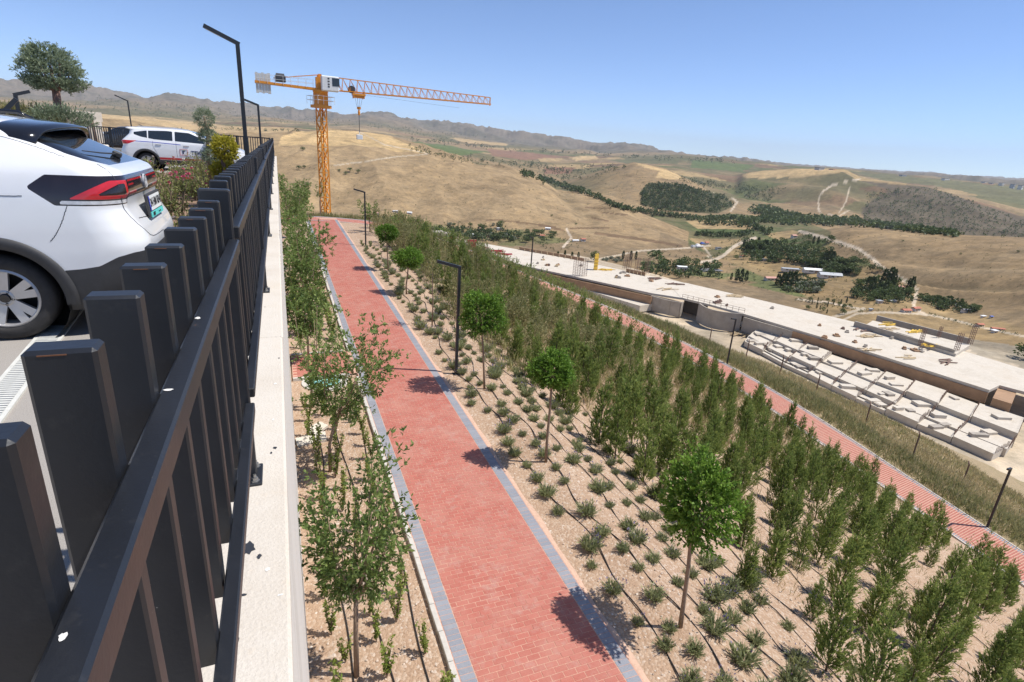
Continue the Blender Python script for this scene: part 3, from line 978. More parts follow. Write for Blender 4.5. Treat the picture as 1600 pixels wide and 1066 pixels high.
WX = -.04          # outer face of the wall
WY1 = 30.8
wall = empty('retaining_wall', (0, 0, -6.5)); tag(wall, 'tall pale concrete retaining wall carrying the dark fence', 'wall')
m = MB()
m.box((WX - .2, (WY1 - 7) / 2, -3.775 - 0 + 6.5), (.392, WY1 + 7, 5.45)); m.build('wall_body', M['wallface'], wall)
# coping: cast in bays of different length, slightly uneven
yc = -7.0
while yc < WY1:
    Lc = random.choice([2.9, 3.2, 3.4]); y1 = min(yc + Lc, WY1)
    m = MB(); m.box((WX - .2 + random.uniform(-.003, .003), (yc + y1) / 2, -1.026 + 6.5), (.41, y1 - yc - .006, .052), bev=.008)
    m.build('coping', M['wallc'], wall); yc = y1
# rough blobs of spilt mortar on the outer edge
for k in range(14):
    y = random.uniform(2.5, 14)
    m = MB(); s0 = random.uniform(.005, .012)
    m.lathe([(0, -s0), (s0 * .8, -s0 * .5), (s0, 0), (s0 * .7, s0 * .6), (0, s0)], n=7)
    o = m.build('mortar_spill', M['wallc'], wall, (WX + .006, y, -1.03 + 6.5 - random.uniform(0, .03)), True); o.scale = (.8, random.uniform(1, 2.5), 1)
# paint and tar splash on the coping
M['tar'] = plain('tar_splash', (.03, .033, .04), .6, .2, 40)
M['lime'] = plain('bird_lime', (.72, .70, .66), .9, .1, 40)


def splash(name, cx, cy, z, rx, ry, mat, parent, seed):
    r = random.Random(seed); m = MB(); n = 14
    P = [(cx + rx * math.cos(2 * math.pi * k / n) * r.uniform(.65, 1.2), cy + ry * math.sin(2 * math.pi * k / n) * r.uniform(.65, 1.2), z) for k in range(n)]
    m.face(*P)
    return m.build(name, mat, parent)


q_ = onz(388, 857, -1.0)
splash('tar_splash', q_.x, q_.y, -.9988 + 6.5, .017, .027, M['tar'], wall, 3)
for i, (px, py) in enumerate([(405, 870), (418, 890), (380, 930), (352, 700), (424, 708), (427, 656), (430, 700), (438, 930), (372, 1000), (430, 600), (414, 400 + 80), (420, 520), (436, 560)]):
    q_ = onz(px, py, -1.0); splash('lime_spot', q_.x, q_.y, -.9988 + 6.5, random.uniform(.003, .008), random.uniform(.003, .01), M['lime'] if i % 2 else M['tar'], wall, 20 + i)

# car park surface
t = NT('asphalt')
p = t.pos(); n1 = t.noise(.5, 5, .6, p); n2 = t.noise(60, 4, .7, p); n3 = t.noise(250, 2, .5, p)
c = t.ramp(n1, [(.3, (.30, .275, .245)), (.7, (.37, .34, .31))])
c = t.mix(.55, c, t.ramp(n3, [(.3, (.18, .165, .15)), (.5, (.34, .315, .285)), (.72, (.52, .49, .46))]))
c = t.mix(t.ramp(n2, [(.6, (0, 0, 0)), (.8, (.5, .5, .5))]), c, (.15, .14, .13))
M['asphalt'] = t.bsdf(c, .9, t.bump(n3, .5, .004), Specular_IOR_Level=.3)
PARK = [(-.42, -7), (-.42, 30.4), (-9, 35), (-26, 62), (-75, 75), (-75, -7)]
m = MB(); m.prism(PARK, -8.5, Z_PARK)
o = m.build('car_park', M['asphalt']); tag(o, 'grey asphalt car park behind the fence', 'car park', kind='structure')
# ================================================================== FENCE ON THE WALL
t = NT('fence_paint')
p = t.pos(); n1 = t.noise(3, 5, .6, p); n2 = t.noise(45, 5, .7, p); n3 = t.noise(160, 3, .6, p)
c = t.ramp(n1, [(.3, (.013, .0145, .018)), (.7, (.019, .021, .026))])
c = t.mix(t.ramp(n2, [(.58, (0, 0, 0)), (.75, (.35, .35, .35))]), c, (.05, .048, .047))
c = t.mix(t.ramp(n2, [(.735, (0, 0, 0)), (.78, (.9, .9, .9))]), c, (.20, .075, .028))
c = t.mix(t.ramp(n3, [(.74, (0, 0, 0)), (.8, (.6, .6, .6))]), c, (.35, .34, .32))
M['fence'] = t.bsdf(c, t.ramp(n1, [(.3, (.33,) * 3), (.7, (.5,) * 3)]), t.bump(n3, .12, .002), Specular_IOR_Level=.5)
M['steel'] = plain('galvanised_bolt', (.34, .33, .31), .4, .2, 60, Metallic=.8)
M['rust'] = plain('weld_rust', (.16, .065, .028), .9, .3, 90)
M['limeB'] = M['lime']

fence = empty('fence', (-.165, 0, -1.0)); tag(fence, 'dark grey steel louvre fence along the top of the concrete retaining wall', 'fence')


def FP(x, y, z): return (x + .165, y, z + 1.0)     # world -> fence local


def picket_mesh(name, sx, sy, h):
    m = MB(); m.box((0, 0, -h / 2), (sx, sy, h), bev=.003)
    return m.mesh(name, M['fence'])


pk_me = picket_mesh('picket', .046, .026, .63)
PX_PK = -.157
POSTS = [-.68 + 2.335 * k for k in range(14)]       # post 1 stands at 1.655
STEP = [-.004, 0, .028, .024, .03, .022, .018, .014, .01, .006, .0, 0, 0, 0, 0]
for k, yp in enumerate(POSTS):
    st = STEP[k]
    h = .84 + max(st, STEP[min(k + 1, 14)])
    m = MB(); m.box((0, 0, h / 2 - .0), (.074, .034, h - .012), bev=.004); m.build('post', M['fence'], fence, FP(-.157, yp, -1.004))
    pl = MB(); pl.box((0, 0, 0), (.15, .117, .009), bev=.002); pl = pl.build('base_plate', M['fence'], fence, FP(-.18, yp, -.9952))
    for bx, by in ((.055, -.042), (.055, .042), (-.055, -.042), (-.055, .042)):
        b = MB(); b.lathe([(.0135, 0), (.0135, .003), (.009, .0035), (.009, .012), (.0045, .0125), (.0045, .022), (0, .022)], n=6)
        b.build('bolt', M['steel'], pl, (bx, by, .0045))
    if k + 1 < len(POSTS):
        y0, y1 = yp + .017, POSTS[k + 1] - .017
        zt = -.158 + STEP[k + 1]
        for nm, zz, hh in (('top_rail', -.268 + STEP[k + 1], .034), ('bottom_rail', -.742 + STEP[k + 1], .03)):
            m = MB(); m.box((0, 0, 0), (.026, y1 - y0 - .003, hh), bev=.003)
            m.build(nm, M['fence'], fence, FP(-.1205, (y0 + y1) / 2, zz - hh / 2))
        n_ = 15; stp = (y1 - y0 - .04) / n_ * 1.0
        for i in range(n_):
            yq = y1 - .131 - i * .146
            if yq < y0 + .03: break
            o = link('picket', pk_me, fence, FP(PX_PK + random.uniform(-.001, .001), yq, zt + random.uniform(-.002, .002)))
            o.rotation_euler = (random.uniform(-.004, .004), random.uniform(-.004, .004), random.uniform(-.012, .012))
            if k == 0 and yq > .2 and random.random() < .5:       # rust along the cut top edge
                b = MB(); b.box((random.uniform(-.006, .006), 0, 0), (random.uniform(.010, .03), .0008, .0009)); b.build('rust_edge', M['rust'], o, (0, -.0132, -.0034))
# bird lime on the near rails
for i, (px, py) in enumerate([(72, 1000), (305, 497), (250, 610)]):
    q_ = onz(px, py, -.2675); lx = max(min(q_.x, -.107), -.126)
    splash('lime_spot', lx + .165, q_.y, -.2675 + 1.0, .0022 + .0014 * (i % 3), .003 + .003 * (i % 2), M['limeB'], fence, 50 + i)

# railing on the far side of the car park, where the wall turns
far = empty('car_park_railing', (-.3, 30.6, -1.2)); tag(far, 'low dark railing on a concrete kerb along the far car park edge', 'railing')
LF = [Vector((-.3, 30.6, 0)), Vector((-9, 35.3, 0)), Vector((-26, 62.5, 0))]
for a_, b_ in zip(LF[:-1], LF[1:]):
    d_ = b_ - a_; Ln = d_.length; u_ = d_ / Ln
    rz_ = math.atan2(u_.y, u_.x)
    m = MB(); m.box((0, 0, 0), (Ln, .3, .55)); o = m.build('kerb_wall', M['wallface'], far); o.location = (a_ + b_) / 2 - Vector((-.3, 30.6, -1.2)) + Vector((0, 0, -1.42)); o.rotation_euler = (0, 0, rz_)
    for zz in (-.2, -.98):
        m = MB(); m.box((0, 0, 0), (Ln, .05, .05)); o = m.build('rail', M['fence'], far); o.location = (a_ + b_) / 2 - Vector((-.3, 30.6, -1.2)) + Vector((0, 0, zz)); o.rotation_euler = (0, 0, rz_)
    n_ = int(Ln / 1.6)
    pm = MB(); pm.box((0, 0, 0), (.06, .06, .98)); pm = pm.mesh('post', M['fence'])
    for i in range(n_ + 1):
        o = link('post', pm, far); o.location = a_ + u_ * (i * Ln / n_) - Vector((-.3, 30.6, -1.2)) + Vector((0, 0, -.66)); o.rotation_euler = (0, 0, rz_)
    sm = MB(); sm.box((0, 0, 0), (.012, .05, .76)); sm = sm.mesh('baluster', M['fence'])
    nb = min(int(Ln / .12), 140)
    for i in range(1, nb):
        o = link('baluster', sm, far); o.location = a_ + u_ * (i * Ln / nb) - Vector((-.3, 30.6, -1.2)) + Vector((0, 0, -.59)); o.rotation_euler = (0, 0, rz_)

# ================================================================== LAMP POSTS
M['lamp'] = plain('lamp_black', (.018, .02, .024), .42, .15, 8)
M['led'] = plain('lamp_lens', (.55, .55, .52), .3, .05)


def lamp_post(loc, h, label, arm=.62, rise=.17, dirv=(-1, .12), grp=None, w=.08):
    t_ = empty('street_lamp', loc, 0, label, 'street lamp', grp)
    dv = Vector((dirv[0], dirv[1], 0)).normalized()
    m = MB(); m.box((0, 0, h / 2), (w, w, h), bev=.006); m.build('pole', M['lamp'], t_)
    a_ = Vector((0, 0, h - w * .5)) - dv * w * .5; b_ = Vector((dv.x * arm, dv.y * arm, h + rise - w * .5))
    m = MB(); m.bar(a_, b_, w * 1.02, w * .95); am = m.build('arm', M['lamp'], t_)
    m = MB(); m.bar(a_.lerp(b_, .55) - Vector((0, 0, w * .5)), a_.lerp(b_, .95) - Vector((0, 0, w * .5)), w * .7, .012); m.build('lens', M['led'], am)
    m = MB(); m.box((0, 0, .007), (.2, .2, .014), bev=.003)
    for sx in (-1, 1):
        for sy in (-1, 1): m.lathe([(.012, .014), (.012, .03), (0, .03)], (sx * .07, sy * .07, 0), 6)
    m.build('base_plate', M['lamp'], t_)
    return t_


def hz(x, y): return float(hN(np.array([x]), np.array([y]))[0])


lamp_post((4.44, 14.5, hz(4.44, 14.5)), 3.2, 'black angled lamp post beside the red path, next to a ball tree', .62)
lamp_post((4.6, 34.4, hz(4.6, 34.4)), 3.2, 'black angled lamp post standing near the far bend of the red path', .62)
lamp_post((18.75, 41.3, hz(18.75, 41.3) - .02), 3.25, 'slim black lamp post rising behind the dense junipers near the building site', .5, .1, (-.8, -.5))
lamp_post((27.25, 26.9, hz(27.25, 26.9)), 3.2, 'black lamp post on the far edge of the lower path before the concrete slabs', .5, .1, (-1, -.2))
lamp_post((29.25, 11.5, hz(29.25, 11.5)), 3.2, 'black lamp post on the lower path at the right edge of the view', .5, .1, (-1, -.2))
lamp_post((-.62, 14.2, Z_PARK), 3.42, 'tall black angled lamp post behind the fence beside the crane counter-jib', .6, .26, (-1, -.1))
lamp_post((-.62, 27.6, Z_PARK - .4), 3.2, 'smaller black angled lamp post beyond the corner of the fence', .62, .22, (-1, -.1))
q_ = ony(205, 196, 52); lamp_post((q_.x, q_.y, Z_PARK), 1.66 + 1.65, 'distant thin lamp post above the roof of the lettered white car', .75, .35, (-1, -.2))
q_ = ony(30, 178, 20); lamp_post((q_.x, q_.y, Z_PARK), 2.25, 'black lamp post at far left pointing its arm to the right beside the cypress', .32, .12, (1, .2))
q_ = ony(-14, 190, 9.0); lamp_post((q_.x, q_.y, Z_PARK), 1.55, 'lamp post cut off by the left image edge with its arm slanting up', .28, .34, (1, .2), None, .05)
# ================================================================== VEGETATION
def unit(a): return a / np.maximum(np.linalg.norm(a, axis=-1, keepdims=True), 1e-9)


def rdir(n, up=0.0, g=rng):
    d = g.normal(size=(n, 3)); d = unit(d); d[:, 2] += up
    return unit(d)


class Leaves:
    """many rhombic leaves gathered into one mesh"""
    def __init__(s): s.V = []; s.F = []; s.A = []; s.n = 0; s.mi = []

    def add(s, P, D, L, W, v, mi=0, bend=.0, g=rng):
        n = len(P)
        if n == 0: return
        L = np.broadcast_to(np.asarray(L, float), (n,))[:, None]; W = np.broadcast_to(np.asarray(W, float), (n,))[:, None]
        v = np.broadcast_to(np.asarray(v, float), (n,))
        S = unit(np.cross(D, g.normal(size=(n, 3)) + 1e-6))
        up = np.cross(S, D)
        mid = P + D * L * .5 + up * L * bend
        V = np.stack([P, mid + S * W, P + D * L, mid - S * W], 1).reshape(-1, 3)
        b = s.n + np.arange(n)[:, None] * 4
        s.V.append(V); s.F.append(b + np.arange(4)[None]); s.A.append(np.repeat(v, 4)); s.mi.append(np.full(n, mi)); s.n += 4 * n

    def mesh(s, name, mats):
        return np_mesh(name, np.concatenate(s.V), np.concatenate(s.F), mats, False, attr=np.concatenate(s.A), matidx=np.concatenate(s.mi))


def sprigs(Lv, B, D, Ln, k, leaf, wid, v, spread=.7, up=.2, g=rng, mi=0):
    """feathery sprigs: k leaves along each"""
    n = len(B)
    t = g.uniform(.1, 1, (n, k))
    P = B[:, None] + D[:, None] * (Ln[:, None] * t)[..., None]
    d = unit(D[:, None] + g.normal(size=(n, k, 3)) * spread + np.array([0, 0, up]))
    vv = np.clip(v[:, None] + (t - .5) * .5 + g.normal(0, .12, (n, k)), 0, 1)
    sz = leaf * g.uniform(.6, 1.25, (n, k))
    Lv.add(P.reshape(-1, 3), d.reshape(-1, 3), sz.ravel(), (sz * wid).ravel(), vv.ravel(), mi, .0, g)


M['juniper'] = leafmat('juniper_leaf', (.036, .07, .016), (.145, .215, .05), (.36, .42, .12), .38)
M['robinia'] = leafmat('robinia_leaf', (.024, .068, .010), (.08, .175, .02), (.20, .33, .05), .35)
M['lavender'] = leafmat('lavender_leaf', (.11, .13, .062), (.235, .26, .12), (.40, .42, .21), .32)
M['lavflower'] = plain('lavender_bud', (.17, .14, .26), .8, .2, 30)
M['euonymus'] = leafmat('euonymus_leaf', (.05, .085, .014), (.15, .205, .035), (.29, .34, .075), .36)
M['ash'] = leafmat('tree_leaf', (.05, .09, .024), (.135, .205, .05), (.26, .33, .105), .38)
M['weed'] = leafmat('weed_blade', (.13, .125, .05), (.34, .285, .135), (.60, .48, .28), .35)
M['weedg'] = leafmat('weed_green', (.09, .105, .034), (.22, .225, .085), (.43, .385, .19), .38)
M['bark'] = plain('bark', (.235, .165, .115), .9, .25, 14, .5)
M['barkd'] = plain('bark_dark', (.12, .08, .06), .9, .25, 14, .5)
M['twig'] = plain('dry_twig', (.40, .33, .27), .9, .2, 20)
M['hose'] = plain('irrigation_hose', (.016, .015, .015), .55, .2, 10)


# ---- juniper
def juniper_mesh(seed, h=1.5, r=.34):
    """narrow spire of upswept feathery plumes"""
    g = np.random.default_rng(seed); Lv = Leaves()
    n = 330
    z = g.beta(1.0, 1.5, n) * .93 * h
    prof = r * np.clip(1 - z / h, 0, 1) ** .8 * np.clip(.72 + 2.2 * z / h, 0, 1)
    a = g.uniform(0, 2 * math.pi, n)
    lob = 1 + .28 * np.sin(2 * a + g.uniform(0, 6.28) + 5 * z) + .2 * np.sin(5 * a + 9 * z)
    q = np.sqrt(g.uniform(.02, 1, n)); rr = prof * q * lob * .8
    B = np.stack([rr * np.cos(a), rr * np.sin(a), z * .93], 1)
    D = unit(np.stack([np.cos(a), np.sin(a), g.uniform(.9, 2.6, n)], 1) + g.normal(0, .16, (n, 3)))
    Ln = (.12 + .17 * g.random(n)) * (1 - .3 * z / h)
    v = np.clip(.16 + .5 * q + .1 * z / h + g.normal(0, .1, n), 0, 1)  # tint darkens towards the stem, inner shade put into leaf colour
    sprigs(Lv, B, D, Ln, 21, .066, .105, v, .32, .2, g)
    B = np.zeros((18, 3)); B[:, 2] = h * g.uniform(.72, .98, 18); D = unit(np.stack([g.normal(0, .22, 18), g.normal(0, .22, 18), np.ones(18)], 1))
    sprigs(Lv, B, D, np.full(18, .17), 16, .05, .09, np.full(18, .66), .26, .3, g)
    tr = MB(); tr.tube([(0, 0, -.05), (.01, 0, h * .4), (0, .01, h * .85)], [.02, .014, .004], 5)
    return Lv.mesh('juniper_foliage', M['juniper']), tr.mesh('juniper_stem', M['barkd'])


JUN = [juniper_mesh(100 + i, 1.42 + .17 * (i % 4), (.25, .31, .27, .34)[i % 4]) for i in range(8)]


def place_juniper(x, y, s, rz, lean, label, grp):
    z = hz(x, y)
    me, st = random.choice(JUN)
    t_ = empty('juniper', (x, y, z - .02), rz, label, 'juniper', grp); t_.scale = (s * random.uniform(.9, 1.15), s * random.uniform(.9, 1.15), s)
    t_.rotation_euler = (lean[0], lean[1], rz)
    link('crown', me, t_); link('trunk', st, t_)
    return t_


rows = [(7.35, 'first'), (8.75, 'second'), (10.2, 'third'), (11.6, 'fourth'), (13.1, 'fifth'), (14.6, 'sixth'), (16.1, 'seventh'), (17.6, 'eighth'), (19.2, 'ninth'), (20.8, 'tenth'), (22.4, 'eleventh'), (24.0, 'twelfth')]
njun = 0
JPOS = []
for ri, (xr, nm) in enumerate(rows):
    y = 1.5 + (ri % 2) * .5
    while y < 41:
        x = xr + random.gauss(0, .12) - .02 * max(0, y - 16)
        yj = y + random.gauss(0, .12)
        y += .86 if yj < 16 else 1.1
        if xr < 8 and 12.0 > yj > 0 and random.random() < .45: continue
        if random.random() < .09: continue
        dd, _ = near_path(np.array([x]), np.array([yj]))
        if dd[0] > -1.75: continue
        p_ = proj((x, yj, hz(x, yj) + .7))
        if p_[2] < .5 or p_[0] < 430 or p_[0] > 1680 or p_[1] > 1180 or p_[1] < 200: continue
        JPOS.append((x, yj, ri, nm, p_[2]))
JPOS.sort(key=lambda q: q[4])
for x, yj, ri, nm, dep in JPOS[:300]:
    s = random.choice([.6, .75, .85, .95, 1.05, 1.15]) * random.uniform(.94, 1.06)
    half = 'near' if yj < 14 else 'far'
    place_juniper(x, yj, s, random.uniform(0, 6.28), (random.gauss(0, .05), random.gauss(.03, .05)), 'feathery dark green juniper in the %s planted row from the upper path, %s half' % (nm, half), 'junipers, %s row, %s half' % (nm, half))
print('junipers', len(JPOS))
if len(JPOS) > 300:
    g = np.random.default_rng(19); Lv = Leaves()
    for x, yj, ri, nm, dep in JPOS[300:]:
        n = 40; z = g.uniform(.05, 1.5, n); a = g.uniform(0, 6.28, n); r_ = .36 * (1 - z / 1.65) ** .6 * g.uniform(.2, .9, n); zb = hz(x, yj)
        sprigs(Lv, np.stack([x + r_ * np.cos(a), yj + r_ * np.sin(a), zb + z * .95], 1), unit(np.stack([np.cos(a), np.sin(a), g.uniform(.7, 1.8, n)], 1)), g.uniform(.15, .3, n), 5, .13, .16, g.uniform(.2, .75, n), .4, .3, g)
    o = link('distant_junipers', Lv.mesh('distant_junipers', M['juniper'])); tag(o, 'distant junipers merging into one mass near the lower path bend', 'junipers', kind='stuff')

ORD = ['first', 'second', 'third', 'fourth', 'fifth', 'sixth', 'seventh', 'eighth', 'ninth', 'tenth', 'eleventh', 'twelfth', 'thirteenth', 'fourteenth', 'fifteenth', 'sixteenth', 'seventeenth', 'eighteenth', 'nineteenth', 'twentieth']


def number_off(objs, fmt):
    """give the things of one row their place counted from the bottom of the view"""
    objs = sorted([o for o in objs if proj(o.location)[1] < 1060 and proj(o.location)[0] < 1595], key=lambda o: o.location.y)
    for k, o in enumerate(objs[:len(ORD)]): o['label'] = fmt % ORD[k]


for xr, nm in rows:
    number_off([o for o in COL.objects if o.get('group', '') == 'junipers, %s row, near half' % nm], 'feathery juniper, %%s from the near end of the %s row from the path' % nm)

# lighter, looser shrubs crowding the far part of the slope
g = np.random.default_rng(5)


def tamarisk_mesh(seed):
    g = np.random.default_rng(seed); Lv = Leaves(); n = 120
    a = g.uniform(0, 6.28, n); z = g.uniform(.1, 1.5, n); r_ = .42 * np.sqrt(g.random(n)) * np.clip(1.25 - z / 1.7, .1, 1)
    B = np.stack([r_ * np.cos(a), r_ * np.sin(a), z], 1); D = unit(np.stack([np.cos(a) * .6, np.sin(a) * .6, g.uniform(.5, 1.6, n)], 1) + g.normal(0, .25, (n, 3)))
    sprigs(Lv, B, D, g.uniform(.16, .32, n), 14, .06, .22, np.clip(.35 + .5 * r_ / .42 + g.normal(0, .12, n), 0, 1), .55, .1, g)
    tr = MB(); tr.tube([(0, 0, -.05), (.03, 0, .5), (0, .02, 1.3)], [.022, .016, .005], 5)
    return Lv.mesh('shrub_foliage', M['weedg']), tr.mesh('shrub_stem', M['bark'])


TAM = [tamarisk_mesh(300 + i) for i in range(3)]
for k in range(150):
    y = random.uniform(18, 43); x = random.uniform(5.9, 14.5)
    dd, _ = near_path(np.array([x]), np.array([y]))
    if dd[0] > -1.7: continue
    me, st = random.choice(TAM); zx_ = ['beside the ball trees', 'two rows in', 'in the middle', 'towards the lower path'][min(3, int((x - 5.9) / 2.2))]; zy_ = ['nearest part', 'central part', 'farthest part'][min(2, int((y - 18) / 8.4))]
    t_ = empty('broom_shrub', (x, y, hz(x, y) - .02), random.uniform(0, 6.28), 'loose pale green shrub crowding the far planted slope, %s, %s' % (zx_, zy_), 'shrub', 'pale shrubs on the far slope, %s, %s' % (zx_, zy_))
    t_.scale = (random.uniform(.8, 1.2),) * 2 + (random.uniform(.7, 1.1),)
    link('crown', me, t_); link('stem', st, t_)

# ---- lavender clumps in rows with drip hoses
def lavender_mesh(seed, flower=.15):
    g = np.random.default_rng(seed); Lv = Leaves(); n = 150
    a = g.uniform(0, 6.28, n); r_ = .05 * np.sqrt(g.random(n)); out = g.uniform(.15, 1.0, n)
    B = np.stack([r_ * np.cos(a), r_ * np.sin(a), np.zeros(n) + .0], 1)
    D = unit(np.stack([np.cos(a) * out, np.sin(a) * out, np.ones(n) * g.uniform(.6, 1.2, n)], 1))
    L_ = g.uniform(.15, .31, n)
    Lv.add(B, D, L_, .008, g.uniform(.1, .9, n), 0, .04, g)
    B2 = B + D * (L_ * g.uniform(.3, .8, n))[:, None]
    for _ in range(2): Lv.add(B2, unit(D + g.normal(0, .5, (n, 3))), g.uniform(.05, .1, n), .008, g.uniform(.3, 1, n), 0, .0, g)
    m_ = g.random(n) < flower
    Lv.add((B + D * L_[:, None])[m_], D[m_], .045, .011, .5, 1, 0, g)
    return Lv.mesh('lavender_clump', [M['lavender'], M['lavflower']])


LAV = [lavender_mesh(400 + i, .05 + .12 * (i % 3)) for i in range(5)]
lrows = [4.48, 4.98, 5.55, 6.15, 6.75, 7.4, 8.1]
LNAME = ['beside the path edge', 'second from the path', 'third from the path', 'fourth from the path', 'fifth from the path', 'sixth from the path', 'at the foot of the junipers']
lav = []
for ri, xr in enumerate(lrows):
    y = 2.0 + .27 * (ri % 2)
    while y < 36:
        x = xr + .09 * math.sin(y * 1.9 + ri * 2.1) + random.gauss(0, .05); yj = y + random.gauss(0, .06)
        y += .52 if yj < 20 else .6
        if random.random() < (.08 if ri < 5 else .45): continue
        p_ = proj((x, yj, hz(x, yj)))
        if not (-20 < p_[0] < 1640 and p_[1] < 1090): continue
        lav.append((p_[2], x, yj, ri))
lav.sort()
far_lv = []
for k, (dp, x, y, ri) in enumerate(lav):
    z = hz(x, y) - .01
    s = random.choice([.55, .65, .75, .85, 1.1]) * random.uniform(.9, 1.1)
    if k < 300:
        half = 'near' if y < 9 else 'far'
        o = link('lavender_clump', random.choice(LAV), None, (x, y, z)); o.rotation_euler = (0, 0, random.uniform(0, 6.28)); o.scale = (s, s, s)
        tag(o, 'small grey-green lavender clump in the drip-hose row %s, %s half' % (LNAME[ri], half), 'lavender', 'lavender row %s, %s half' % (LNAME[ri], half))
    else: far_lv.append((x, y, z, s))
for nm in LNAME:
    number_off([o for o in COL.objects if o.get('group', '') == 'lavender row %s, near half' % nm], 'lavender clump, %%s from the near end of the row %s' % nm)
if far_lv:
    g = np.random.default_rng(9); Lv = Leaves()
    for x, y, z, s in far_lv:
        n = 34; a = g.uniform(0, 6.28, n); out = g.uniform(.2, 1.0, n)
        Lv.add(np.tile([x, y, z], (n, 1)), unit(np.stack([np.cos(a) * out, np.sin(a) * out, np.ones(n)], 1)), g.uniform(.15, .3, n) * s, .02, g.uniform(.1, .9, n), 0, 0, g)
    o = link('distant_lavender', Lv.mesh('distant_lavender', M['lavender'])); tag(o, 'distant lavender clumps merging along the far bed', 'lavender', kind='stuff')
# hoses
for ri, xr in enumerate(lrows + [9.4, 10.8, 12.3, 13.8, 15.3]):
    pts = []
    y = 1.8 if ri < 9 else 4.0
    while y < 33:
        x = xr + .11 + .10 * math.sin(y * 1.15 + ri * 1.7) + .06 * math.sin(y * 2.9 + ri)
        pts.append((x, y, hz(x, y) + .012 + .012 * math.sin(y * 5))); y += .16
    m = MB(); m.tube(pts, .011, 5)
    o = m.build('drip_hose', M['hose'], None, (0, 0, 0), True)
    tag(o, 'black drip hose snaking along planting row %s of the gravel slope' % (['one nearest the path', 'two', 'three', 'four', 'five', 'six', 'seven', 'eight among junipers', 'nine among junipers', 'ten among junipers', 'eleven among junipers', 'twelve among junipers'][ri]), 'hose', 'drip hoses')

# ---- ball-headed trees beside the path
def ball_crown(seed, rx, h, heart=.5):
    g = np.random.default_rng(seed); Lv = Leaves(); n = 1000
    d = rdir(n, .15, g)
    zt = d[:, 2]
    ph = g.uniform(0, 6.28, 3)
    rad_ = np.where(zt < 0, 1 - heart * .35 * (-zt), 1.0) * (1 + .19 * np.sin(d[:, 0] * 3.5 + ph[0]) + .18 * np.sin(d[:, 1] * 4 + ph[1]) + .13 * np.sin(d[:, 2] * 6 + ph[2]))
    hole = (np.sin(d[:, 0] * 7 + ph[1]) * np.sin(d[:, 1] * 7 + ph[2]) * np.sin(d[:, 2] * 7 + ph[0])) > .42
    rad_ = np.where(hole, rad_ * .72, rad_)
    rr = g.uniform(.35, .86, n) ** .6
    B = d * np.array([rx, rx, h / 2]) * (rr * rad_)[:, None]
    D = unit(d * np.array([1, 1, .9]) + g.normal(0, .35, (n, 3)) + np.array([0, 0, .12]))
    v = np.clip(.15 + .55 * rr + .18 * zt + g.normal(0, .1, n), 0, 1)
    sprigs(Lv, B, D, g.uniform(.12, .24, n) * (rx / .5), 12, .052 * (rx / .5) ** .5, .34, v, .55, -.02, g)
    B[:, 2] += h / 2
    Lv.V = [a + np.array([0, 0, h / 2]) for a in Lv.V]
    return Lv.mesh('ball_crown', M['robinia'])


def ball_tree(base_px, crown0_px, top_px, wpx, label, seed, lean=(0, 0), ground=None):
    B = onz(*base_px, -6.35); z0 = hz(B.x, B.y); B = onz(*base_px, z0)
    r_ = math.hypot(B.x, B.y)
    zb = onr(*crown0_px, r_).z; zt = onr(*top_px, r_).z
    c3 = onr((crown0_px[0] + top_px[0]) / 2, (crown0_px[1] + top_px[1]) / 2, r_)
    dep = proj(c3)[2]; rx = wpx * dep / FPX / 2 * .86
    t_ = empty('ball_tree', (B.x, B.y, z0), 0, label, 'tree', 'ball-headed trees beside the path')
    hB, hT = zb - z0, zt - z0
    cx_, cy_ = c3.x - B.x, c3.y - B.y
    m = MB(); pts = [(0, 0, -.05), (cx_ * .15 - .02, cy_ * .1, hB * .35), (cx_ * .6, cy_ * .5, hB * .7), (cx_ * .95, cy_ * .95, hB * 1.02), (cx_, cy_, hB + .35 * (hT - hB))]
    m.tube(pts, [.036, .03, .028, .026, .012], 8)
    for k in range(6):
        a = k * 1.05; m.tube([(cx_ * .95, cy_ * .95, hB * .98), (cx_ + rx * .3 * math.cos(a), cy_ + rx * .3 * math.sin(a), hB + .3 * (hT - hB)), (cx_ + rx * .6 * math.cos(a), cy_ + rx * .6 * math.sin(a), hB + .55 * (hT - hB))], [.014, .01, .004], 5)
    m.build('trunk', M['bark'], t_, (0, 0, 0), True)
    link('crown', ball_crown(seed, rx, (hT - hB) * .93), t_, (cx_, cy_, hB * 1.0 - .02))
    return t_


ball_tree((1063, 980), (1090, 856), (1095, 705), 116, 'nearest ball-headed tree with bright green crown and slightly bent trunk', 601)
ball_tree((853, 722), (862, 608), (866, 548), 66, 'small ball-headed tree with a heart-shaped crown, second from the front', 602)
ball_tree((757, 608), (757, 525), (752, 449), 66, 'round ball-headed tree right of the black lamp post', 603)
ball_tree((635, 460), (638, 418), (638, 388), 42, 'ball-headed tree with a flat umbrella crown beside the far red path', 604)
ball_tree((607, 424), (604, 378), (604, 347), 32, 'slim ball-headed tree among the far lavender rows', 605)
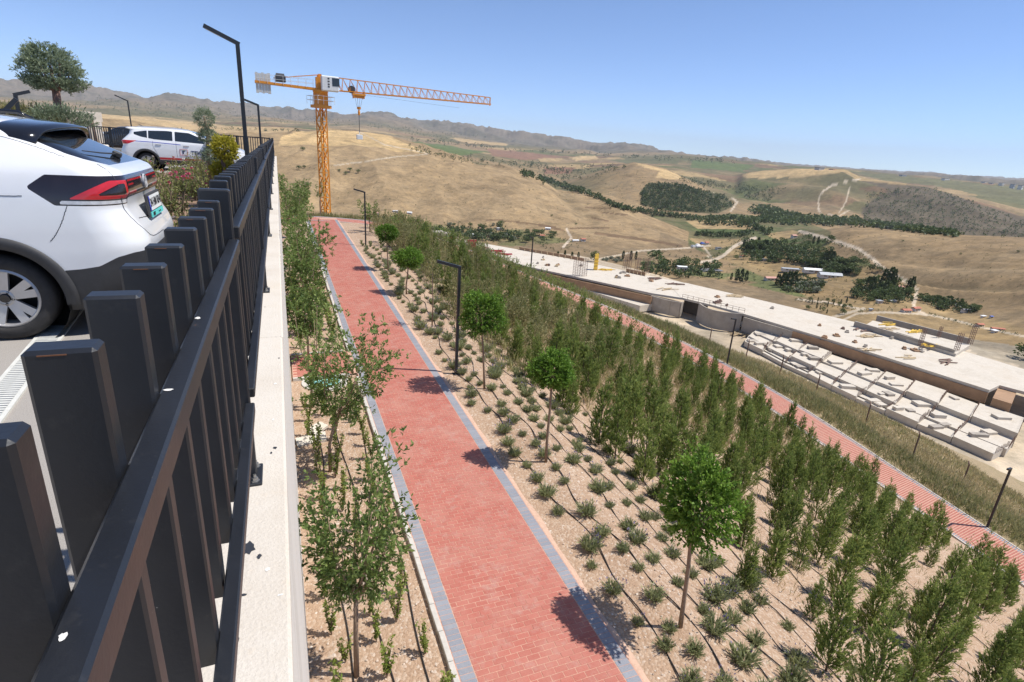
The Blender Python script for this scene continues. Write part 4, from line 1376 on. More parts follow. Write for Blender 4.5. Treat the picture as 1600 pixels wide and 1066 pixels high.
# bare-stemmed young tree
B = onz(675, 512, -6.25)
t_ = empty('young_tree', (B.x, B.y, hz(B.x, B.y)), 0, 'thin bare-stemmed young tree with a wispy top left of the lamp post', 'tree')
m = MB(); m.tube([(0, 0, -.05), (.02, 0, .9), (-.02, .02, 1.75), (0, 0, 2.2)], [.026, .022, .016, .006], 6); m.build('trunk', M['bark'], t_, smooth=True)
g = np.random.default_rng(77); Lv = Leaves(); n = 60; Bp = np.stack([g.normal(0, .12, n), g.normal(0, .12, n), g.uniform(1.6, 2.4, n)], 1); sprigs(Lv, Bp, rdir(n, .5, g), g.uniform(.1, .25, n), 7, .06, .3, g.uniform(.3, .8, n), .6, 0, g)
link('crown', Lv.mesh('wispy_crown', M['weedg']), t_)


# ---- trees of the narrow bed under the wall
def leafy_tree(name, base_px, top_px, fork_px, wpx, label, seed, nleaf=1900, leaf=.075, mat='ash', cat='tree', nbr=9, zg=-6.35, grp=None, low=.0):
    g = np.random.default_rng(seed); r0 = random.Random(seed)
    B = onz(*base_px, zg); r_ = math.hypot(B.x, B.y)
    zf = onr(*fork_px, r_).z - zg; zt = onr(*top_px, r_).z - zg
    c3 = onr(top_px[0], (top_px[1] + fork_px[1]) / 2, r_); dep = proj(c3)[2]; R = wpx * dep / FPX / 2
    t_ = empty(name, (B.x, B.y, zg), 0, label, cat, grp)
    m = MB(); cx_, cy_ = c3.x - B.x, c3.y - B.y
    m.tube([(0, 0, -.05), (.01, .015, zf * .5), (cx_ * .3, cy_ * .3, zf)], [.036, .03, .026], 8)
    tips = []
    for k in range(nbr):
        a = 2 * math.pi * k / nbr + r0.uniform(-.3, .3); e = r0.uniform(.35, .95)
        tip = Vector((cx_ + R * e * math.cos(a), cy_ + R * e * math.sin(a), zf + (zt - zf) * r0.uniform(.45, .95)))
        st = Vector((cx_ * .3, cy_ * .3, zf * r0.uniform(.85, 1.0)))
        mid = st.lerp(tip, .45) + Vector((R * .15 * math.cos(a), R * .15 * math.sin(a), -.06))
        m.tube([st, mid, tip], [.016, .011, .004], 5); tips.append((st, mid, tip))
    m.build('trunk', M['bark'], t_, smooth=True)
    Lv = Leaves()
    P = []; D = []
    per = nleaf // nbr
    for st, mid, tip in tips:
        nb = per // 9
        for _ in range(nb):
            t1 = r0.uniform(.25, 1.05); q = (st.lerp(mid, t1 * 2) if t1 < .5 else mid.lerp(tip, t1 * 2 - 1)) + Vector((r0.gauss(0, R * .14), r0.gauss(0, R * .14), r0.gauss(0, R * .10) - low))
            P.append(q); d_ = (q - Vector((cx_, cy_, zf + .3 * (zt - zf)))).normalized() + Vector((r0.gauss(0, .4), r0.gauss(0, .4), r0.gauss(0.05, .3))); D.append(d_.normalized())
    P = np.array(P); D = np.array(D); n = len(P)
    sprigs(Lv, P, D, g.uniform(.1, .22, n), 9, leaf, .2, np.clip(g.normal(.5, .2, n), 0, 1), .8, -.05, g)
    link('crown', Lv.mesh('leafy_crown', M[mat]), t_)
    return t_, (cx_, cy_, zf, zt, R)


t1, info = leafy_tree('ash_tree', (557, 1052), (562, 712), (553, 925), 165, 'slender tree with light green crown and dry twigs nearest in the wall bed', 701, 6000, .07, nbr=11)
# tangle of dry twigs under its crown
m = MB(); cx_, cy_, zf, zt, R = info
for k in range(85):
    a = random.uniform(0, 6.28); s0 = Vector((.05 * math.cos(a), .05 * math.sin(a), zf * random.uniform(.86, 1.05)))
    d_ = Vector((math.cos(a) * random.uniform(.2, .8) + .15, math.sin(a) * random.uniform(.2, .8), random.uniform(.1, 1.1))).normalized()
    e_ = s0 + d_ * random.uniform(.15, .5); m.tube([s0, s0.lerp(e_, .5) + Vector((random.gauss(0, .03),) * 3), e_], [.004, .003, .0015], 3, False)
o = m.build('dry_twigs', M['twig'], t1); o['kind'] = 'stuff'
leafy_tree('ash_tree', (516, 738), (552, 492), (514, 652), 142, 'taller tree spreading its leafy branches over the kerb of the red path', 702, 6000, .085, nbr=12)
leafy_tree('ash_tree', (488, 640), (484, 470), (486, 580), 60, 'thin tree standing close against the wall before the side path', 703, 900, .08, nbr=6)
for i, (bx, by, tx, ty, w) in enumerate([(478, 520, 474, 395, 78), (474, 465, 486, 345, 84), (470, 440, 470, 360, 66), (482, 560, 478, 450, 64), (466, 420, 464, 318, 55), (462, 395, 462, 282, 58), (458, 375, 458, 272, 46), (468, 352, 468, 282, 40)]):
    leafy_tree('ash_tree', (bx, by), (tx, ty), (bx, by - (by - ty) * .38), w, 'leafy green tree in the wall bed, %s beyond the side path' % ['first', 'second', 'third', 'fourth', 'fifth', 'sixth', 'seventh', 'eighth'][i], 710 + i, 3400, .11, nbr=8, zg=-6.1)
for i, (bx, by, tx, ty, w) in enumerate([(500, 318, 499, 282, 16), (578, 355, 575, 312, 34)]):
    B = onr(bx, by, 47 if i == 0 else 40); zg = B.z
    t_, _ = leafy_tree('bushy_tree', (bx, by), (tx, ty), (bx, by - (by - ty) * .3), w, ['tiny tree top rising beside the crane mast', 'dark green tree directly behind the far black lamp post'][i], 730 + i, 1500 if i else 500, .09, 'robinia', nbr=7, zg=zg)
    if i == 0: m = MB(); m.tube([(0, 0, -4), (0, 0, .2)], .05, 5); m.build('lower_trunk', M['bark'], t_)
    else: m = MB(); m.tube([(0, 0, -2), (0, 0, .2)], .05, 5); m.build('lower_trunk', M['bark'], t_)


# ---- upright young shrubs in the wall bed
def euonymus_mesh(seed):
    g = np.random.default_rng(seed); Lv = Leaves(); m = MB()
    for k in range(6):
        a = g.uniform(0, 6.28); top = Vector((.13 * math.cos(a) * g.uniform(.2, 1), .13 * math.sin(a) * g.uniform(.2, 1), g.uniform(.3, .62)))
        m.tube([(0, 0, -.02), tuple(top * .5 + Vector((.02, 0, .02))), tuple(top)], [.007, .005, .002], 4, False)
        n = 34; tt = g.uniform(.2, 1.03, n); P = np.array(top)[None] * tt[:, None]
        Lv.add(P, rdir(n, .35, g), g.uniform(.035, .065, n), .014, np.clip(.25 + .6 * tt + g.normal(0, .15, n), 0, 1), 0, .05, g)
    return Lv.mesh('shrub_leaves', M['euonymus']), m.mesh('shrub_stems', M['bark'])


EUO = [euonymus_mesh(800 + i) for i in range(4)]
for ri, (xr, nm) in enumerate([(.32, 'along the wall'), (.78, 'in the middle of the wall bed'), (1.28, 'along the kerb')]):
    y = 3.2 + .2 * ri
    while y < 26:
        x = xr + random.gauss(0, .07); yj = y + random.gauss(0, .07); y += .62 if y < 14 else .8
        if 14.8 < yj < 17.1: continue
        if 13.7 < yj < 14.8 and .1 < x < 1.5: continue
        me, st = random.choice(EUO); s = random.uniform(.75, 1.25) * (1.0 if yj < 15 else 1.45)
        half = 'before' if yj < 15 else 'beyond'
        t_ = empty('euonymus_shrub', (x, yj, hz(x, yj)), random.uniform(0, 6.28), 'upright yellow-green young shrub planted %s, %s the side path' % (nm, half), 'shrub', 'young shrubs %s, %s the side path' % (nm, half))
        t_.scale = (s, s, s * random.uniform(.9, 1.2)); link('leaves', me, t_); link('stems', st, t_)
for ri, xr in enumerate((.42, .9, 1.4)):
    pts = []; y = 2.5
    while y < 12.3: x = xr + .06 * math.sin(y * 1.3 + ri * 2); pts.append((x, y, hz(x, y) + .014)); y += .2
    m = MB(); m.tube(pts, .011, 5); o = m.build('drip_hose', M['hose'], None, smooth=True); tag(o, 'black drip hose in the wall bed, %s' % ['line nearest the wall', 'middle line', 'line nearest the kerb'][ri], 'hose', 'drip hoses in the wall bed')
# manhole cover with pale concrete ring beside the side path
q_ = onz(508, 600, -6.33)
t_ = empty('manhole', (q_.x, q_.y, hz(q_.x, q_.y)), 0, 'round turquoise manhole cover in a pale concrete ring below the side path', 'manhole')
m = MB(); m.lathe([(.62, -.05), (.6, .035), (.40, .04), (.385, .02)], n=28); m.build('concrete_ring', M['kerb'], t_)
m = MB(); m.lathe([(.38, .0), (.38, .028), (.30, .032), (0, .032)], n=28); m.build('cover', plain('turquoise_cover', (.22, .50, .47), .7, .15, 10), t_)
# broken paving slabs lying below the wall
for i, (px, py, s, rz_) in enumerate([(487, 688, .34, .2), (496, 676, .25, .9)]):
    q_ = onz(px, py, -6.32); m = MB(); m.prism([(-s, -s * .5), (s * .8, -s * .6), (s, s * .4), (.1 * s, s * .6), (-s * .9, s * .45)], 0, .06)
    o = m.build('stone_slab', M['wallc'], None, (q_.x, q_.y, hz(q_.x, q_.y))); o.rotation_euler = (.05, -.04, rz_); tag(o, ['flat pale stone slab lying at the wall foot', 'smaller pale stone slab lying on the bigger slab'][i], 'slab')
    if i: o.location.z += .065

# ---- loose stones on the gravel slope
g = np.random.default_rng(12)
V = []; F = []
nb = 0
ico = [(0, 0, 1), (.9, 0, .35), (.28, .85, .35), (-.72, .52, .35), (-.72, -.52, .35), (.28, -.85, .35), (.5, .5, -.5), (-.6, 0, -.5), (.4, -.6, -.5)]
icf = [(0, 1, 2), (0, 2, 3), (0, 3, 4), (0, 4, 5), (0, 5, 1), (1, 6, 2), (2, 6, 7), (2, 7, 3), (3, 7, 4), (4, 7, 8), (4, 8, 5), (5, 8, 1), (1, 8, 6)]
ico = np.array(ico)
N = 9000
sx = np.where(g.random(N) < .82, g.uniform(4.1, 13, N), g.uniform(.1, 1.6, N)); sy = 2 + 20 * g.random(N) ** 1.4
sz = hN(sx, sy); sc = .006 + .02 * g.random(N) ** 3.0
for k in range(N):
    q = ico * sc[k] * g.uniform(.7, 1.3, 3)
    V.append(q + np.array([sx[k], sy[k], sz[k] + sc[k] * .2])); F.append(np.array(icf) + nb); nb += len(ico)
o = link('loose_stones', np_mesh('loose_stones', np.concatenate(V), np.concatenate(F), plain('loose_stone', (.55, .45, .36), .9, .35, 8, .2), False))
tag(o, 'scattered pale stones lying on the gravel bed', 'stones', kind='stuff')


# ---- weeds: blades on the outer slope and between the far shrubs
def weeds(name, label, n, pick, hgt, wid, mat, seed, vlo=.1, vhi=1.0, tuft=5, lean=.35):
    g = np.random.default_rng(seed); Lv = Leaves()
    X, Y = pick(g, n)
    Z = hN(X, Y) - .02
    P = np.repeat(np.stack([X, Y, Z], 1), tuft, 0); P[:, :2] += g.normal(0, .06, (len(P), 2))
    D = unit(np.stack([g.normal(0, lean, len(P)), g.normal(0, lean, len(P)), np.ones(len(P))], 1))
    patch = np.clip(.5 + 1.5 * fbm(P[:, 0] * .35, P[:, 1] * .35, 3, seed), 0, 1)
    L_ = hgt * g.uniform(.45, 1.15, len(P)) * (.6 + .7 * np.clip(.5 + 1.5 * fbm(P[:, 0] * .6, P[:, 1] * .6, 3, seed + 5), 0, 1))
    Lv.add(P, D, L_, wid, np.clip(vlo + (vhi - vlo) * (.6 * patch + .4 * g.random(len(P))), 0, 1), 0, .12, g)
    o = link(name, Lv.mesh(name, mat)); return tag(o, label, 'weeds', kind='stuff')


def pick_outer(lo, hi, i0=60, i1=385):
    def f(g, n):
        k = g.integers(i0, i1, n); d = g.uniform(lo, hi, n) ** 1.0
        nrm = np.stack([LPT[:, 1], -LPT[:, 0]], 1)
        return LPS[k, 0] + nrm[k, 0] * d, LPS[k, 1] + nrm[k, 1] * d
    return f


def pick_inner(y0, y1, x0, x1, margin=1.5):
    def f(g, n):
        X = []; Y = []
        while sum(map(len, X)) < n:
            x = g.uniform(x0, x1, n); y = g.uniform(y0, y1, n); d, _ = near_path(x, y); ok = d < -margin
            X.append(x[ok]); Y.append(y[ok])
        return np.concatenate(X)[:n], np.concatenate(Y)[:n]
    return f


weeds('verge_weeds', 'tall green and straw-coloured weeds along the outer edge of the lower path', 9000, pick_outer(1.3, 5.5), .62, .018, M['weedg'], 31)
weeds('verge_straw', 'dry straw grass along the outer edge of the lower path', 5000, pick_outer(1.4, 9), .62, .014, M['weed'], 32, .2)
weeds('slope_grass', 'thin dry grass covering the steep slope below the lower path', 11000, pick_outer(5, 22), .5, .022, M['weed'], 33)
weeds('slope_weeds', 'green weeds dotted over the steep slope below the lower path', 5000, pick_outer(4, 20), .5, .022, M['weedg'], 34)
weeds('bed_grass', 'pale dry grass tufts growing between the far junipers', 5500, pick_inner(13, 42, 8, 26), .48, .013, M['weed'], 35)
weeds('bed_weeds', 'green weeds growing between the far shrubs and junipers', 5000, pick_inner(15, 43, 6, 26), .5, .014, M['weedg'], 36)
weeds('near_bed_grass', 'sparse dry grass tufts between the near junipers', 700, pick_inner(3, 14, 8.5, 26), .32, .008, M['weed'], 37)
# ================================================================== CARS
def carpaint(name, col, coat=1.0, rough=.35):
    t = NT(name); f = t.noise(3, 4, .6, t.pos('object'))
    c = t.ramp(f, [(.3, tuple(x * .96 for x in col)), (.7, col)])
    return t.bsdf(c, rough, Coat_Weight=coat, Coat_Roughness=.04)


M['white'] = carpaint('white_car_paint', (.78, .785, .79))
M['silver'] = carpaint('pale_car_paint', (.70, .71, .72))
M['darkcar'] = carpaint('dark_car_paint', (.05, .055, .065))
M['clad'] = plain('black_cladding', (.040, .040, .042), .62, .15, 20, .05)
M['glossb'] = plain('gloss_black', (.010, .010, .012), .12, .1, 3, 0, Coat_Weight=.6, Coat_Roughness=.05)
M['cglass'] = plain('car_glass', (.018, .024, .03), .05, .1, 2, 0, Specular_IOR_Level=.8, Coat_Weight=.6, Coat_Roughness=.03)
M['tail'] = plain('tail_lens_dark', (.018, .012, .014), .12, .2, 10, 0, Coat_Weight=.5, Coat_Roughness=.05)
M['tailred'] = plain('tail_lens_red', (.52, .018, .022), .15, .15, 12, 0, Coat_Weight=.6, Coat_Roughness=.05)
M['tailred2'] = plain('rear_reflector_red', (.22, .010, .014), .25, .15, 12)
M['clear'] = plain('clear_lens', (.55, .56, .58), .12, .2, 25, 0, Coat_Weight=.6, Coat_Roughness=.05)
M['tyre'] = plain('tyre_rubber', (.030, .028, .027), .8, .25, 25, .2)
M['alloy'] = plain('alloy_wheel', (.52, .51, .50), .32, .1, 6, 0, Metallic=.55)
M['blackhole'] = plain('wheel_well', (.008, .008, .008), .9, .1)
M['seam'] = plain('panel_gap', (.05, .05, .055), .8, .1)
M['plate'] = plain('number_plate', (.75, .76, .74), .4, .06, 20)
M['plateblue'] = plain('plate_blue', (.02, .05, .45), .4, .05)
M['teal'] = plain('teal_strip', (.10, .62, .58), .4, .05)
M['ink'] = plain('black_print', (.015, .015, .018), .5, .05)
M['navy'] = plain('navy_print', (.02, .03, .10), .5, .05)
M['redprint'] = plain('red_print', (.55, .03, .035), .4, .08)
M['blueprint'] = plain('blue_print', (.05, .07, .42), .4, .08)


def interp_prof(P, hq):
    P = np.array(P, float)
    return [np.array([float(pchip_col(P[:, 0], P[:, k], np.array([h]))[0]) for h in hq]) for k in range(1, P.shape[1])]


class Shell:
    """car body as a stack of rounded-rectangle rings; rear end at x=0, front at x=L, y across, z up"""
    def __init__(s, prof, nh=110, n=(26, 22, 150, 14, 12), hubs=(1.0, 3.6), hr=.335, arch=.40):
        hs = np.array([p[0] for p in prof])
        hq = np.linspace(hs[0], hs[-1], nh)
        xr, xf, w, rr, rf = interp_prof(prof, hq)
        s.hubs, s.hr, s.arch = hubs, hr, arch
        rows = []
        for i, h in enumerate(hq):
            a, b, W = xr[i], xf[i], w[i]
            r1 = min(rr[i], W * .95, (b - a) * .45); r2 = min(rf[i], W * .95, (b - a) * .45)
            pts = []
            for k in range(n[0]): t = k / n[0]; y = t * (W - r1); pts.append((a + .05 * r1 * (y / max(W, .01)) ** 2, y))
            a0 = .05 * r1 * ((W - r1) / max(W, .01)) ** 2
            for k in range(n[1]): t = k / n[1] * math.pi / 2; pts.append((a + r1 - r1 * math.cos(t) + a0 * (1 - k / n[1]), W - r1 + r1 * math.sin(t)))
            for k in range(n[2]): t = k / n[2]; pts.append((a + r1 + t * (b - r2 - a - r1), W + .012 * math.sin(math.pi * t)))
            for k in range(n[3]): t = k / n[3] * math.pi / 2; pts.append((b - r2 + r2 * math.sin(t), W - r2 + r2 * math.cos(t)))
            for k in range(n[4] + 1): t = k / n[4]; pts.append((b, (W - r2) * (1 - t)))
            rows.append(pts)
        half = np.array([[(x, y, h) for x, y in row] for row, h in zip(rows, hq)])
        mir = half[:, ::-1][:, 1:-1].copy(); mir[..., 1] *= -1
        G = np.concatenate([half, mir], 1)          # closed ring
        # round the wheel arches: pull vertices near the circle onto it
        for hx in hubs:
            dx = G[..., 0] - hx; dz = G[..., 2] - hr; d = np.hypot(dx, dz)
            m_ = (np.abs(d - arch) < .022) & (np.abs(G[..., 1]) > .5)
            f = np.where(m_, arch / np.maximum(d, 1e-6), 1); G[..., 0] = hx + dx * f; G[..., 2] = np.where(m_, hr + dz * f, G[..., 2])
        nh_, nn = G.shape[:2]
        ii, jj = np.meshgrid(np.arange(nh_ - 1), np.arange(nn), indexing='ij')
        a = (ii * nn + jj).ravel(); b = (ii * nn + (jj + 1) % nn).ravel()
        V = G.reshape(-1, 3)
        F = np.stack([b, a, a + nn, b + nn], 1)
        s.C = V[F].mean(1)
        e1 = V[F[:, 1]] - V[F[:, 0]]; e2 = V[F[:, 3]] - V[F[:, 0]]
        s.N = unit(np.cross(e1, e2))
        VN = np.zeros_like(V)
        for k in range(4): np.add.at(VN, F[:, k], s.N)
        s.VN = unit(VN)
        keep = np.ones(len(F), bool)
        for hx in hubs:
            keep &= ~((np.hypot(s.C[:, 0] - hx, s.C[:, 2] - hr) < arch - .003) & (np.abs(s.C[:, 1]) > .5))
        s.V = V; s.left = [tuple(f) for f in F[keep]]
        top = list(range((nh_ - 1) * nn, nh_ * nn)); tc = len(V)
        s.V = np.concatenate([V, V[top].mean(0)[None]]); s.VN = np.concatenate([s.VN, np.array([[0, 0, 1.0]])])
        for k in range(nn): s.left.append((top[(k + 1) % nn], top[k], tc))

    def take(s, phi):
        """cut the remaining skin along phi(x, |y|, h, n) = 0 and return the pieces where phi > 0"""
        P = phi(s.V[:, 0], np.abs(s.V[:, 1]), s.V[:, 2], s.VN)
        sg = P > 0
        ins = []; out = []; newV = []; newN = []; cache = {}; base = len(s.V)

        def cut(a, b):
            k = (a, b) if a < b else (b, a)
            if k not in cache:
                t = P[a] / (P[a] - P[b]); cache[k] = base + len(newV)
                newV.append(s.V[a] + (s.V[b] - s.V[a]) * t); newN.append(s.VN[a] + (s.VN[b] - s.VN[a]) * t)
            return cache[k]
        for f in s.left:
            c = [sg[q] for q in f]
            if all(c): ins.append(f)
            elif not any(c): out.append(f)
            else:
                A = []; B = []; n = len(f)
                for q in range(n):
                    u, v = f[q], f[(q + 1) % n]
                    (A if sg[u] else B).append(u)
                    if sg[u] != sg[v]:
                        w = cut(u, v); A.append(w); B.append(w)
                if len(A) > 2: ins.append(tuple(A))
                if len(B) > 2: out.append(tuple(B))
        if newV: s.V = np.concatenate([s.V, np.array(newV)]); s.VN = np.concatenate([s.VN, unit(np.array(newN))])
        s.left = out
        return ins

    def part(s, name, faces, mat, parent, split=False):
        if not faces: return None
        if split:       # left and right piece as separate objects
            o = None
            for sg in (1, -1):
                o = s.part(name, [f for f in faces if s.V[list(f), 1].mean() * sg > 0], mat, parent) or o
            return o
        u = sorted({q for f in faces for q in f}); ix = {q: k for k, q in enumerate(u)}
        me = bpy.data.meshes.new(name); me.from_pydata([tuple(s.V[q]) for q in u], [], [tuple(ix[q] for q in f) for f in faces])
        me.materials.append(mat); me.polygons.foreach_set('use_smooth', [True] * len(faces)); me.update()
        me.normals_split_custom_set_from_vertices([tuple(s.VN[q]) for q in u])
        return link(name, me, parent)

    def surf(s, x=None, y=None, h=None, side=1, off=.002):
        """nearest surface point to (x,y,h) pushed out along the normal"""
        P = np.array([x, y, h], float); k = np.argmin(((s.C - P) ** 2).sum(1))
        return s.C[k] + s.N[k] * off, s.N[k]

    def seam(s, name, pts, parent, r=.0028, n=60, mat='seam'):
        P = resample(np.array(pts, float), n) if len(pts) > 2 else np.linspace(pts[0], pts[-1], n)
        Q = []
        for p in P:
            d = ((s.C - p) ** 2).sum(1); k = np.argsort(d)[:4]; w = 1 / (d[k] + 1e-5); w /= w.sum()
            Q.append((s.C[k] * w[:, None]).sum(0) + s.N[k[0]] * .0006)
        m = MB(); m.tube([tuple(q) for q in Q], r, 5); return m.build(name, M[mat], parent, smooth=True)


def wheel(parent, x, y, r, side, spokes=5, rim=.225, detail=True, w=.2):
    """wheel centred at (x, y, r); side=+1 outer face towards +y"""
    e = empty('wheel', (x, y, r)); e.parent = parent
    e.rotation_euler = (0, random.uniform(0, 1.2), 0 if side > 0 else math.pi)
    m = MB(); hw = w / 2; n = 48 if detail else 24
    m.lathe([(rim - .005, -hw * .9), (rim, hw * .80), (rim + .012, hw * .95), (rim + .035, hw), (r - .035, hw * .96), (r - .012, hw * .82), (r - .001, hw * .55), (r, 0), (r - .001, -hw * .55), (r - .03, -hw * .95), (rim, -hw)], n=n, axis='y')
    m.build('tyre', M['tyre'], e, smooth=True)
    m = MB(); m.lathe([(rim + .004, hw * .82), (rim - .012, hw * .9), (rim - .022, hw * .78), (rim - .03, hw * .1), (rim - .03, -hw * .8)], n=n, axis='y')
    for k in range(spokes):
        a = 2 * math.pi * k / spokes
        for da in (-.22, .22):
            c_, s_ = math.cos(a + da), math.sin(a + da); c2, s2 = math.cos(a + da * .55), math.sin(a + da * .55)
            tx, tz = -s_, c_
            P = []
            for rr_, ww, dd, cc, sn in ((.035, .026, hw * .62, c2, s2), (rim - .018, .032, hw * .8, c_, s_)):
                P.append([(cc * rr_ - sn * q * ww, dd_, sn * rr_ + cc * q * ww) for q, dd_ in ((-1, dd), (1, dd), (1, dd - .03), (-1, dd - .03))])
            b0 = len(m.v); m.v += P[0] + P[1]
            for f in ((0, 4, 5, 1), (1, 5, 6, 2), (2, 6, 7, 3), (3, 7, 4, 0)): m.f.append(tuple(b0 + i for i in f)); m.mi.append(0)
    m.lathe([(.062, hw * .4), (.062, hw * .66), (.05, hw * .7)], n=20, axis='y')
    rimo = m.build('rim', M['alloy'], e)
    m = MB(); m.lathe([(rim - .03, -.02), (0, -.02)], n=24, axis='y'); m.build('brake_disc', M['blackhole'], rimo)
    m = MB(); m.lathe([(.034, hw * .71), (.03, hw * .735), (0, hw * .74)], n=20, axis='y'); m.build('hub_cap', M['glossb'], rimo)
    if detail:
        for k in range(5):
            a = 2 * math.pi * (k + .5) / 5; m = MB(); m.lathe([(.011, hw * .60), (.011, hw * .685), (0, hw * .685)], (math.cos(a) * .05, 0, math.sin(a) * .05), 8, 'y'); m.build('wheel_bolt', M['glossb'], rimo)
    return e


def arch_parts(sh, parent, W, mat='clad'):
    for hx in sh.hubs:
        for sd_ in (-1, 1):
            m = MB(); n = 40; a0, a1 = rad(-8), rad(188)
            pr = [(sh.arch - .004, -.10), (sh.arch - .004, .016), (sh.arch + .05, .018), (sh.arch + .082, .012), (sh.arch + .086, -.02)]
            b = len(m.v)
            for i in range(n + 1):
                a = a0 + (a1 - a0) * i / n
                for r_, o_ in pr: m.v.append((hx + r_ * math.cos(a), sd_ * (W(sh.hr + r_ * math.sin(a)) + o_), sh.hr + r_ * math.sin(a)))
            for i in range(n):
                for k in range(len(pr) - 1):
                    q = (b + i * len(pr) + k, b + i * len(pr) + k + 1, b + (i + 1) * len(pr) + k + 1, b + (i + 1) * len(pr) + k)
                    m.f.append(q if sd_ > 0 else q[::-1]); m.mi.append(0)
            m.build('wheel_arch', M[mat], parent, smooth=True)
            m = MB(); m.lathe([(sh.arch + .02, -.0), (sh.arch + .02, .34)], (hx, sd_ * (W(.5) - .36) - (0 if sd_ > 0 else .34) + (0 if sd_ > 0 else 0), sh.hr), 28, 'y'); m.lathe([(sh.arch + .02, 0), (0, 0)], (hx, sd_ * (W(.5) - .36), sh.hr), 28, 'y'); m.build('wheel_well', M['blackhole'], parent)


def text_mesh(name, txt, size, mat, parent, Mx, extrude=.002, bold=0.0):
    cu = bpy.data.curves.new(name, 'FONT'); cu.body = txt; cu.size = size; cu.extrude = extrude; cu.offset = bold; cu.align_x = 'CENTER'; cu.align_y = 'CENTER'; cu.resolution_u = 2
    tmp = bpy.data.objects.new(name + '_tmp', cu); COL.objects.link(tmp)
    dg = bpy.context.evaluated_depsgraph_get(); me = bpy.data.meshes.new_from_object(tmp.evaluated_get(dg))
    bpy.data.objects.remove(tmp)
    me.materials.clear(); me.materials.append(M[mat])
    o = link(name, me, parent); o.matrix_local = Mx
    return o


def basis(o, ex, ey):
    ex = Vector(ex).normalized(); ey = Vector(ey).normalized(); ez = ex.cross(ey).normalized(); ey = ez.cross(ex)
    return Matrix(((ex.x, ey.x, ez.x, o[0]), (ex.y, ey.y, ez.y, o[1]), (ex.z, ey.z, ez.z, o[2]), (0, 0, 0, 1)))


# ------------------------------------------------------------ near white crossover, its tail towards the fence
#        h     xr    xf    w    r_rear r_front
PROF1 = [(.22, .30, 4.25, .80, .30, .35), (.30, .15, 4.36, .845, .34, .4), (.42, .05, 4.42, .868, .36, .45), (.58, .012, 4.46, .882, .36, .5), (.72, .0, 4.46, .888, .34, .5), (.84, .03, 4.43, .888, .33, .5),
         (.92, .075, 4.38, .886, .31, .5), (1.04, .125, 4.22, .880, .28, .5), (1.09, .12, 3.95, .876, .27, .5), (1.14, .10, 3.45, .870, .27, .45), (1.22, .105, 3.28, .856, .27, .4), (1.275, .125, 3.16, .842, .27, .35), (1.31, .15, 3.09, .828, .27, .34), (1.335, .20, 3.04, .815, .27, .33),
         (1.36, .265, 2.98, .80, .26, .32), (1.45, .45, 2.76, .742, .25, .3), (1.54, .64, 2.53, .685, .25, .28), (1.60, .77, 2.36, .64, .27, .28), (1.645, .90, 2.2, .59, .28, .26), (1.675, 1.12, 2.05, .49, .25, .24), (1.69, 1.4, 1.95, .32, .2, .2)]
CAR1 = empty('parked_car', (-1.03, 6.09, Z_PARK), math.pi, 'large white crossover parked tail towards the fence in the left foreground', 'car')
S1 = Shell(PROF1, 150, (30, 26, 190, 12, 10), hubs=(.985, 3.6), hr=.335, arch=.405)
W1 = lambda h: float(np.interp(h, [p[0] for p in PROF1], [p[3] for p in PROF1]))
mn = lambda *a: np.minimum.reduce([np.asarray(q, float) + 0 * a[0] for q in a])
mx_ = lambda *a: np.maximum.reduce([np.asarray(q, float) + 0 * a[0] for q in a])
# regions of the skin (positive inside)
def lamp_f(x, y, h, n):
    band = mn(h - 1.098, 1.272 - h)
    low = mn(h - 1.052, 1.12 - h, y - .60)
    tip = mn(.68 - np.maximum(1.17 - h, 0) * 1.25 - x, (.68 - np.maximum(h - 1.19, 0) * 1.3 - x) + 0 * x)
    return mn(mx_(band, low), tip)
red_f = lambda x, y, h, n: mn(y - .615, h - 1.10, 1.238 - h, (.15 + (1.262 - h) * 1.85) - x, mx_(mx_(1.128 - h, h - 1.212), mx_(.655 - y, x - (.12 + (1.225 - h) * 1.6))))
line_f = lambda x, y, h, n: mx_(mn(h - 1.222, 1.236 - h, .585 - y, y - .07), mx_(mn(h - 1.190, 1.204 - h, .585 - y, y - .40), mn(h - 1.118, 1.144 - h, .585 - y, y - .34)))
bars_f = lambda x, y, h, n: mn(h - 1.18, 1.194 - h, y - .62, .33 - x)
clear_f = lambda x, y, h, n: mn(y - .615, h - 1.062, 1.088 - h, .50 - x)
frame_f = lambda x, y, h, n: mn(h - 1.342, 1.60 - h, -.2 - n[:, 0], np.interp(h, [1.34, 1.38, 1.42, 1.60], [.55, .66, .685, .61]) - y, 1.0 - x)
glass_f = lambda x, y, h, n: mn(h - 1.375, 1.60 - h, np.interp(h, [1.375, 1.40, 1.44, 1.60], [.48, .58, .61, .545]) - y)
swin_f = lambda x, y, h, n: mn(y - .4, n[:, 0] + .5, h - 1.345, 1.56 - .05 * np.maximum(x - 2.2, 0) - h, x - (1.0 + np.abs(h - 1.43) * .7), 2.9 - (h - 1.34) * 2.2 - x)
wind_f = lambda x, y, h, n: mn(h - 1.16, 1.62 - h, n[:, 0] - .3, x - 2.0, np.interp(h, [1.16, 1.62], [.7, .5]) - y)
clad_f = lambda x, y, h, n: np.interp(x, [0, .1, .20, .32, .44, .56, .60, 5], [.685, .68, .655, .59, .57, .56, .40, .38]) - h
f_lamp = S1.take(lamp_f)
rest = S1.left; S1.left = f_lamp
f_red = S1.take(red_f); f_rl = S1.take(line_f); f_cl = S1.take(clear_f); f_lamp = S1.left
S1.left = rest
f_fr = S1.take(frame_f); rest = S1.left; S1.left = f_fr; f_gl = S1.take(glass_f); f_fr = S1.left; S1.left = rest
f_sw = S1.take(swin_f); f_wd = S1.take(wind_f); f_cd = S1.take(clad_f)
S1.part('body', S1.left, M['white'], CAR1)
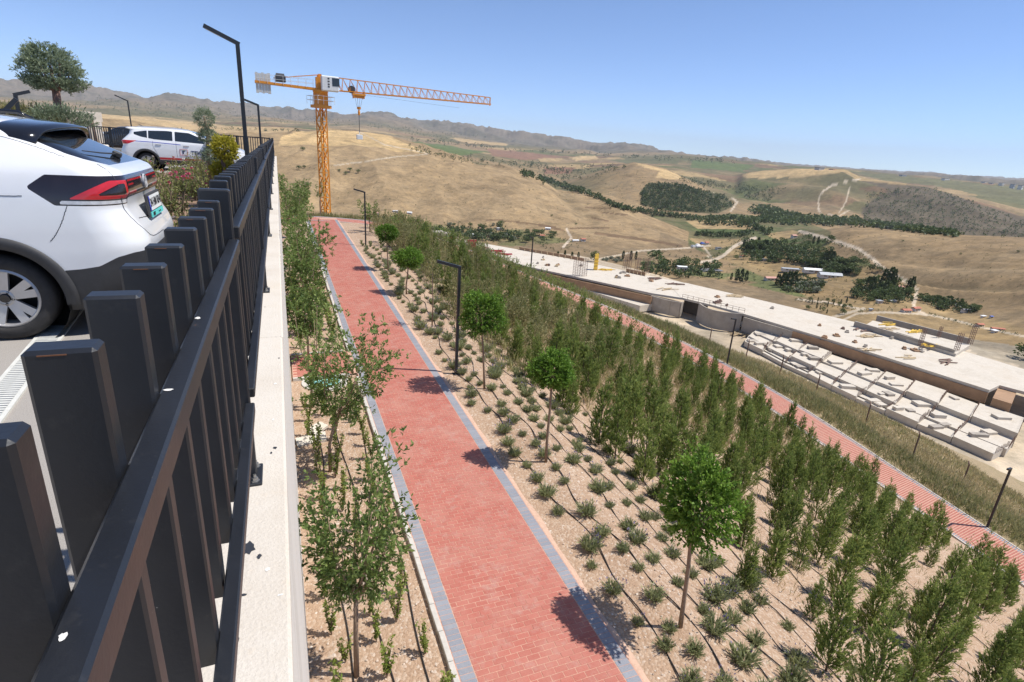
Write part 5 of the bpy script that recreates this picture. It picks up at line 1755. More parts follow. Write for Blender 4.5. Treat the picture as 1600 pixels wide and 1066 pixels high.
tl = S1.part('tail_light', f_lamp, M['tail'], CAR1)
S1.part('red_lens', f_red, M['tailred'], tl, True)
for sel_ in ((1.222, 1.236), (1.19, 1.204), (1.118, 1.144)):
    S1.part('light_strip', [f for f in f_rl if sel_[0] - .003 < S1.V[list(f), 2].mean() < sel_[1] + .003], M['tailred'], tl, True)
S1.part('clear_lens', f_cl, M['clear'], tl, True)
rw = S1.part('rear_window', f_gl, M['cglass'], CAR1); S1.part('window_frame', f_fr, M['glossb'], CAR1); S1.part('side_window', f_sw, M['cglass'], CAR1, True); S1.part('windscreen', f_wd, M['cglass'], CAR1)
cd = S1.part('bumper_cladding', f_cd, M['clad'], CAR1)
arch_parts(S1, CAR1, W1)
for hx in S1.hubs:
    for sd_ in (1, -1): wheel(CAR1, hx, sd_ * (W1(.335) - .115), .335, sd_, 5, .228, True, .215)
# roof spoiler
m = MB(); n = 28
rowsp = []
for i in range(n + 1):
    y = -.69 + 1.38 * i / n
    q = abs(y) / .69
    x0 = .53 + .10 * q ** 2; dz = -.045 * q ** 2 - .075 * q ** 10; hi = 1.632 + dz
    rowsp.append([(x0 + .03, y, hi - .045), (x0, y, hi - .03), (x0, y, hi - .012), (x0 + .10, y, hi + .006), (x0 + .28, y, hi + .024 - .01 * q), (x0 + .40 + .05 * q, y, hi + .016 - .03 * q), (x0 + .40, y, hi - .05), (x0 + .2, y, hi - .06)])
b = len(m.v)
for r_ in rowsp: m.v += r_
k8 = 8
for i in range(n):
    for k in range(k8):
        m.f.append((b + i * k8 + k, b + (i + 1) * k8 + k, b + (i + 1) * k8 + (k + 1) % k8, b + i * k8 + (k + 1) % k8)); m.mi.append(0)
m.f.append(tuple(range(b, b + k8))); m.mi.append(0); m.f.append(tuple(range(b + n * k8 + k8 - 1, b + n * k8 - 1, -1))); m.mi.append(0)
sp_ = m.build('roof_spoiler', M['glossb'], CAR1, smooth=True)
# roof rail
for sd_ in (-1, 1):
    m = MB(); m.tube([(1.0, sd_ * .56, 1.655), (1.1, sd_ * .555, 1.70), (2.0, sd_ * .54, 1.72), (2.6, sd_ * .53, 1.69)], [.012, .018, .018, .012], 7); m.build('roof_rail', M['glossb'], CAR1, smooth=True)
# wiper stub on the glass
m = MB(); m.box((0, 0, 0), (.07, .05, .05), bev=.01); wp = m.build('wiper_cap', M['clad'], rw, (.30, -.10, 1.40)); wp.rotation_euler = (0, -.4, 0)
m = MB(); m.tube([(.30, -.1, 1.405), (.345, .2, 1.418), (.40, .5, 1.44)], [.008, .006, .004], 5); m.build('wiper_arm', M['clad'], rw)
# seams: tailgate, bumper joint, fuel line
S1.seam('tailgate_seam', [(.28, .665, 1.345), (.23, .70, 1.30), (.19, .70, 1.20), (.16, .695, 1.06), (.12, .66, .93), (.06, .60, .84), (.02, .45, .765), (.02, 0, .75)], CAR1)
S1.seam('bumper_seam', [(.46, .872, 1.05), (.51, .88, .93), (.56, .885, .84), (.60, .885, .79)], CAR1)
S1.seam('shoulder_crease_shade', [(.72, .872, 1.115), (1.2, .876, 1.112), (1.8, .88, 1.10)], CAR1, .003)  # dark tube along the body crease, its shade line put into colour
S1.seam('roof_seam', [(.45, .755, 1.43), (.9, .69, 1.535), (1.4, .64, 1.61)], CAR1, .0022)
S1.seam('tailgate_crease_shade', [(.07, .52, .93), (.06, .3, .915), (.055, 0, .91)], CAR1, .0035)  # another dark tube, painted shade of the tailgate crease
# rear fog reflector in the cladding
m = MB(); 
for sd_ in (-1, 1):
    p0, n0 = S1.surf(.10, sd_ * .60, .545); m = MB(); m.box((0, 0, 0), (.012, .26, .04), bev=.004); o = m.build('rear_reflector', M['tailred2'], CAR1, tuple(p0)); o.rotation_euler = (.12 * sd_, 0, math.atan2(n0[1], n0[0]) + math.pi)
    p1, n1 = S1.surf(.10, sd_ * .56, .505); m = MB(); m.box((0, 0, 0), (.014, .34, .015), bev=.004); o = m.build('reflector_trim', M['clear'], CAR1, tuple(p1)); o.rotation_euler = (.12 * sd_, 0, math.atan2(n1[1], n1[0]) + math.pi)
# number plate in a recess
plx = .058
ex, ey = (0, -1, 0), (.10, 0, 1)
m = MB(); m.box((0, 0, 0), (.02, .58, .20), bev=.006); o = m.build('plate_frame', M['clad'], CAR1, (plx - .006, 0, .995)); o.rotation_euler = (0, .10, 0)
PM = lambda y, z, off=.012: basis((plx - .006 - off + (z - .995) * .10, y, z), ex, ey)
m = MB(); m.box((0, 0, 0), (.50, .125, .004)); o = m.build('number_plate', M['plate'], CAR1); o.matrix_local = PM(0, 1.012)
m = MB(); m.box((0, 0, 0), (.038, .125, .005)); q = m.build('plate_band', M['plateblue'], CAR1); q.matrix_local = PM(.231, 1.012)
m = MB(); m.box((0, 0, 0), (.54, .045, .006)); q = m.build('dealer_strip', M['teal'], CAR1); q.matrix_local = PM(0, .918, .013)
text_mesh('plate_number', '34 HM 034', .098, 'ink', CAR1, PM(-.015, 1.012, .0155), .001, .003)
text_mesh('dealer_lettering', 'ASAY', .042, 'ink', CAR1, PM(.16, .918, .018), .0008, .0015)
text_mesh('dealer_small_print', 'oto  satis', .026, 'ink', CAR1, PM(-.09, .918, .018), .0008)
text_mesh('model_lettering', 'TAIGO', .05, 'seam', CAR1, basis((.048, 0, .855), ex, (.3, 0, 1)), .002)
# round badge on the light band
m = MB(); n = 36
m.lathe([(.052, -.004), (.060, -.004), (.060, .008), (.052, .008), (.052, -.004)], n=36)
bd = m.build('badge', M['clear'], CAR1); bd.matrix_local = basis((.098, 0, 1.19), ex, (0.05, 0, 1))
m = MB()
for p0, p1 in (((-.03, .04), (-.008, 0)), ((-.008, 0), (0, .018)), ((0, .018), (.008, 0)), ((.008, 0), (.03, .04)), ((-.045, .018), (-.018, -.045)), ((-.018, -.045), (0, -.006)), ((0, -.006), (.018, -.045)), ((.018, -.045), (.045, .018))):
    m.bar((p0[0], p0[1], .004), (p1[0], p1[1], .004), .007, .005)
m.build('badge_strokes', M['clear'], bd)
m = MB(); m.lathe([(.052, .0), (0, .002)], n=30); m.build('badge_ground', M['glossb'], bd)
# door mirror and handles lie outside the picture but belong to the car
for sd_ in (-1, 1):
    m = MB(); m.box((0, 0, 0), (.12, .2, .14), bev=.03); m.build('door_mirror', M['white'], CAR1, (2.95, sd_ * .97, 1.22))
    for hx in (1.75, 2.75): m = MB(); m.box((0, 0, 0), (.2, .03, .03), bev=.01); m.build('door_handle', M['white'], CAR1, (hx, sd_ * .895, 1.08))

# ------------------------------------------------------------ white lettered car beyond the rose bed
PROF2 = [(.24, .28, 4.1, .78, .2, .3), (.34, .08, 4.25, .86, .25, .4), (.50, .01, 4.40, .895, .28, .45), (.66, .0, 4.42, .905, .28, .5), (.80, .05, 4.40, .905, .26, .5), (.92, .09, 4.30, .90, .24, .5), (1.0, .08, 4.08, .895, .22, .5), (1.06, .07, 3.7, .885, .2, .45), (1.10, .10, 3.4, .87, .2, .4),
         (1.20, .20, 3.2, .835, .2, .35), (1.36, .34, 2.92, .765, .2, .3), (1.48, .36, 2.68, .70, .2, .3), (1.535, .22, 2.52, .665, .14, .28), (1.56, .24, 2.42, .64, .14, .28), (1.595, .5, 2.2, .56, .2, .25), (1.615, .9, 1.9, .4, .2, .2)]
W2 = lambda h: float(np.interp(h, [p[0] for p in PROF2], [p[3] for p in PROF2]))


def suv(loc, rz, label, paint, full=True, scale=1.0, nh=90):
    car = empty('parked_car', loc, rz, label, 'car'); car.scale = (scale,) * 3
    S = Shell(PROF2, nh, (14, 14, 130 if full else 70, 14, 12), hubs=(.86, 3.5), hr=.33, arch=.40)
    wb = lambda x: np.interp(x, [.4, .75, 1.2, 2.2, 3.1], [1.36, 1.24, 1.17, 1.13, 1.09]); wt = lambda x: np.interp(x, [.5, .9, 1.6, 2.4, 2.9, 3.1], [1.40, 1.475, 1.51, 1.48, 1.28, 1.12])
    sidef = lambda n: np.abs(n[:, 1]) - .5
    sw = lambda a, b: (lambda x, y, h, n: mn(sidef(n), h - wb(x), wt(x) - h, x - a, b - x))
    regs = [('quarter_window', sw(.52, .96), 'cglass', True), ('rear_door_window', sw(1.0, 1.82), 'cglass', True), ('front_door_window', sw(1.90, 3.06), 'cglass', True),
            ('tail_light', lambda x, y, h, n: mn(h - .955, 1.092 - h, .60 - (1.09 - h) * 2.2 - x, y - .42, .3 - n[:, 0]), 'tailred', True),
            ('rear_window', lambda x, y, h, n: mn(-.4 - n[:, 0], h - 1.12, 1.5 - h, .6 - y), 'cglass', False),
            ('windscreen', lambda x, y, h, n: mn(n[:, 0] - .25, h - 1.11, 1.55 - h, x - 2.3, np.interp(h, [1.1, 1.55], [.76, .55]) - y), 'cglass', False),
            ('headlight', lambda x, y, h, n: mn(h - .80, .975 - h, x - 3.72 - (.97 - h) * 1.6, y - .42), 'clear', True),
            ('grille', lambda x, y, h, n: mn(h - .5, .8 - h, n[:, 0] - .6, .42 - y), 'glossb', False),
            ('sill_cladding', lambda x, y, h, n: .42 - h, 'clad', False)]
    if full: regs += [('red_stripe', lambda x, y, h, n: mn(sidef(n), h - .43, .515 - h, x - 1.27, 3.1 - x), 'redprint', True),
                      ('blue_stripe', lambda x, y, h, n: mn(sidef(n), .014 - np.abs(h - (1.085 - .018 * x - .03 * np.maximum(x - 1.2, 0))), x - .52, 2.1 - x), 'blueprint', True)]
    for nm, ph, mt, sp in regs: S.part(nm, S.take(ph), M[mt], car, sp)
    S.part('body', S.left, paint, car)
    arch_parts(S, car, W2)
    for hx in S.hubs:
        for sd_ in (1, -1): wheel(car, hx, sd_ * (W2(.33) - .115), .33, sd_, 5, .22, full, .2)
    for sd_ in (-1, 1):
        m = MB(); m.box((0, 0, 0), (.13, .22, .15), bev=.04); m.build('door_mirror', paint, car, (3.0, sd_ * .97, 1.15))
        if full:
            for hx in (1.32, 2.28): m = MB(); m.box((0, 0, 0), (.2, .04, .035), bev=.012); m.build('door_handle', M['alloy'], car, (hx, sd_ * (W2(.98) + .015), .985))
            for sx in (1.02, 1.93, 3.08): S.seam('door_seam', [(sx + (.12 if sx < 1.5 else 0), sd_ * .87, 1.1), (sx + (.12 if sx < 1.5 else 0), sd_ * .9, .9), (sx + (.28 if sx < 1.5 else 0), sd_ * .9, .55)], car, .004, 30)
            m = MB(); m.tube([(.55, sd_ * .60, 1.585), (.7, sd_ * .585, 1.625), (1.7, sd_ * .57, 1.645), (2.3, sd_ * .56, 1.60)], [.012, .016, .016, .01], 6); m.build('roof_rail', M['alloy'], car)
    m = MB(); m.tube([(.75, 0, 1.60), (.66, 0, 1.66), (.55, 0, 1.71)], [.02, .014, .006], 6); m.build('aerial', M['glossb'], car)
    return car, S


CAR2, S2 = suv((-5.62, 27.55, Z_PARK), 0.0, 'white car with blue and red stripes and lettering parked beyond the rose bed', M['white'])
xo, yo = 3.0, -(W2(.75) + .016)
text_mesh('side_lettering', 'TEKCE', .20, 'navy', CAR2, basis((2.72, yo, .735), (1, 0, 0), (0, 0, 1)), .003, .004)
m = MB()
for a_, b_ in (((-.13, -.11), (.13, -.11)), ((.13, -.11), (.13, .11)), ((.13, .11), (-.13, .11)), ((-.13, .11), (-.13, -.11))): m.bar((a_[0], 0, a_[1]), (b_[0], 0, b_[1]), .018, .006)
m.build('emblem_frame', M['redprint'], CAR2, (2.17, yo, .745))
m = MB(); m.box((-.025, 0, 0), (.05, .006, .13)); m.box((.03, 0, .045), (.05, .006, .03)); m.build('emblem_letter', M['navy'], CAR2, (2.17, yo, .745))
text_mesh('small_lettering', 'OVERSEAS  REAL ESTATE', .062, 'navy', CAR2, basis((2.55, yo, .585), (1, 0, 0), (0, 0, 1)), .002)

q_ = ony(150, 214, 47); suv((q_.x - 3.2, q_.y, Z_PARK), 0.05, 'distant white car half hidden behind the near car roof', M['silver'], False, 1.0, 60)
q_ = ony(192, 214, 44); suv((q_.x + 2.2, q_.y - 1.5, Z_PARK), 2.6, 'dark distant car showing between the two white cars', M['darkcar'], False, .95, 60)

# ------------------------------------------------------------ drain channel across the car park
p0, p1 = onz(0, 655, Z_PARK), onz(48, 590, Z_PARK)
p0b, p1b = onz(0, 618, Z_PARK), onz(46, 573, Z_PARK)
dv = (p1 - p0); dv.z = 0; L0 = dv.length; u_ = dv / L0; n_ = Vector((-u_.y, u_.x, 0)); wd = (p1b - p1).dot(n_)
if wd < 0: n_ = -n_; wd = -wd
wd = max(min(wd, .32), .14)
dr = empty('drain_channel', tuple(p1), 0, 'pale slotted drain grate set in the asphalt at the left edge', 'drain')
st = -u_ * 2.2; 
rzd = math.atan2(u_.y, u_.x)
M['drain'] = plain('drain_grate', (.60, .60, .56), .6, .1, 20); 
m = MB(); m.box((0, 0, 0), (4.2, wd + .03, .006)); o = m.build('channel', M['clad'], dr, tuple(-u_ * .3 + n_ * (wd / 2) + Vector((0, 0, .0)))); o.rotation_euler = (0, 0, rzd)
gm = MB(); gm.box((0, 0, 0), (.022, wd, .012)); gm = gm.mesh('grate_bar', M['drain'])
for k in range(110):
    o = link('grate_bar', gm, dr, tuple(u_ * (-2.35 + k * .0345) + n_ * (wd / 2) + Vector((0, 0, .008)))); o.rotation_euler = (0, 0, rzd - .25)
for off in (-.012, wd + .012):
    m = MB(); m.box((0, 0, 0), (4.2, .025, .016)); o = m.build('grate_edge', M['drain'], dr, tuple(-u_ * .3 + n_ * off + Vector((0, 0, .006)))); o.rotation_euler = (0, 0, rzd)
# ================================================================== TOWER CRANE
M['crane'] = plain('crane_orange', (.72, .27, .018), .45, .1, 2)
M['cranew'] = plain('crane_white', (.74, .74, .72), .5, .08, 3)
M['craned'] = plain('crane_dark', (.05, .05, .055), .5, .2, 4)
M['cable'] = plain('steel_cable', (.09, .09, .09), .5, .1, 4)
M['glass_dark'] = plain('cab_glass', (.03, .04, .05), .08, .1, 2)
M['ballast'] = plain('ballast_concrete', (.55, .54, .51), .9, .12, 2, .2)
CR = ony(500, 128, 100.0)                    # slewing point seen beside the lamp
CD = 100.0
cbase = onr(515, 330, math.hypot(CR.x, CR.y)).z
czb = -33.0
crane = empty('tower_crane', (CR.x, CR.y, czb), 0, 'tall orange tower crane with long lattice jib standing beyond the path', 'crane')
Hm = CR.z - czb - 1.2                        # mast height
MW = .56
rzm = rad(30)


def lattice_mast(m, H, w, sec=1.9):
    cs, sn = math.cos(rzm), math.sin(rzm)
    cor = [(x * cs - y * sn, x * sn + y * cs) for x, y in ((-w, -w), (w, -w), (w, w), (-w, w))]
    for x, y in cor: m.bar((x, y, 0), (x, y, H), .18)
    n = int(H / sec); s_ = H / n
    for i in range(n):
        z0, z1 = i * s_, (i + 1) * s_
        for k in range(4):
            a, b = cor[k], cor[(k + 1) % 4]
            m.bar((*a, z0), (*b, z0), .1)
            if i % 2: a, b = b, a
            m.bar((*a, z0), (*b, z1), .11)
            if k % 2 == 0: m.bar((*b, z0), (*a, z1), .07)


m = MB(); lattice_mast(m, Hm - 2.6, MW); m.build('mast', M['crane'], crane)
m = MB(); m.box((0, 0, .6), (4.6, 4.6, 1.2), rzm); m.build('footing', M['ballast'], crane)
# ladder inside the mast
m = MB()
for sx in (-.2, .2): m.bar((sx, .3, 1), (sx, .3, Hm - 3), .05)
for z in np.arange(1.2, Hm - 3, .6): m.bar((-.2, .3, z), (.2, .3, z), .035)
m.build('ladder', M['craned'], crane)
# slewing collar and platform
m = MB()
m.box((0, 0, Hm - 2.4), (2.3, 2.3, .45), rzm); m.box((0, 0, Hm - 1.35), (1.6, 1.6, 1.75), rzm); m.lathe([(1.05, Hm - .5), (1.15, Hm - .3), (1.15, Hm), (.9, Hm)], n=20, cap=True)
m.build('slewing_unit', M['crane'], crane)
m = MB()
for k in range(4):
    a = rzm + k * math.pi / 2; c_, s_ = math.cos(a), math.sin(a)
    P = lambda u, v, z: (u * c_ - v * s_, u * s_ + v * c_, z)
    for z in (Hm - 1.5, Hm - .9): m.bar(P(-1.5, 1.5, z), P(1.5, 1.5, z), .06)
    for u in (-1.5, -.5, .5): m.bar(P(u, 1.5, Hm - 2.1), P(u, 1.5, Hm - .9), .05)
m.build('guard_rail', M['cranew'], crane)
# jib frame: horizontal, direction from photo
tip = onr(766, 151, 107.0); tz = tip.z
jd = Vector((tip.x - CR.x, tip.y - CR.y, 0)); JL = jd.length; jd.normalize(); jn = Vector((-jd.y, jd.x, 0))
JZ0 = Hm + .15                                # bottom chord height above base
drop = (tip.z - CR.z)                         # slight sag of the far end


def JP(s, w, h):
    f = s / JL
    return (jd.x * s + jn.x * w, jd.y * s + jn.y * w, JZ0 + h + (drop * f * .55 if s > 0 else 0))


m = MB(); hh = lambda s: 1.95 - .85 * s / JL
n = 24; s_ = (JL - 1.0) / n
pts = [1.0 + s_ * i for i in range(n + 1)]
for a, b in zip(pts[:-1], pts[1:]):
    for w in (-.55, .55):
        m.bar(JP(a, w, 0), JP(b, w, 0), .14)
        m.bar(JP(a, w, 0), JP(a + s_ * .12, 0, hh(a)), .06)
        m.bar(JP(b, w, 0), JP(a + s_ * .12, 0, hh(a)), .055)
    m.bar(JP(a, 0, hh(a)), JP(b, 0, hh(b)), .14)
    m.bar(JP(a, -.55, 0), JP(a, .55, 0), .07); m.bar(JP(a, -.55, 0), JP(b, .55, 0), .05)
m.bar(JP(JL, 0, -.25), JP(JL, 0, hh(JL)), .16)
m.build('jib', M['crane'], crane)
# counter jib
cl = onr(400, 125, math.hypot(CR.x, CR.y)); CJ = (Vector((cl.x, cl.y, 0)) - Vector((CR.x, CR.y, 0))).length * 1.02


def KP(s, w, h): return (-jd.x * s + jn.x * w, -jd.y * s + jn.y * w, JZ0 + h)


m = MB()
for w in (-.6, .6):
    m.bar(KP(0, w, -.1), KP(CJ, w, .15), .2, .32)
for s in np.arange(1, CJ, 1.4): m.bar(KP(s, -.6, 0), KP(s, .6, 0), .1)
m.bar(KP(.3, 0, 2.0), KP(CJ * .72, 0, .9), .12); m.bar(KP(.3, 0, 2.0), KP(.3, 0, 0), .25)
m.build('counter_jib', M['crane'], crane)
m = MB()
for w in (-.75, .75):
    for z in (.7, 1.25): m.bar(KP(1, w, z), KP(CJ, w, z), .045)
    for s in np.arange(1, CJ, 1.1): m.bar(KP(s, w, 0), KP(s, w, 1.25), .04)
m.build('counter_jib_railing', M['cranew'], crane)
for i in range(5):
    m = MB(); c_ = KP(CJ - .3 - i * .42, 0, .05); m.box(c_, (1.0, .37, 2.8 - .2 * (i % 2)), math.atan2(jn.y, jn.x)); m.build('counterweight', M['ballast'], crane)
m = MB(); c_ = KP(CJ - 3.6, 0, .9); m.box(c_, (1.3, 1.5, .9), math.atan2(jn.y, jn.x), bev=.05); m.lathe([(.45, -.6), (.45, .6)], (c_[0], c_[1], c_[2] + .3), 12, 'x', True); m.build('hoist_winch', M['craned'], crane)
# tower head and cab
m = MB(); m.box((0, 0, Hm + .95), (1.3, 1.3, 1.7), math.atan2(jd.y, jd.x)); m.bar((0, 0, Hm + 1), (0, 0, Hm + 2.3), .5); m.build('tower_head', M['crane'], crane)
cabc = JP(1.3, -1.5, .75); ra = math.atan2(jd.y, jd.x)
m = MB(); m.box(cabc, (2.6, 1.35, 2.15), ra, bev=.12); cb = m.build('operator_cab', M['cranew'], crane)
m = MB(); m.box(JP(2.1, -2.15, 1.0), (1.05, .1, 1.15), ra); m.box(JP(2.62, -1.5, .95), (.1, 1.1, 1.3), ra); m.build('cab_window', M['glass_dark'], cb)
# lettering strip on the cab side
for i, zz in enumerate((1.45, 1.05, .65, .3)):
    m = MB(); m.box(JP(1.05, -2.19, zz), (.28, .02, .2), ra); m.build('cab_letter', M['craned'], cb)
# trolley, hook and load
ts = (onr(560, 135, 101) - CR); tsl = Vector((ts.x, ts.y, 0)).dot(jd)
m = MB(); m.box(JP(tsl, 0, -.35), (2.0, 1.4, .3), ra); m.box(JP(tsl, 0, -.7), (1.6, 1.0, .25), ra)
for s in (-.8, .8):
    m.bar(JP(tsl + s, -.6, -.9), JP(tsl + s, -.6, .1), .14); m.bar(JP(tsl + s, .6, -.9), JP(tsl + s, .6, .1), .14)
tr = m.build('trolley', M['crane'], crane)
m = MB(); c_ = JP(tsl - 1.1, 0, .35); m.lathe([(.55, -.4), (.55, .4)], c_, 12, 'y', True); m.build('cable_drum', M['craned'], tr)
hk = onr(562, 171, 101.5).z - czb
ld = onr(563, 210, 101.5).z - czb
m = MB()
for s in (-.45, -.15, .15, .45): m.bar(JP(tsl + s * 1.4, .1, -.6), (*JP(tsl + s * .6, .1, 0)[:2], hk + .3), .035)
c0 = JP(tsl, 0, 0)
m.bar((c0[0], c0[1], hk), (c0[0], c0[1], ld), .09); m.bar(JP(tsl + 1, 0, -.3), JP(JL * .8, 0, -1.0), .025)
m.build('hoist_cable', M['cable'], crane)
m = MB(); m.box((c0[0], c0[1], hk + .15), (.6, .35, .4), ra, bev=.08); m.lathe([(.16, -.9), (.2, -.5), (.12, -.1)], (c0[0], c0[1], hk), 10); m.build('hook_block', M['crane'], crane)
ldo = MB(); ldo.box((0, 0, .45), (.95, .7, .75), ra, bev=.05); ldo.bar((0, 0, .9), (0, 0, 1.2), .1)
o = ldo.build('hanging_load', M['cranew'], None, (CR.x + c0[0], CR.y + c0[1], czb + ld - .9)); tag(o, 'small white crate hanging from the crane hook', 'crate')
# ================================================================== BUILDING SITE
t = NT('fresh_concrete')
p = t.pos(); n1 = t.noise(.16, 7, .75, p); n2 = t.noise(2.2, 6, .75, p); n4 = t.noise(.5, 6, .75, p)
c = t.ramp(n1, [(.3, (.50, .44, .35)), (.5, (.60, .54, .45)), (.7, (.53, .45, .345))]); c = t.mix(.25, c, t.ramp(n2, [(.3, (.36, .31, .25)), (.7, (.68, .63, .55))]))
c = t.mix(t.ramp(n4, [(.55, (0, 0, 0)), (.7, (.55, .55, .55))]), c, (.40, .33, .25))
M['slab'] = t.bsdf(c, .9, None, Specular_IOR_Level=.2)
t = NT('formed_wall')
p = t.pos(); n1 = t.noise(.6, 6, .7, p); br = t.n('TexBrick'); 
c = t.ramp(n1, [(.3, (.33, .29, .24)), (.7, (.44, .39, .33))])
M['formwall'] = t.bsdf(c, .9, None, Specular_IOR_Level=.2)
M['formply'] = plain('formwork_board', (.36, .22, .125), .85, .2, .5)
M['rebar'] = plain('rebar_steel', (.19, .115, .085), .8, .2, 3)
M['yellow'] = plain('formwork_yellow', (.72, .47, .06), .6, .15, 1)
M['redst'] = plain('formwork_red', (.32, .03, .035), .6, .2, 1)
M['timber'] = plain('site_timber', (.52, .40, .24), .85, .2, 2)
M['darkbrown'] = plain('shade_and_shutter_brown', (.10, .085, .07), .95, .2, 1)
ZS = -32.0
P2 = lambda px, py, z: (lambda v: (v.x, v.y))(onz(px, py, z))

site = empty('parking_structure', (100, 80, -36.5), 0, 'long pale concrete building shell with flat slabs under construction below the slope', 'building site')
SL = lambda v: (v[0] - 100, v[1] - 80)


def sprism(name, pix, z0, z1, mat, parent=None, zr=None):
    m = MB(); m.prism([SL(P2(x, y, zr if zr is not None else z1)) for x, y in pix], z0 + 36.5, z1 + 36.5)
    return m.build(name, mat, parent or site)


mainp = [(1161, 490), (1300, 531.6), (1546, 609.5), (1562, 602), (1600, 612), (1700, 640), (1700, 604), (1600, 577), (1517, 552), (1334, 503), (1300, 495), (1180, 467), (1071, 442), (1052, 452), (1064, 465), (1110, 476)]
leftp = [(780, 404), (819, 415), (880, 428), (950, 443), (1019, 458), (1064, 465), (1052, 452), (1071, 442), (1010, 430), (973, 422), (909, 408), (811, 390), (760, 381), (700, 372), (690, 381)]
sprism('main_slab', mainp, ZS - .5, ZS, M['slab'])
sprism('left_slab', leftp, ZS - .55, ZS - .05, M['slab'], zr=ZS)


def wall_line(name, pix, z0, z1, mat, th=.35, zr=ZS, parent=None):
    P = [Vector((*SL(P2(x, y, zr)), 0)) for x, y in pix]
    for a, b in zip(P[:-1], P[1:]):
        d = b - a; m = MB(); m.box(((a.x + b.x) / 2, (a.y + b.y) / 2, (z0 + z1) / 2 + 36.5), (d.length, th, z1 - z0), math.atan2(d.y, d.x))
        m.build(name, mat, parent or site)


# front walls of the shell
wall_line('retaining_panel', [(1018, 458.5), (1034, 463), (1049, 466.5), (1064, 469)], -36.3, ZS - .56, M['formwall'])
wall_line('retaining_panel', [(1163, 492), (1190, 500), (1215, 507), (1240, 514)], -36.0, ZS - .51, M['formwall'])
wall_line('formwork_edge', [(1240, 514), (1300, 532), (1346, 546.5), (1396, 562), (1440, 576), (1506, 597), (1546, 609.5)], -34.4, ZS - .51, M['formply'], .3)
# dark panels behind the two openings, interior shade put into their colour
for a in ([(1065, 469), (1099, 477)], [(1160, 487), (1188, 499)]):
    wall_line('opening_shade_panel', [(a[0][0] + 6, a[0][1] - 7), (a[1][0] + 8, a[1][1] - 6)], -36.3, ZS - .56, M['darkbrown'])
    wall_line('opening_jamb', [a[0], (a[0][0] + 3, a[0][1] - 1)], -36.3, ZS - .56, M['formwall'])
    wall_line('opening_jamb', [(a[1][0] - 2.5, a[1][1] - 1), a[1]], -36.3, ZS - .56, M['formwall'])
# curved ramp wall
cur = []
A0, A1 = Vector(P2(1098, 473, ZS)), Vector(P2(1163, 490, ZS)); nrm_ = Vector((-(A1 - A0).y, (A1 - A0).x)).normalized()
if nrm_.dot(A0) > 0: nrm_ = -nrm_
m = MB(); n = 18; pr = []
for i in range(n + 1):
    f = i / n; q = A0.lerp(A1, f) + nrm_ * (4.2 * math.sin(math.pi * (.12 + .88 * f) * .92))
    pr.append(q)
for i in range(n):
    a, b = pr[i], pr[i + 1]; d = b - a
    m.box((*SL(((a + b) / 2)), (-36.3 + ZS + .1) / 2 + 36.5), (d.length * 1.04, .35, ZS + .1 + 36.3), math.atan2(d.y, d.x))
m.build('ramp_wall', M['formwall'], site)
# raised pad on the far side of the main slab
pad = [(1369, 499), (1519, 536), (1490, 557), (1334, 513), (1347, 505)]
sprism('upper_pad', [(1364, 501), (1516, 539), (1494, 553), (1349, 510)], ZS - .3, ZS + .6, M['slab'], zr=ZS + .6)
wall_line('pad_wall', [(1334, 510), (1490, 556)], ZS - .2, ZS + 1.2, M['formwall'], .4, ZS)
wall_line('pad_wall', [(1369, 500), (1514, 537)], ZS - .2, ZS + 1.1, M['formwall'], .4, ZS)
sprism('pad_hole_shade', [(1401, 519), (1427, 527), (1418, 530), (1396, 524)], ZS + .55, ZS + .604, M['darkbrown'], zr=ZS + .6)  # flat dark sheet on the pad, shade of a hole put into colour
# recess block at the right end
sprism('recess_block', [(1562, 600), (1590, 609), (1583, 626), (1553, 617)], ZS - 4, ZS - .55, M['formply'], zr=ZS)
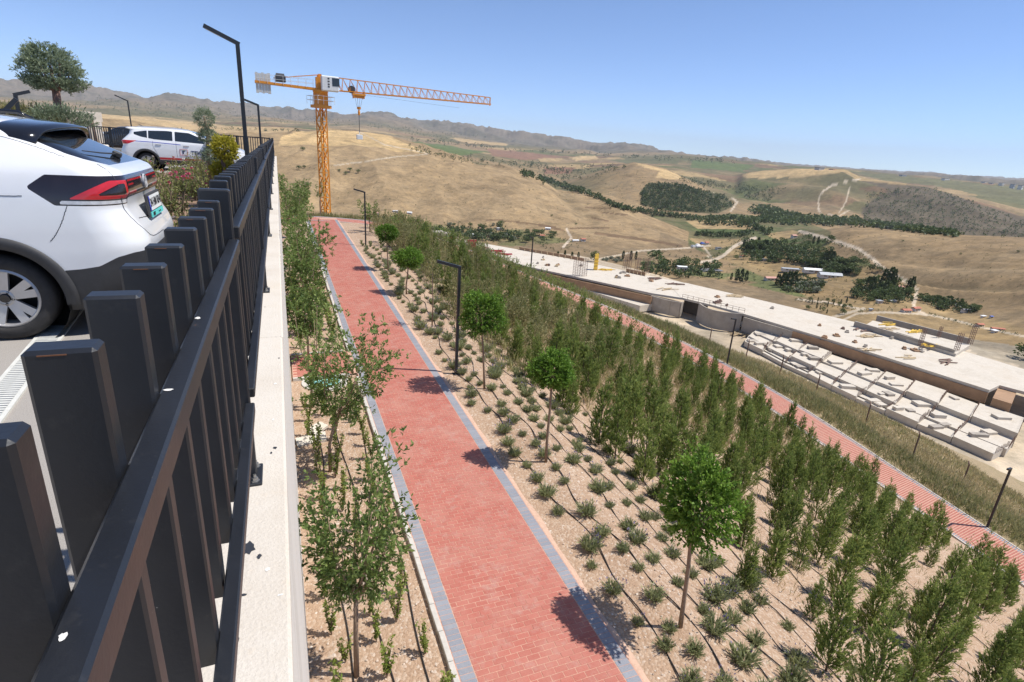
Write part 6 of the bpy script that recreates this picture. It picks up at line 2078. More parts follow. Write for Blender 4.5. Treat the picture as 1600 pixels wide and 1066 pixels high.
# stepped foundation terraces in front
rows_ = [[(1190, 507), (1225, 523), (1262, 538), (1300, 552), (1340, 565), (1385, 580), (1430, 596), (1480, 613), (1530, 632), (1600, 655)],
         [(1178, 517), (1212, 532), (1248, 548), (1286, 563), (1326, 578), (1370, 596), (1416, 613), (1466, 632), (1518, 652), (1590, 680)],
         [(1170, 525), (1200, 541), (1236, 558), (1274, 575), (1312, 592), (1354, 610), (1400, 630), (1450, 650), (1500, 670), (1575, 700)],
         [(1163, 535), (1192, 549), (1226, 567), (1262, 583), (1300, 602), (1338, 620), (1384, 640), (1434, 662), (1488, 684), (1552, 712)]]
zrow = [-34.2, -34.8, -35.4]
tr_i = 0
for r_ in range(3):
    for k in range(9):
        zt = zrow[r_] + random.choice([-.25, 0, .25])
        q4 = [rows_[r_][k], rows_[r_][k + 1], rows_[r_ + 1][k + 1], rows_[r_ + 1][k]]
        W4 = [Vector(P2(x, y, zrow[r_])) for x, y in q4]; cen = sum(W4, Vector((0, 0))) / 4
        m = MB(); m.prism([SL(cen + (w - cen) * .985) for w in W4], 36.5 - 36.3, zt + 36.5); m.build('foundation_terrace', M['slab'], site)
        if random.random() < .75:      # upstands and pits that break up the slab
            for _ in range(random.choice([1, 2, 3])):
                q = W4[0].lerp(W4[1], random.uniform(.2, .8)).lerp(W4[3].lerp(W4[2], random.uniform(.2, .8)), random.uniform(.2, .8)); m = MB(); m.box((*SL(q), zt + 36.5 + .12), (random.uniform(.8, 2.6), random.uniform(.6, 1.6), random.uniform(.3, .9)), random.uniform(-.2, .2) - .25); m.build('upstand', random.choice([M['slab'], M['slab'], M['slab'], M['formwall']]), site)
        # starter bars along one edge
        m = MB(); a, b = W4[1], W4[2]
        for i in range(9):
            q = a.lerp(b, .08 + .84 * i / 8); hh = random.uniform(.7, 1.1)
            m.bar((*SL(q), zt + 36.5), (*SL(q), zt + 36.5 + hh), .05)
        if k % 2: m.bar((*SL(a.lerp(b, .1)), zt + 37.1), (*SL(a.lerp(b, .9)), zt + 37.1), .04)
        o = m.build('starter_bars', M['rebar'], site); o['kind'] = 'stuff'
# edge shutter along the foot of the terraces
wall_line('edge_shutter', [rows_[3][k] for k in range(10)], -36.3, -35.5, M['darkbrown'], .25, -35.8)
# low slabs in front of the left part
sprism('lower_slab', [(780, 408), (819, 417), (950, 446), (1019, 462), (1040, 472), (1000, 478), (900, 448), (800, 425), (760, 410)], -36.3, -34.6, M['slab'], zr=-34.6)
wall_line('slab_edge', [(800, 411), (880, 430), (950, 445), (1019, 460)], -34.6, ZS - .61, M['formply'], .3)
# far parapet formwork with props
A0, A1 = Vector(P2(811, 390, ZS)), Vector(P2(912, 408, ZS)); 
wall_line('parapet_form', [(811, 390), (845, 396), (880, 402), (912, 408)], ZS - .05, ZS + .9, M['formply'], .25)
for i in range(12):
    q = A0.lerp(A1, i / 11); nn = (Vector((0, 0)) - q).normalized() * .9
    m = MB(); m.bar((*SL(q), ZS + .8 + 36.5), (*SL(q + nn), ZS + 36.5), .12); m.build('prop', M['timber'], site)
A0, A1 = Vector(P2(978, 425, ZS)), Vector(P2(1008, 431, ZS))
wall_line('parapet_form', [(978, 425), (1008, 431)], ZS - .05, ZS + 1.0, M['formply'], .25)
for i in range(6):
    q = A0.lerp(A1, i / 5); nn = (Vector((0, 0)) - q).normalized() * .9
    m = MB(); m.bar((*SL(q), ZS + .9 + 36.5), (*SL(q + nn), ZS + 36.5), .12); m.build('prop', M['timber'], site)


def loose(name, px, py, z, builder, mat, label, cat, grp=None):
    v = onz(px, py, z); m = MB(); builder(m); o = m.build(name, mat, None, (v.x, v.y, v.z)); return tag(o, label, cat, grp)


def column_cage(m, h=3.4, w=.35):
    for sx in (-w, w):
        for sy in (-w, w): m.bar((sx, sy, 0), (sx, sy, h), .07)
    for z in np.arange(.3, h, .45):
        for a, b in (((-w, -w), (w, -w)), ((w, -w), (w, w)), ((w, w), (-w, w)), ((-w, w), (-w, -w))): m.bar((*a, z), (*b, z), .045)


for i, (px, py, h, w) in enumerate([(900, 431, 5.2, .7), (911, 431, 5.0, .7), (976, 420, 4.0, .45), (982, 420, 5.2, .5), (995, 424, 4.2, .5), (1010, 428, 4.4, .5), (1494, 548, 3.6, .3), (1515, 538, 4.0, .3), (1437, 541, 3.8, .25), (1466, 528, 2.5, .2)]):
    z = ZS if i < 6 else ZS + .6
    nm = ['open steel column cage at the left slab edge', 'second open steel column cage beside the yellow shutter', 'left rusty column cage of the row at the slab end', 'tallest rusty column cage of the row at the slab end', 'third rusty column cage of the row at the slab end', 'rusty column cage beside the dark trees at the slab end', 'steel column cage on the corner of the raised pad', 'leaning steel column cage at the far pad corner', 'thin steel cage in the middle of the raised pad', 'single rusty post beyond the raised pad'][i]
    loose('column_cage', px, py, z, lambda m: column_cage(m, h, w), M['rebar'], nm, 'rebar cage', 'column cages on the building site')
loose('column_shutter', 930, 422, ZS, lambda m: (m.box((0, 0, 2.4), (1.1, .25, 4.8)), m.box((.6, .5, 2.4), (.25, 1.0, 4.8)), [m.box((0, -.2, z), (1.5, .15, .2)) for z in (.6, 1.6, 2.6, 3.6)]), M['yellow'], 'tall yellow column shutter standing on the left slab', 'formwork')


def planks(m, n=8, L=3.2, sp=1.6, th=.12):
    for k in range(n):
        a = random.uniform(-.5, .5); m.box((random.uniform(-sp, sp), random.uniform(-sp * .6, sp * .6), th * (.5 + .6 * (k % 3))), (L * random.uniform(.6, 1.1), .22, th), a)


for i, (px, py, z, n, L, mat, nm) in enumerate([(948, 422, ZS, 9, 4, 'yellow', 'yellow formwork panels lying beside the column shutter'), (826, 420, -34.6, 7, 3, 'yellow', 'yellow panels heaped behind the weeds at the left slab'), (1148, 463, ZS, 10, 3.2, 'timber', 'scattered timbers on the middle of the main slab'), (1355, 525, ZS, 9, 3.4, 'timber', 'stack of pale timbers before the raised pad'),
                                              (1388, 515, ZS + .6, 10, 3.2, 'timber', 'pale timbers lying on the raised pad'), (1386, 507, ZS + .6, 6, 4, 'yellow', 'yellow beams at the far left of the raised pad'), (1430, 519, ZS + .6, 6, 4.5, 'yellow', 'yellow beams along the far wall of the raised pad'), (1454, 540, ZS + .6, 14, 2.6, 'yellow', 'big heap of yellow panels on the raised pad'), (1360, 546, ZS, 7, 2.6, 'timber', 'timber frame lying near the edge of the main slab'),
                                              (1420, 560, ZS, 6, 2.6, 'timber', 'loose boards in the centre of the right slab'), (1478, 566, ZS, 9, 3, 'rebar', 'bundle of reinforcing bars on the right slab'), (1020, 436, ZS, 10, 4, 'rebar', 'tangle of reinforcing bars on the left slab end'), (1055, 444, ZS, 9, 3, 'rebar', 'dark heap of bars beside the slab joint'), (1040, 452, ZS, 6, 4, 'timber', 'long timbers at the joint of the two slabs'), (1342, 517, ZS, 6, 2.6, 'rebar', 'grey stack of steel near the raised pad corner')]):
    loose('material_stack', px, py, z + .02, lambda m: planks(m, n, L), M[mat], nm, 'materials', 'material stacks on the slabs')
for i, (px, py, n, nm) in enumerate([(770, 393, 12, 'red steel shutter panels heaped at the far left of the slab'), (748, 389, 9, 'smaller heap of red shutter panels by the red container wall'), (792, 398, 8, 'dark red panels at the near end of the red heap')]):
    loose('shutter_heap', px, py, ZS, lambda m: planks(m, n, 3.4, 3.2, .2), M['redst'], nm, 'formwork', 'red shutter heaps')
loose('red_hoarding', 737, 387, ZS, lambda m: (m.box((0, 0, 1.3), (3.2, .25, 2.6)), m.bar((-1.2, -.3, 0), (-1.2, 0, 2.2), .15), m.bar((1.2, -.3, 0), (1.2, 0, 2.2), .15)), M['redst'], 'square dark red shutter panel standing upright behind the shrubs', 'formwork')
loose('red_hoarding', 700, 378, ZS, lambda m: (m.box((0, 0, .8), (4, .25, 1.6), .3), m.bar((-1, -.3, 0), (-1, 0, 1.4), .15)), M['redst'], 'leaning dark red panel left of the upright one', 'formwork')
# low block with dark window band at far left
v = onz(672, 378, ZS - 1); blk = empty('site_cabin', (v.x, v.y, v.z), .25, 'long low white site building with a dark window band behind the shrubs', 'building')
m = MB(); m.box((0, 0, 1.6), (13, 6, 3.2)); m.build('wall', M['slab'], blk)
m = MB(); m.box((1, -3.04, 1.7), (9, .12, 1.3)); m.build('window_band', M['glass_dark'], blk)
m = MB(); m.box((0, 0, 3.35), (13.6, 6.6, .3)); m.build('roof', M['formwall'], blk)
# flatbed with a white tarpaulin beside the ramp
v = onz(1142, 512, -36.2)
tk = empty('flatbed_truck', (v.x, v.y, -36.25), math.atan2(A1.y - A0.y, A1.x - A0.x) + .6, 'small white flatbed truck parked beside the curved ramp wall', 'truck')
m = MB(); m.box((0, 0, .95), (3.6, 1.9, .18)); m.build('bed', M['clad'], tk)
m = MB(); m.box((-.1, 0, 1.45), (3.2, 1.8, .8), bev=.15); m.build('tarpaulin', M['plate'], tk)
m = MB(); m.box((2.4, 0, 1.2), (1.2, 1.8, 1.5), bev=.2); cb_ = m.build('cab', M['white'], tk); m = MB(); m.box((2.95, 0, 1.5), (.2, 1.5, .6)); m.build('windscreen', M['cglass'], cb_)
for wx in (-1.1, 2.2):
    for wy in (-.9, .9): m = MB(); m.lathe([(.0, -.1), (.42, -.1), (.42, .1), (0, .1)], (wx, wy, .42), 16, 'y'); m.build('wheel', M['tyre'], tk)
for i, (px, py) in enumerate([(1152, 520), (1160, 524), (1174, 521)]):
    loose('board_pile', px, py, -36.2, lambda m: planks(m, 6, 3, 1.6, .15), M['timber'], ['grey boards dumped beside the flatbed truck', 'second pile of boards below the flatbed truck', 'boards lying at the corner of the terraces'][i], 'boards', 'board piles on the site road')
# guard rail on the ramp edge
m = MB()
for z in (.5, 1.0):
    m.bar((*SL(P2(1066, 466, ZS)), ZS + z + 36.5), (*SL(P2(1163, 489, ZS)), ZS + z + 36.5), .06)
for i in range(12):
    q = Vector(P2(1066, 466, ZS)).lerp(Vector(P2(1163, 489, ZS)), i / 11); m.bar((*SL(q), ZS + 36.5), (*SL(q), ZS + 37.55), .06)
m.build('guard_rail', M['rebar'], site)

# rubble, pallets and crates over the slabs
random.seed(91)
for i in range(32):
    px, py = random.choice([(random.uniform(1090, 1500), None), (random.uniform(830, 1050), None)]); 
    py = (442 + (px - 1071) * .245 + random.uniform(4, 34)) if px > 1071 else (393 + (px - 811) * .185 + random.uniform(2, 16))
    v = onz(px, py, ZS + .01); m = MB(); s0 = random.uniform(.4, 1.3)
    m.box((0, 0, .15), (s0, s0 * random.uniform(.5, 1.5), .3), random.uniform(0, 3)); m.box((.2, .1, .4), (s0 * .7, s0 * .5, .22), random.uniform(0, 3))
    m.build('loose_block', M[random.choice(['timber', 'formwall', 'rebar', 'formply'])], site, (v.x - 100, v.y - 80, v.z + 36.5))
# ---------------------------------------------------------------- wire fence along the slope
wf = []
for i, (px, pyb, pyt) in enumerate([(1108, 536, 512), (1165, 561, 533), (1217, 591, 557), (1274, 616, 587), (1352, 662, 631), (1424, 719, 676), (1504, 755, 723)]):
    # stand each post on the slope
    best = None
    for r_ in np.arange(36, 70, .25):
        v = onr(px, pyb, r_)
        if v.z < hz(v.x, v.y): best = v; break
    v = best or onr(px, pyb, 50)
    hgt = max(1.2, min(3.2, onr(px, pyt, math.hypot(v.x, v.y)).z - v.z))
    m = MB(); m.tube([(0, 0, -.2), (.02, .02, hgt)], .045, 6); m.tube([(.02, .02, hgt), (.12, .16, hgt + .12)], .04, 5)
    o = m.build('fence_post', M['rebar'], None, (v.x, v.y, hz(v.x, v.y))); tag(o, 'rusty wire-fence post on the weedy slope, %s from the left' % ['first', 'second', 'third', 'fourth', 'fifth', 'sixth', 'seventh'][i], 'fence post', 'wire-fence posts')
# tall flowering weeds beside the path
M['hollyhock'] = plain('hollyhock_flower', (.42, .05, .10), .8, .2, 10)
for i, (px, py, n) in enumerate([(1024, 490, 5), (1052, 508, 7), (1100, 522, 6), (1175, 556, 3)]):
    v = None
    for r_ in np.arange(34, 70, .25):
        q = onr(px, py, r_)
        if q.z < hz(q.x, q.y): v = q; break
    if v is None: continue
    hh_ = empty('hollyhock', (v.x, v.y, hz(v.x, v.y)), 0, 'tall weeds with dark red flower spikes, %s from the left' % ['first clump', 'second clump', 'third clump', 'last clump'][i], 'flowers', 'red flowering weeds')
    g = np.random.default_rng(900 + i); m = MB(); Lv = Leaves(); fl = MB()
    for k in range(n):
        a = g.uniform(0, 6.28); b = Vector((g.normal(0, .5), g.normal(0, .5), 0)); tp = b + Vector((g.normal(0, .12), g.normal(0, .12), g.uniform(1.2, 1.9)))
        m.tube([b, tp], [.02, .01], 4)
        Lv.add(np.array([b.lerp(tp, t) for t in g.uniform(.05, .6, 30)]), rdir(30, .2, g), .2, .06, g.uniform(.2, .8, 30), 0, 0, g)
        for t_ in g.uniform(.5, 1.0, 12):
            c_ = b.lerp(tp, t_) + Vector(g.normal(0, .05, 3)); fl.lathe([(0, -.03), (.05, 0), (.03, .04), (0, .04)], tuple(c_), 5)
    m.build('stems', M['bark'], hh_); link('leaves', Lv.mesh('hollyhock_leaves', M['weedg']), hh_); o = fl.build('blossoms', M['hollyhock'], hh_); o['kind'] = 'stuff'
# ================================================================== ROSE BED AND CAR PARK PLANTS
M['roseleaf'] = leafmat('rose_leaf', (.05, .07, .02), (.13, .155, .045), (.27, .27, .09), .3)
M['pink'] = plain('pink_rose', (.72, .17, .26), .7, .2, 30); M['wrose'] = plain('white_rose', (.78, .72, .68), .7, .1, 30); M['rrose'] = plain('red_rose', (.55, .02, .03), .7, .2, 30)
M['bluegreen'] = leafmat('cypress_leaf', (.06, .085, .05), (.16, .21, .125), (.33, .38, .24), .25)
M['gold'] = leafmat('golden_thuja_leaf', (.10, .11, .01), (.36, .33, .03), (.62, .54, .07), .35)
M['bedsoil'] = plain('bed_soil', (.24, .155, .10), .95, .25, 6, .4)
BEDP = [(-.45, 8.2), (-2.2, 8.4), (-3.0, 9.6), (-3.1, 13.5), (-2.6, 15.2), (-3.4, 16.4), (-4.6, 18.0), (-5.2, 21.5), (-5.0, 24.6), (-.45, 25.2)]
m = MB(); m.prism(BEDP, Z_PARK - .1, Z_PARK + .06); o = m.build('rose_bed_soil', M['bedsoil']); tag(o, 'brown soil of the rose bed behind the fence', 'bed', kind='structure')
kb = empty('bed_kerb', (0, 0, Z_PARK), 0); tag(kb, 'pale kerb curving round the rose bed', 'kerb', kind='structure')
KP_ = resample(np.array(BEDP[1:-1], float), 34)
for a, b in zip(KP_[:-1], KP_[1:]):
    d = b - a; L_ = np.linalg.norm(d); m = MB(); m.box((0, 0, 0), (L_ - .006, .12, .22), bev=.012); o = m.build('kerb_stone', M['kerb'], kb, ((a[0] + b[0]) / 2, (a[1] + b[1]) / 2, .03)); o.rotation_euler = (0, 0, math.atan2(d[1], d[0]))


def rose_mesh(seed):
    g = np.random.default_rng(seed); Lv = Leaves(); m = MB(); tips = []
    for k in range(9):
        a = g.uniform(0, 6.28); e = g.uniform(.1, .3); tp = Vector((e * math.cos(a), e * math.sin(a), g.uniform(.35, .75)))
        m.tube([(0, 0, -.03), tuple(tp * .5 + Vector((0, 0, .06))), tuple(tp)], [.008, .006, .003], 4, False); tips.append(tp)
        n = 26; t = g.uniform(.25, 1.0, n); P = np.array(tp)[None] * t[:, None] + g.normal(0, .035, (n, 3))
        Lv.add(P, rdir(n, .1, g), g.uniform(.04, .075, n), .018, np.clip(.2 + .6 * t + g.normal(0, .15, n), 0, 1), 0, .05, g)
    return Lv.mesh('rose_leaves', M['roseleaf']), m.mesh('rose_stems', M['bark']), tips


def bloom_mesh(mat, seed):
    g = np.random.default_rng(seed); Lv = Leaves(); n = 26; d = rdir(n, .6, g)
    Lv.add(d * .012, d, .05, .022, .5, 0, .15, g)
    return Lv.mesh('rose_bloom', mat)


ROS = [rose_mesh(50 + i) for i in range(5)]
BLO = {c: [bloom_mesh(M[c], 60 + i) for i in range(2)] for c in ('pink', 'wrose', 'rrose')}
CN = {'pink': 'pink', 'wrose': 'white', 'rrose': 'red'}
bedpoly = np.array(BEDP)
k = 0
random.seed(21)
while k < 85:
    x, y = random.uniform(-5.1, -.55), 8.5 + 16.5 * random.random()
    if not inpoly(np.array([x]), np.array([y]), BEDP)[0]: continue
    if min((x - q[0]) ** 2 + (y - q[1]) ** 2 for q in KP_) < .08: continue
    lv, st, tips = random.choice(ROS); cch = random.choices(['pink', 'wrose', 'rrose'], [.55, .3, .15])[0]; s = random.uniform(.75, 1.15)
    zone = 'near' if y < 13 else ('middle' if y < 18.5 else 'far')
    nb = random.choice([0, 0, 1, 1, 2, 3])
    lab = 'rose bush with %s blossoms in the %s part of the bed behind the fence' % (CN[cch], zone) if nb else 'rose bush without blossoms in the %s part of the bed' % zone
    t_ = empty('rose_bush', (x, y, Z_PARK + .05), random.uniform(0, 6.28), lab, 'rose bush', 'roses: ' + (CN[cch] if nb else 'no') + ' blossoms, ' + zone + ' part')
    t_.scale = (s, s, s); link('leaves', lv, t_); link('stems', st, t_)
    for tp in random.sample(tips, nb): o = link('blossom', random.choice(BLO[cch]), t_, tuple(tp)); o.scale = (.8,) * 3
    k += 1


def foliage_ball(seed, r, n, mat, leaf=.05, wid=.15, sq=1.0, k=10):
    g = np.random.default_rng(seed); Lv = Leaves(); d = rdir(n, .0, g); rr = g.uniform(.3, 1.0, n) ** .5 * .92
    lump = 1 + .18 * np.sin(d[:, 0] * 5 + seed) * np.sin(d[:, 1] * 6 + 1) + .1 * np.sin(d[:, 2] * 9)
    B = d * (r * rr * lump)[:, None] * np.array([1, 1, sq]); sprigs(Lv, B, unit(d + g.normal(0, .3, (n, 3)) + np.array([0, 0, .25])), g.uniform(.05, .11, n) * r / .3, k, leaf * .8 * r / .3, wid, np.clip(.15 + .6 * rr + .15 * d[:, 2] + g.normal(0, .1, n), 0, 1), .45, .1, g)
    return Lv.mesh('foliage_ball', M[mat])


# pom-pom juniper
YT = 16.0
t0 = ony(324, 250, YT); tp_ = empty('pompom_juniper', (t0.x, YT, Z_PARK + .05), 0, 'clipped pom-pom juniper with two round grey-green balls on a thin stem', 'topiary')
zc = [ony(319, 185, YT), ony(325, 213, YT), ony(333, 243, YT)]
m = MB(); m.tube([(0, 0, -.05), (zc[1].x - t0.x - .03, 0, zc[1].z - Z_PARK - .3), (zc[1].x - t0.x, 0, zc[1].z - Z_PARK), (zc[0].x - t0.x, 0, zc[0].z - Z_PARK)], [.045, .04, .035, .02], 7); m.build('trunk', M['bark'], tp_, smooth=True)
for i, (c_, r_, sq) in enumerate(zip(zc, (.23, .22, .26), (1.05, .75, .8))): link('foliage_ball', foliage_ball(70 + i, r_ * .95, 800, 'bluegreen', .05, .13, sq), tp_, (c_.x - t0.x, .0, c_.z - Z_PARK - .05))
# golden thuja
YT = 14.0
t0 = ony(349, 272, YT); tp_ = empty('golden_thuja', (t0.x, YT, Z_PARK + .05), 0, 'yellow-green clipped thuja shrub with a big round head beside the fence', 'shrub')
zc = [ony(351, 233, YT), ony(343, 266, YT), ony(358, 262, YT)]
m = MB(); m.tube([(0, 0, -.05), (.02, 0, zc[0].z - Z_PARK - .25), (zc[0].x - t0.x, 0, zc[0].z - Z_PARK)], [.05, .045, .02], 7); m.build('trunk', M['barkd'], tp_, smooth=True)
for i, (c_, r_, sq) in enumerate(zip(zc, (.27, .2, .14), (.95, .8, .8))): link('foliage_ball', foliage_ball(80 + i, r_ * .9, 900, 'gold', .06, .22, sq), tp_, (c_.x - t0.x, .1 * i, c_.z - Z_PARK - .05))

# raised planter with cypress and spreading juniper
YC = 21.0
mz = -.35
c0 = ony(95, 186, YC)
pl = empty('raised_planter', (c0.x - 2.0, YC, Z_PARK), 0, 'earth-filled raised planter under the cypress at the back of the car park', 'planter')
m = MB(); m.box((0, 0, .5), (5.5, 3.0, 1.0), bev=.03); m.build('wall', M['wallface'], pl); m = MB(); m.box((0, 0, 1.02), (5.2, 2.7, .06)); m.build('soil', M['bedsoil'], pl)
b0 = ony(93, 178, YC); zb = Z_PARK + 1.05
cy = empty('cypress_tree', (b0.x, YC, zb), 0, 'grey-green cypress tree with a broad rounded crown rising into the sky at left', 'tree')
fk = ony(87, 138, YC); top = ony(84, 64, YC)
m = MB(); m.tube([(0, 0, -.1), (-.03, 0, (fk.z - zb) * .5), (fk.x - b0.x, 0, fk.z - zb)], [.13, .11, .095], 9)
ctr = ony(80, 104, YC); Rw = 49 * YC / FPX * .60; Hc = (top.z - fk.z)
for k in range(14):
    a = k * 2.4; e = .35 + .4 * ((k * 37) % 10) / 10; tip = Vector((ctr.x - b0.x + Rw * e * math.cos(a), Rw * e * math.sin(a) * .9, fk.z - zb + Hc * (.15 + .5 * ((k * 53) % 10) / 10)))
    s0 = Vector((fk.x - b0.x, 0, fk.z - zb - .1)); m.tube([s0, s0.lerp(tip, .5) + Vector((0, 0, -.06)), tip], [.045, .03, .01], 6)
m.build('trunk', plain('cypress_bark', (.20, .115, .09), .9, .25, 10, .4), cy, smooth=True)
g = np.random.default_rng(31); Lv = Leaves(); n = 2400
# crown: broad base, narrower rounded top, made of tufts
zz = g.beta(1.2, 1.5, n); prof = Rw * np.where(zz < .22, .62 + 1.7 * zz, np.sqrt(np.clip(1 - ((zz - .22) / .80) ** 1.7, 0, 1)))
a = g.uniform(0, 6.28, n); rr = np.sqrt(g.uniform(.12, 1.0, n)); lean = -.12 * (zz - .3)
lump = 1 + .16 * np.sin(a * 5 + zz * 9) + .08 * np.sin(a * 11)
B = np.stack([ctr.x - b0.x + lean + prof * rr * lump * np.cos(a), prof * rr * lump * np.sin(a) * .95, fk.z - zb - .02 + zz * Hc * .90 - .10 * rr * (zz < .3)], 1)
D = unit(np.stack([np.cos(a) * .8, np.sin(a) * .8, g.uniform(.1, 1.1, n)], 1) + g.normal(0, .25, (n, 3)))
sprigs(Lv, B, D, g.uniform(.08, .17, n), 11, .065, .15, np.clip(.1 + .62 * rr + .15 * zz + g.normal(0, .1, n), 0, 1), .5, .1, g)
link('crown', Lv.mesh('cypress_crown', M['bluegreen']), cy)


def bush(px, py, Y, wpx, hpx, mat, label, seed, n=420, feather=False):
    c_ = ony(px, py, Y); w = wpx * Y / FPX / 2; h = hpx * Y / FPX
    t_ = empty('spreading_juniper', (c_.x, Y, c_.z), 0, label, 'shrub')
    g = np.random.default_rng(seed); Lv = Leaves(); d = rdir(n, .5, g); d[:, 2] = np.abs(d[:, 2]); rr = np.sqrt(g.uniform(.2, 1, n))
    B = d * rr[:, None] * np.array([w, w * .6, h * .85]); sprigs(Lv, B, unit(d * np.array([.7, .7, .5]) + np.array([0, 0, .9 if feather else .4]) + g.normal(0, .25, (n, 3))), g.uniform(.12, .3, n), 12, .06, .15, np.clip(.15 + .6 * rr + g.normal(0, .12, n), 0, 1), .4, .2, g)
    link('foliage', Lv.mesh('bush_foliage', M[mat]), t_)
    m = MB(); 
    for k in range(5): m.tube([(0, 0, -.05), (w * .5 * math.cos(k * 1.3), w * .3 * math.sin(k * 1.3), h * .5)], [.02, .008], 5)
    m.build('stems', M['barkd'], t_)


bush(98, 198, 20.2, 70, 22, 'bluegreen', 'low grey-green juniper spreading below the cypress', 91, 600)
bush(48, 194, 20.6, 70, 20, 'weedg', 'upright olive-green juniper bush left of the cypress trunk', 92, 500, True)
bush(14, 192, 20.4, 40, 20, 'weedg', 'olive bush at the left image edge behind the car roof', 93, 250, True)
# concrete stair wall behind
YW = 38.0
a_, b_ = ony(60, 168, YW), ony(154, 171, YW + 2)
cw = empty('concrete_stairhouse', ((a_.x + b_.x) / 2, YW + 1, Z_PARK), math.atan2(2, b_.x - a_.x), 'pale concrete box with a slanting pipe beside the cypress bush', 'building')
L_ = (b_ - a_).length; Hh = a_.z - Z_PARK
m = MB(); m.box((0, 1.5, Hh / 2), (L_, 3, Hh)); m.build('wall', M['wallc'], cw)
m = MB(); m.box((0, -.06, Hh - .25), (L_ + .1, .12, .5)); m.build('fascia', M['slab'] if 'slab' in M else M['wallc'], cw)
m = MB(); m.box((L_ / 2 - .25, -.08, Hh / 2 - .25), (.4, .14, Hh - .5)); m.build('pillar', M['wallc'], cw)
m = MB(); m.tube([(L_ / 2 - .45, -.25, 0), (L_ / 2 - .62, -.25, Hh - .35)], .07, 8); m.build('pipe', M['bark'], cw)
# ================================================================== VALLEY: TREES, HOUSES
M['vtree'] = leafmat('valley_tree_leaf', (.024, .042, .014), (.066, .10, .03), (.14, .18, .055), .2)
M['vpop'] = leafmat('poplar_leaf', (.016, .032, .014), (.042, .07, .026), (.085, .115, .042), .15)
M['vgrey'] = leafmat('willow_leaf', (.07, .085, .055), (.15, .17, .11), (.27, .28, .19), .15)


def vtree_mesh(kind, seed):
    """one valley tree, height 1"""
    g = np.random.default_rng(seed); Lv = Leaves(); n = 230
    d = rdir(n, .0, g); rr = g.uniform(.35, 1, n) ** .5
    if kind == 'poplar':
        z = g.uniform(.06, 1, n); w = .135 * np.sin(np.clip(z, 0.03, .99) * math.pi) ** .45 * (1.12 - .5 * z); a = g.uniform(0, 6.28, n)
        P = np.stack([w * rr * np.cos(a), w * rr * np.sin(a), z * .95], 1); d = np.stack([np.cos(a), np.sin(a), np.ones(n) * 1.6], 1); sz = .10; mat = 'vpop'
    else:
        nl = 6 + seed % 3; cl = np.stack([g.normal(0, .15, nl).clip(-.25, .25), g.normal(0, .15, nl).clip(-.25, .25), g.uniform(.42, .76, nl)], 1); k = g.integers(0, nl, n)
        P = cl[k] + d * (rr * .235)[:, None] * np.array([1.1, 1.1, .95]); d = d + np.array([0, 0, .2]); sz = .125; mat = 'vgrey' if kind == 'grey' else 'vtree'
        if kind == 'grey': P[:, 2] = P[:, 2] * .8 - .1
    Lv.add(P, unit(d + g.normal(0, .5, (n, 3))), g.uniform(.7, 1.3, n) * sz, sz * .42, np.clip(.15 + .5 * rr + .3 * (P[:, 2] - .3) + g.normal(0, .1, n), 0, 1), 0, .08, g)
    b = Lv.n; tr = [(0.02, 0, -.04), (-.01, .018, -.04), (-.01, -.018, -.04), (.012, 0, .5), (-.006, .01, .5), (-.006, -.01, .5)]
    Lv.V.append(np.array(tr)); Lv.F.append(np.array([[b, b + 1, b + 4, b + 3], [b + 1, b + 2, b + 5, b + 4], [b + 2, b, b + 3, b + 5]])); Lv.A.append(np.zeros(6)); Lv.mi.append(np.ones(3)); Lv.n += 6
    return Lv.mesh('valley_tree', [M[mat], M['barkd']])


VT = {'round': [vtree_mesh('round', 10 + i) for i in range(4)], 'poplar': [vtree_mesh('poplar', 20 + i) for i in range(3)], 'grey': [vtree_mesh('grey', 30 + i) for i in range(2)]}
VN = {'round': 'round_tree', 'poplar': 'poplar', 'grey': 'willow_bush'}


def vtree(px, py, hpx, kind, label, grp, wide=1.0):
    v = ground_hit(px, py)
    if v is None: return
    dep = proj(v)[2]; h = hpx * dep / FPX
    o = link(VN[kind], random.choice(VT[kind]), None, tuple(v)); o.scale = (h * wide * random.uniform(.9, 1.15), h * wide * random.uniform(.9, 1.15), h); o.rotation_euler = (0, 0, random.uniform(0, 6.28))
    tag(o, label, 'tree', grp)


random.seed(44)
for px, py, h in [(871, 407, 14), (882, 406, 15), (893, 408, 14), (903, 407, 13)]: vtree(px, py, h, 'poplar', 'grey-green poplar in the short row behind the left slab', 'poplars behind the left slab')
for px, py, h in [(973, 406, 14), (985, 407, 15), (993, 407, 14)]: vtree(px, py, h, 'poplar', 'poplar in the row left of the big dark tree behind the slab', 'poplars left of the big dark tree')
vtree(928, 409, 17, 'round', 'single rounded tree right of the poplar row behind the left slab', 'single valley trees')
vtree(1020, 411, 21, 'round', 'big dark tree behind the column cages', 'single valley trees', 1.25)
for i in range(24): vtree(random.uniform(1000, 1130), random.uniform(414, 436), random.uniform(9, 15), 'round', 'dark tree around the white-roofed house behind the slab', 'trees round the white-roofed house', 1.2)
for i in range(34): vtree(random.uniform(1160, 1208), random.uniform(385, 398), random.uniform(10, 17), random.choice(['round', 'poplar']), 'tree of the dense grove in the middle of the valley', 'valley grove', 1.15)
for i in range(34): vtree(random.uniform(1150, 1300), random.uniform(394, 412), random.uniform(6, 10), 'round', 'orchard tree below the dense valley grove', 'orchard trees below the grove', 1.3)
for i in range(22): vtree(random.uniform(1210, 1300), random.uniform(376, 396), random.uniform(6, 11), 'round', 'garden tree among the small houses right of the grove', 'garden trees right of the grove', 1.2)
for px, py, h in [(1270, 382, 13), (1277, 383, 13)]: vtree(px, py, h, 'poplar', 'tall dark poplar above the garden houses', 'poplars above the gardens')
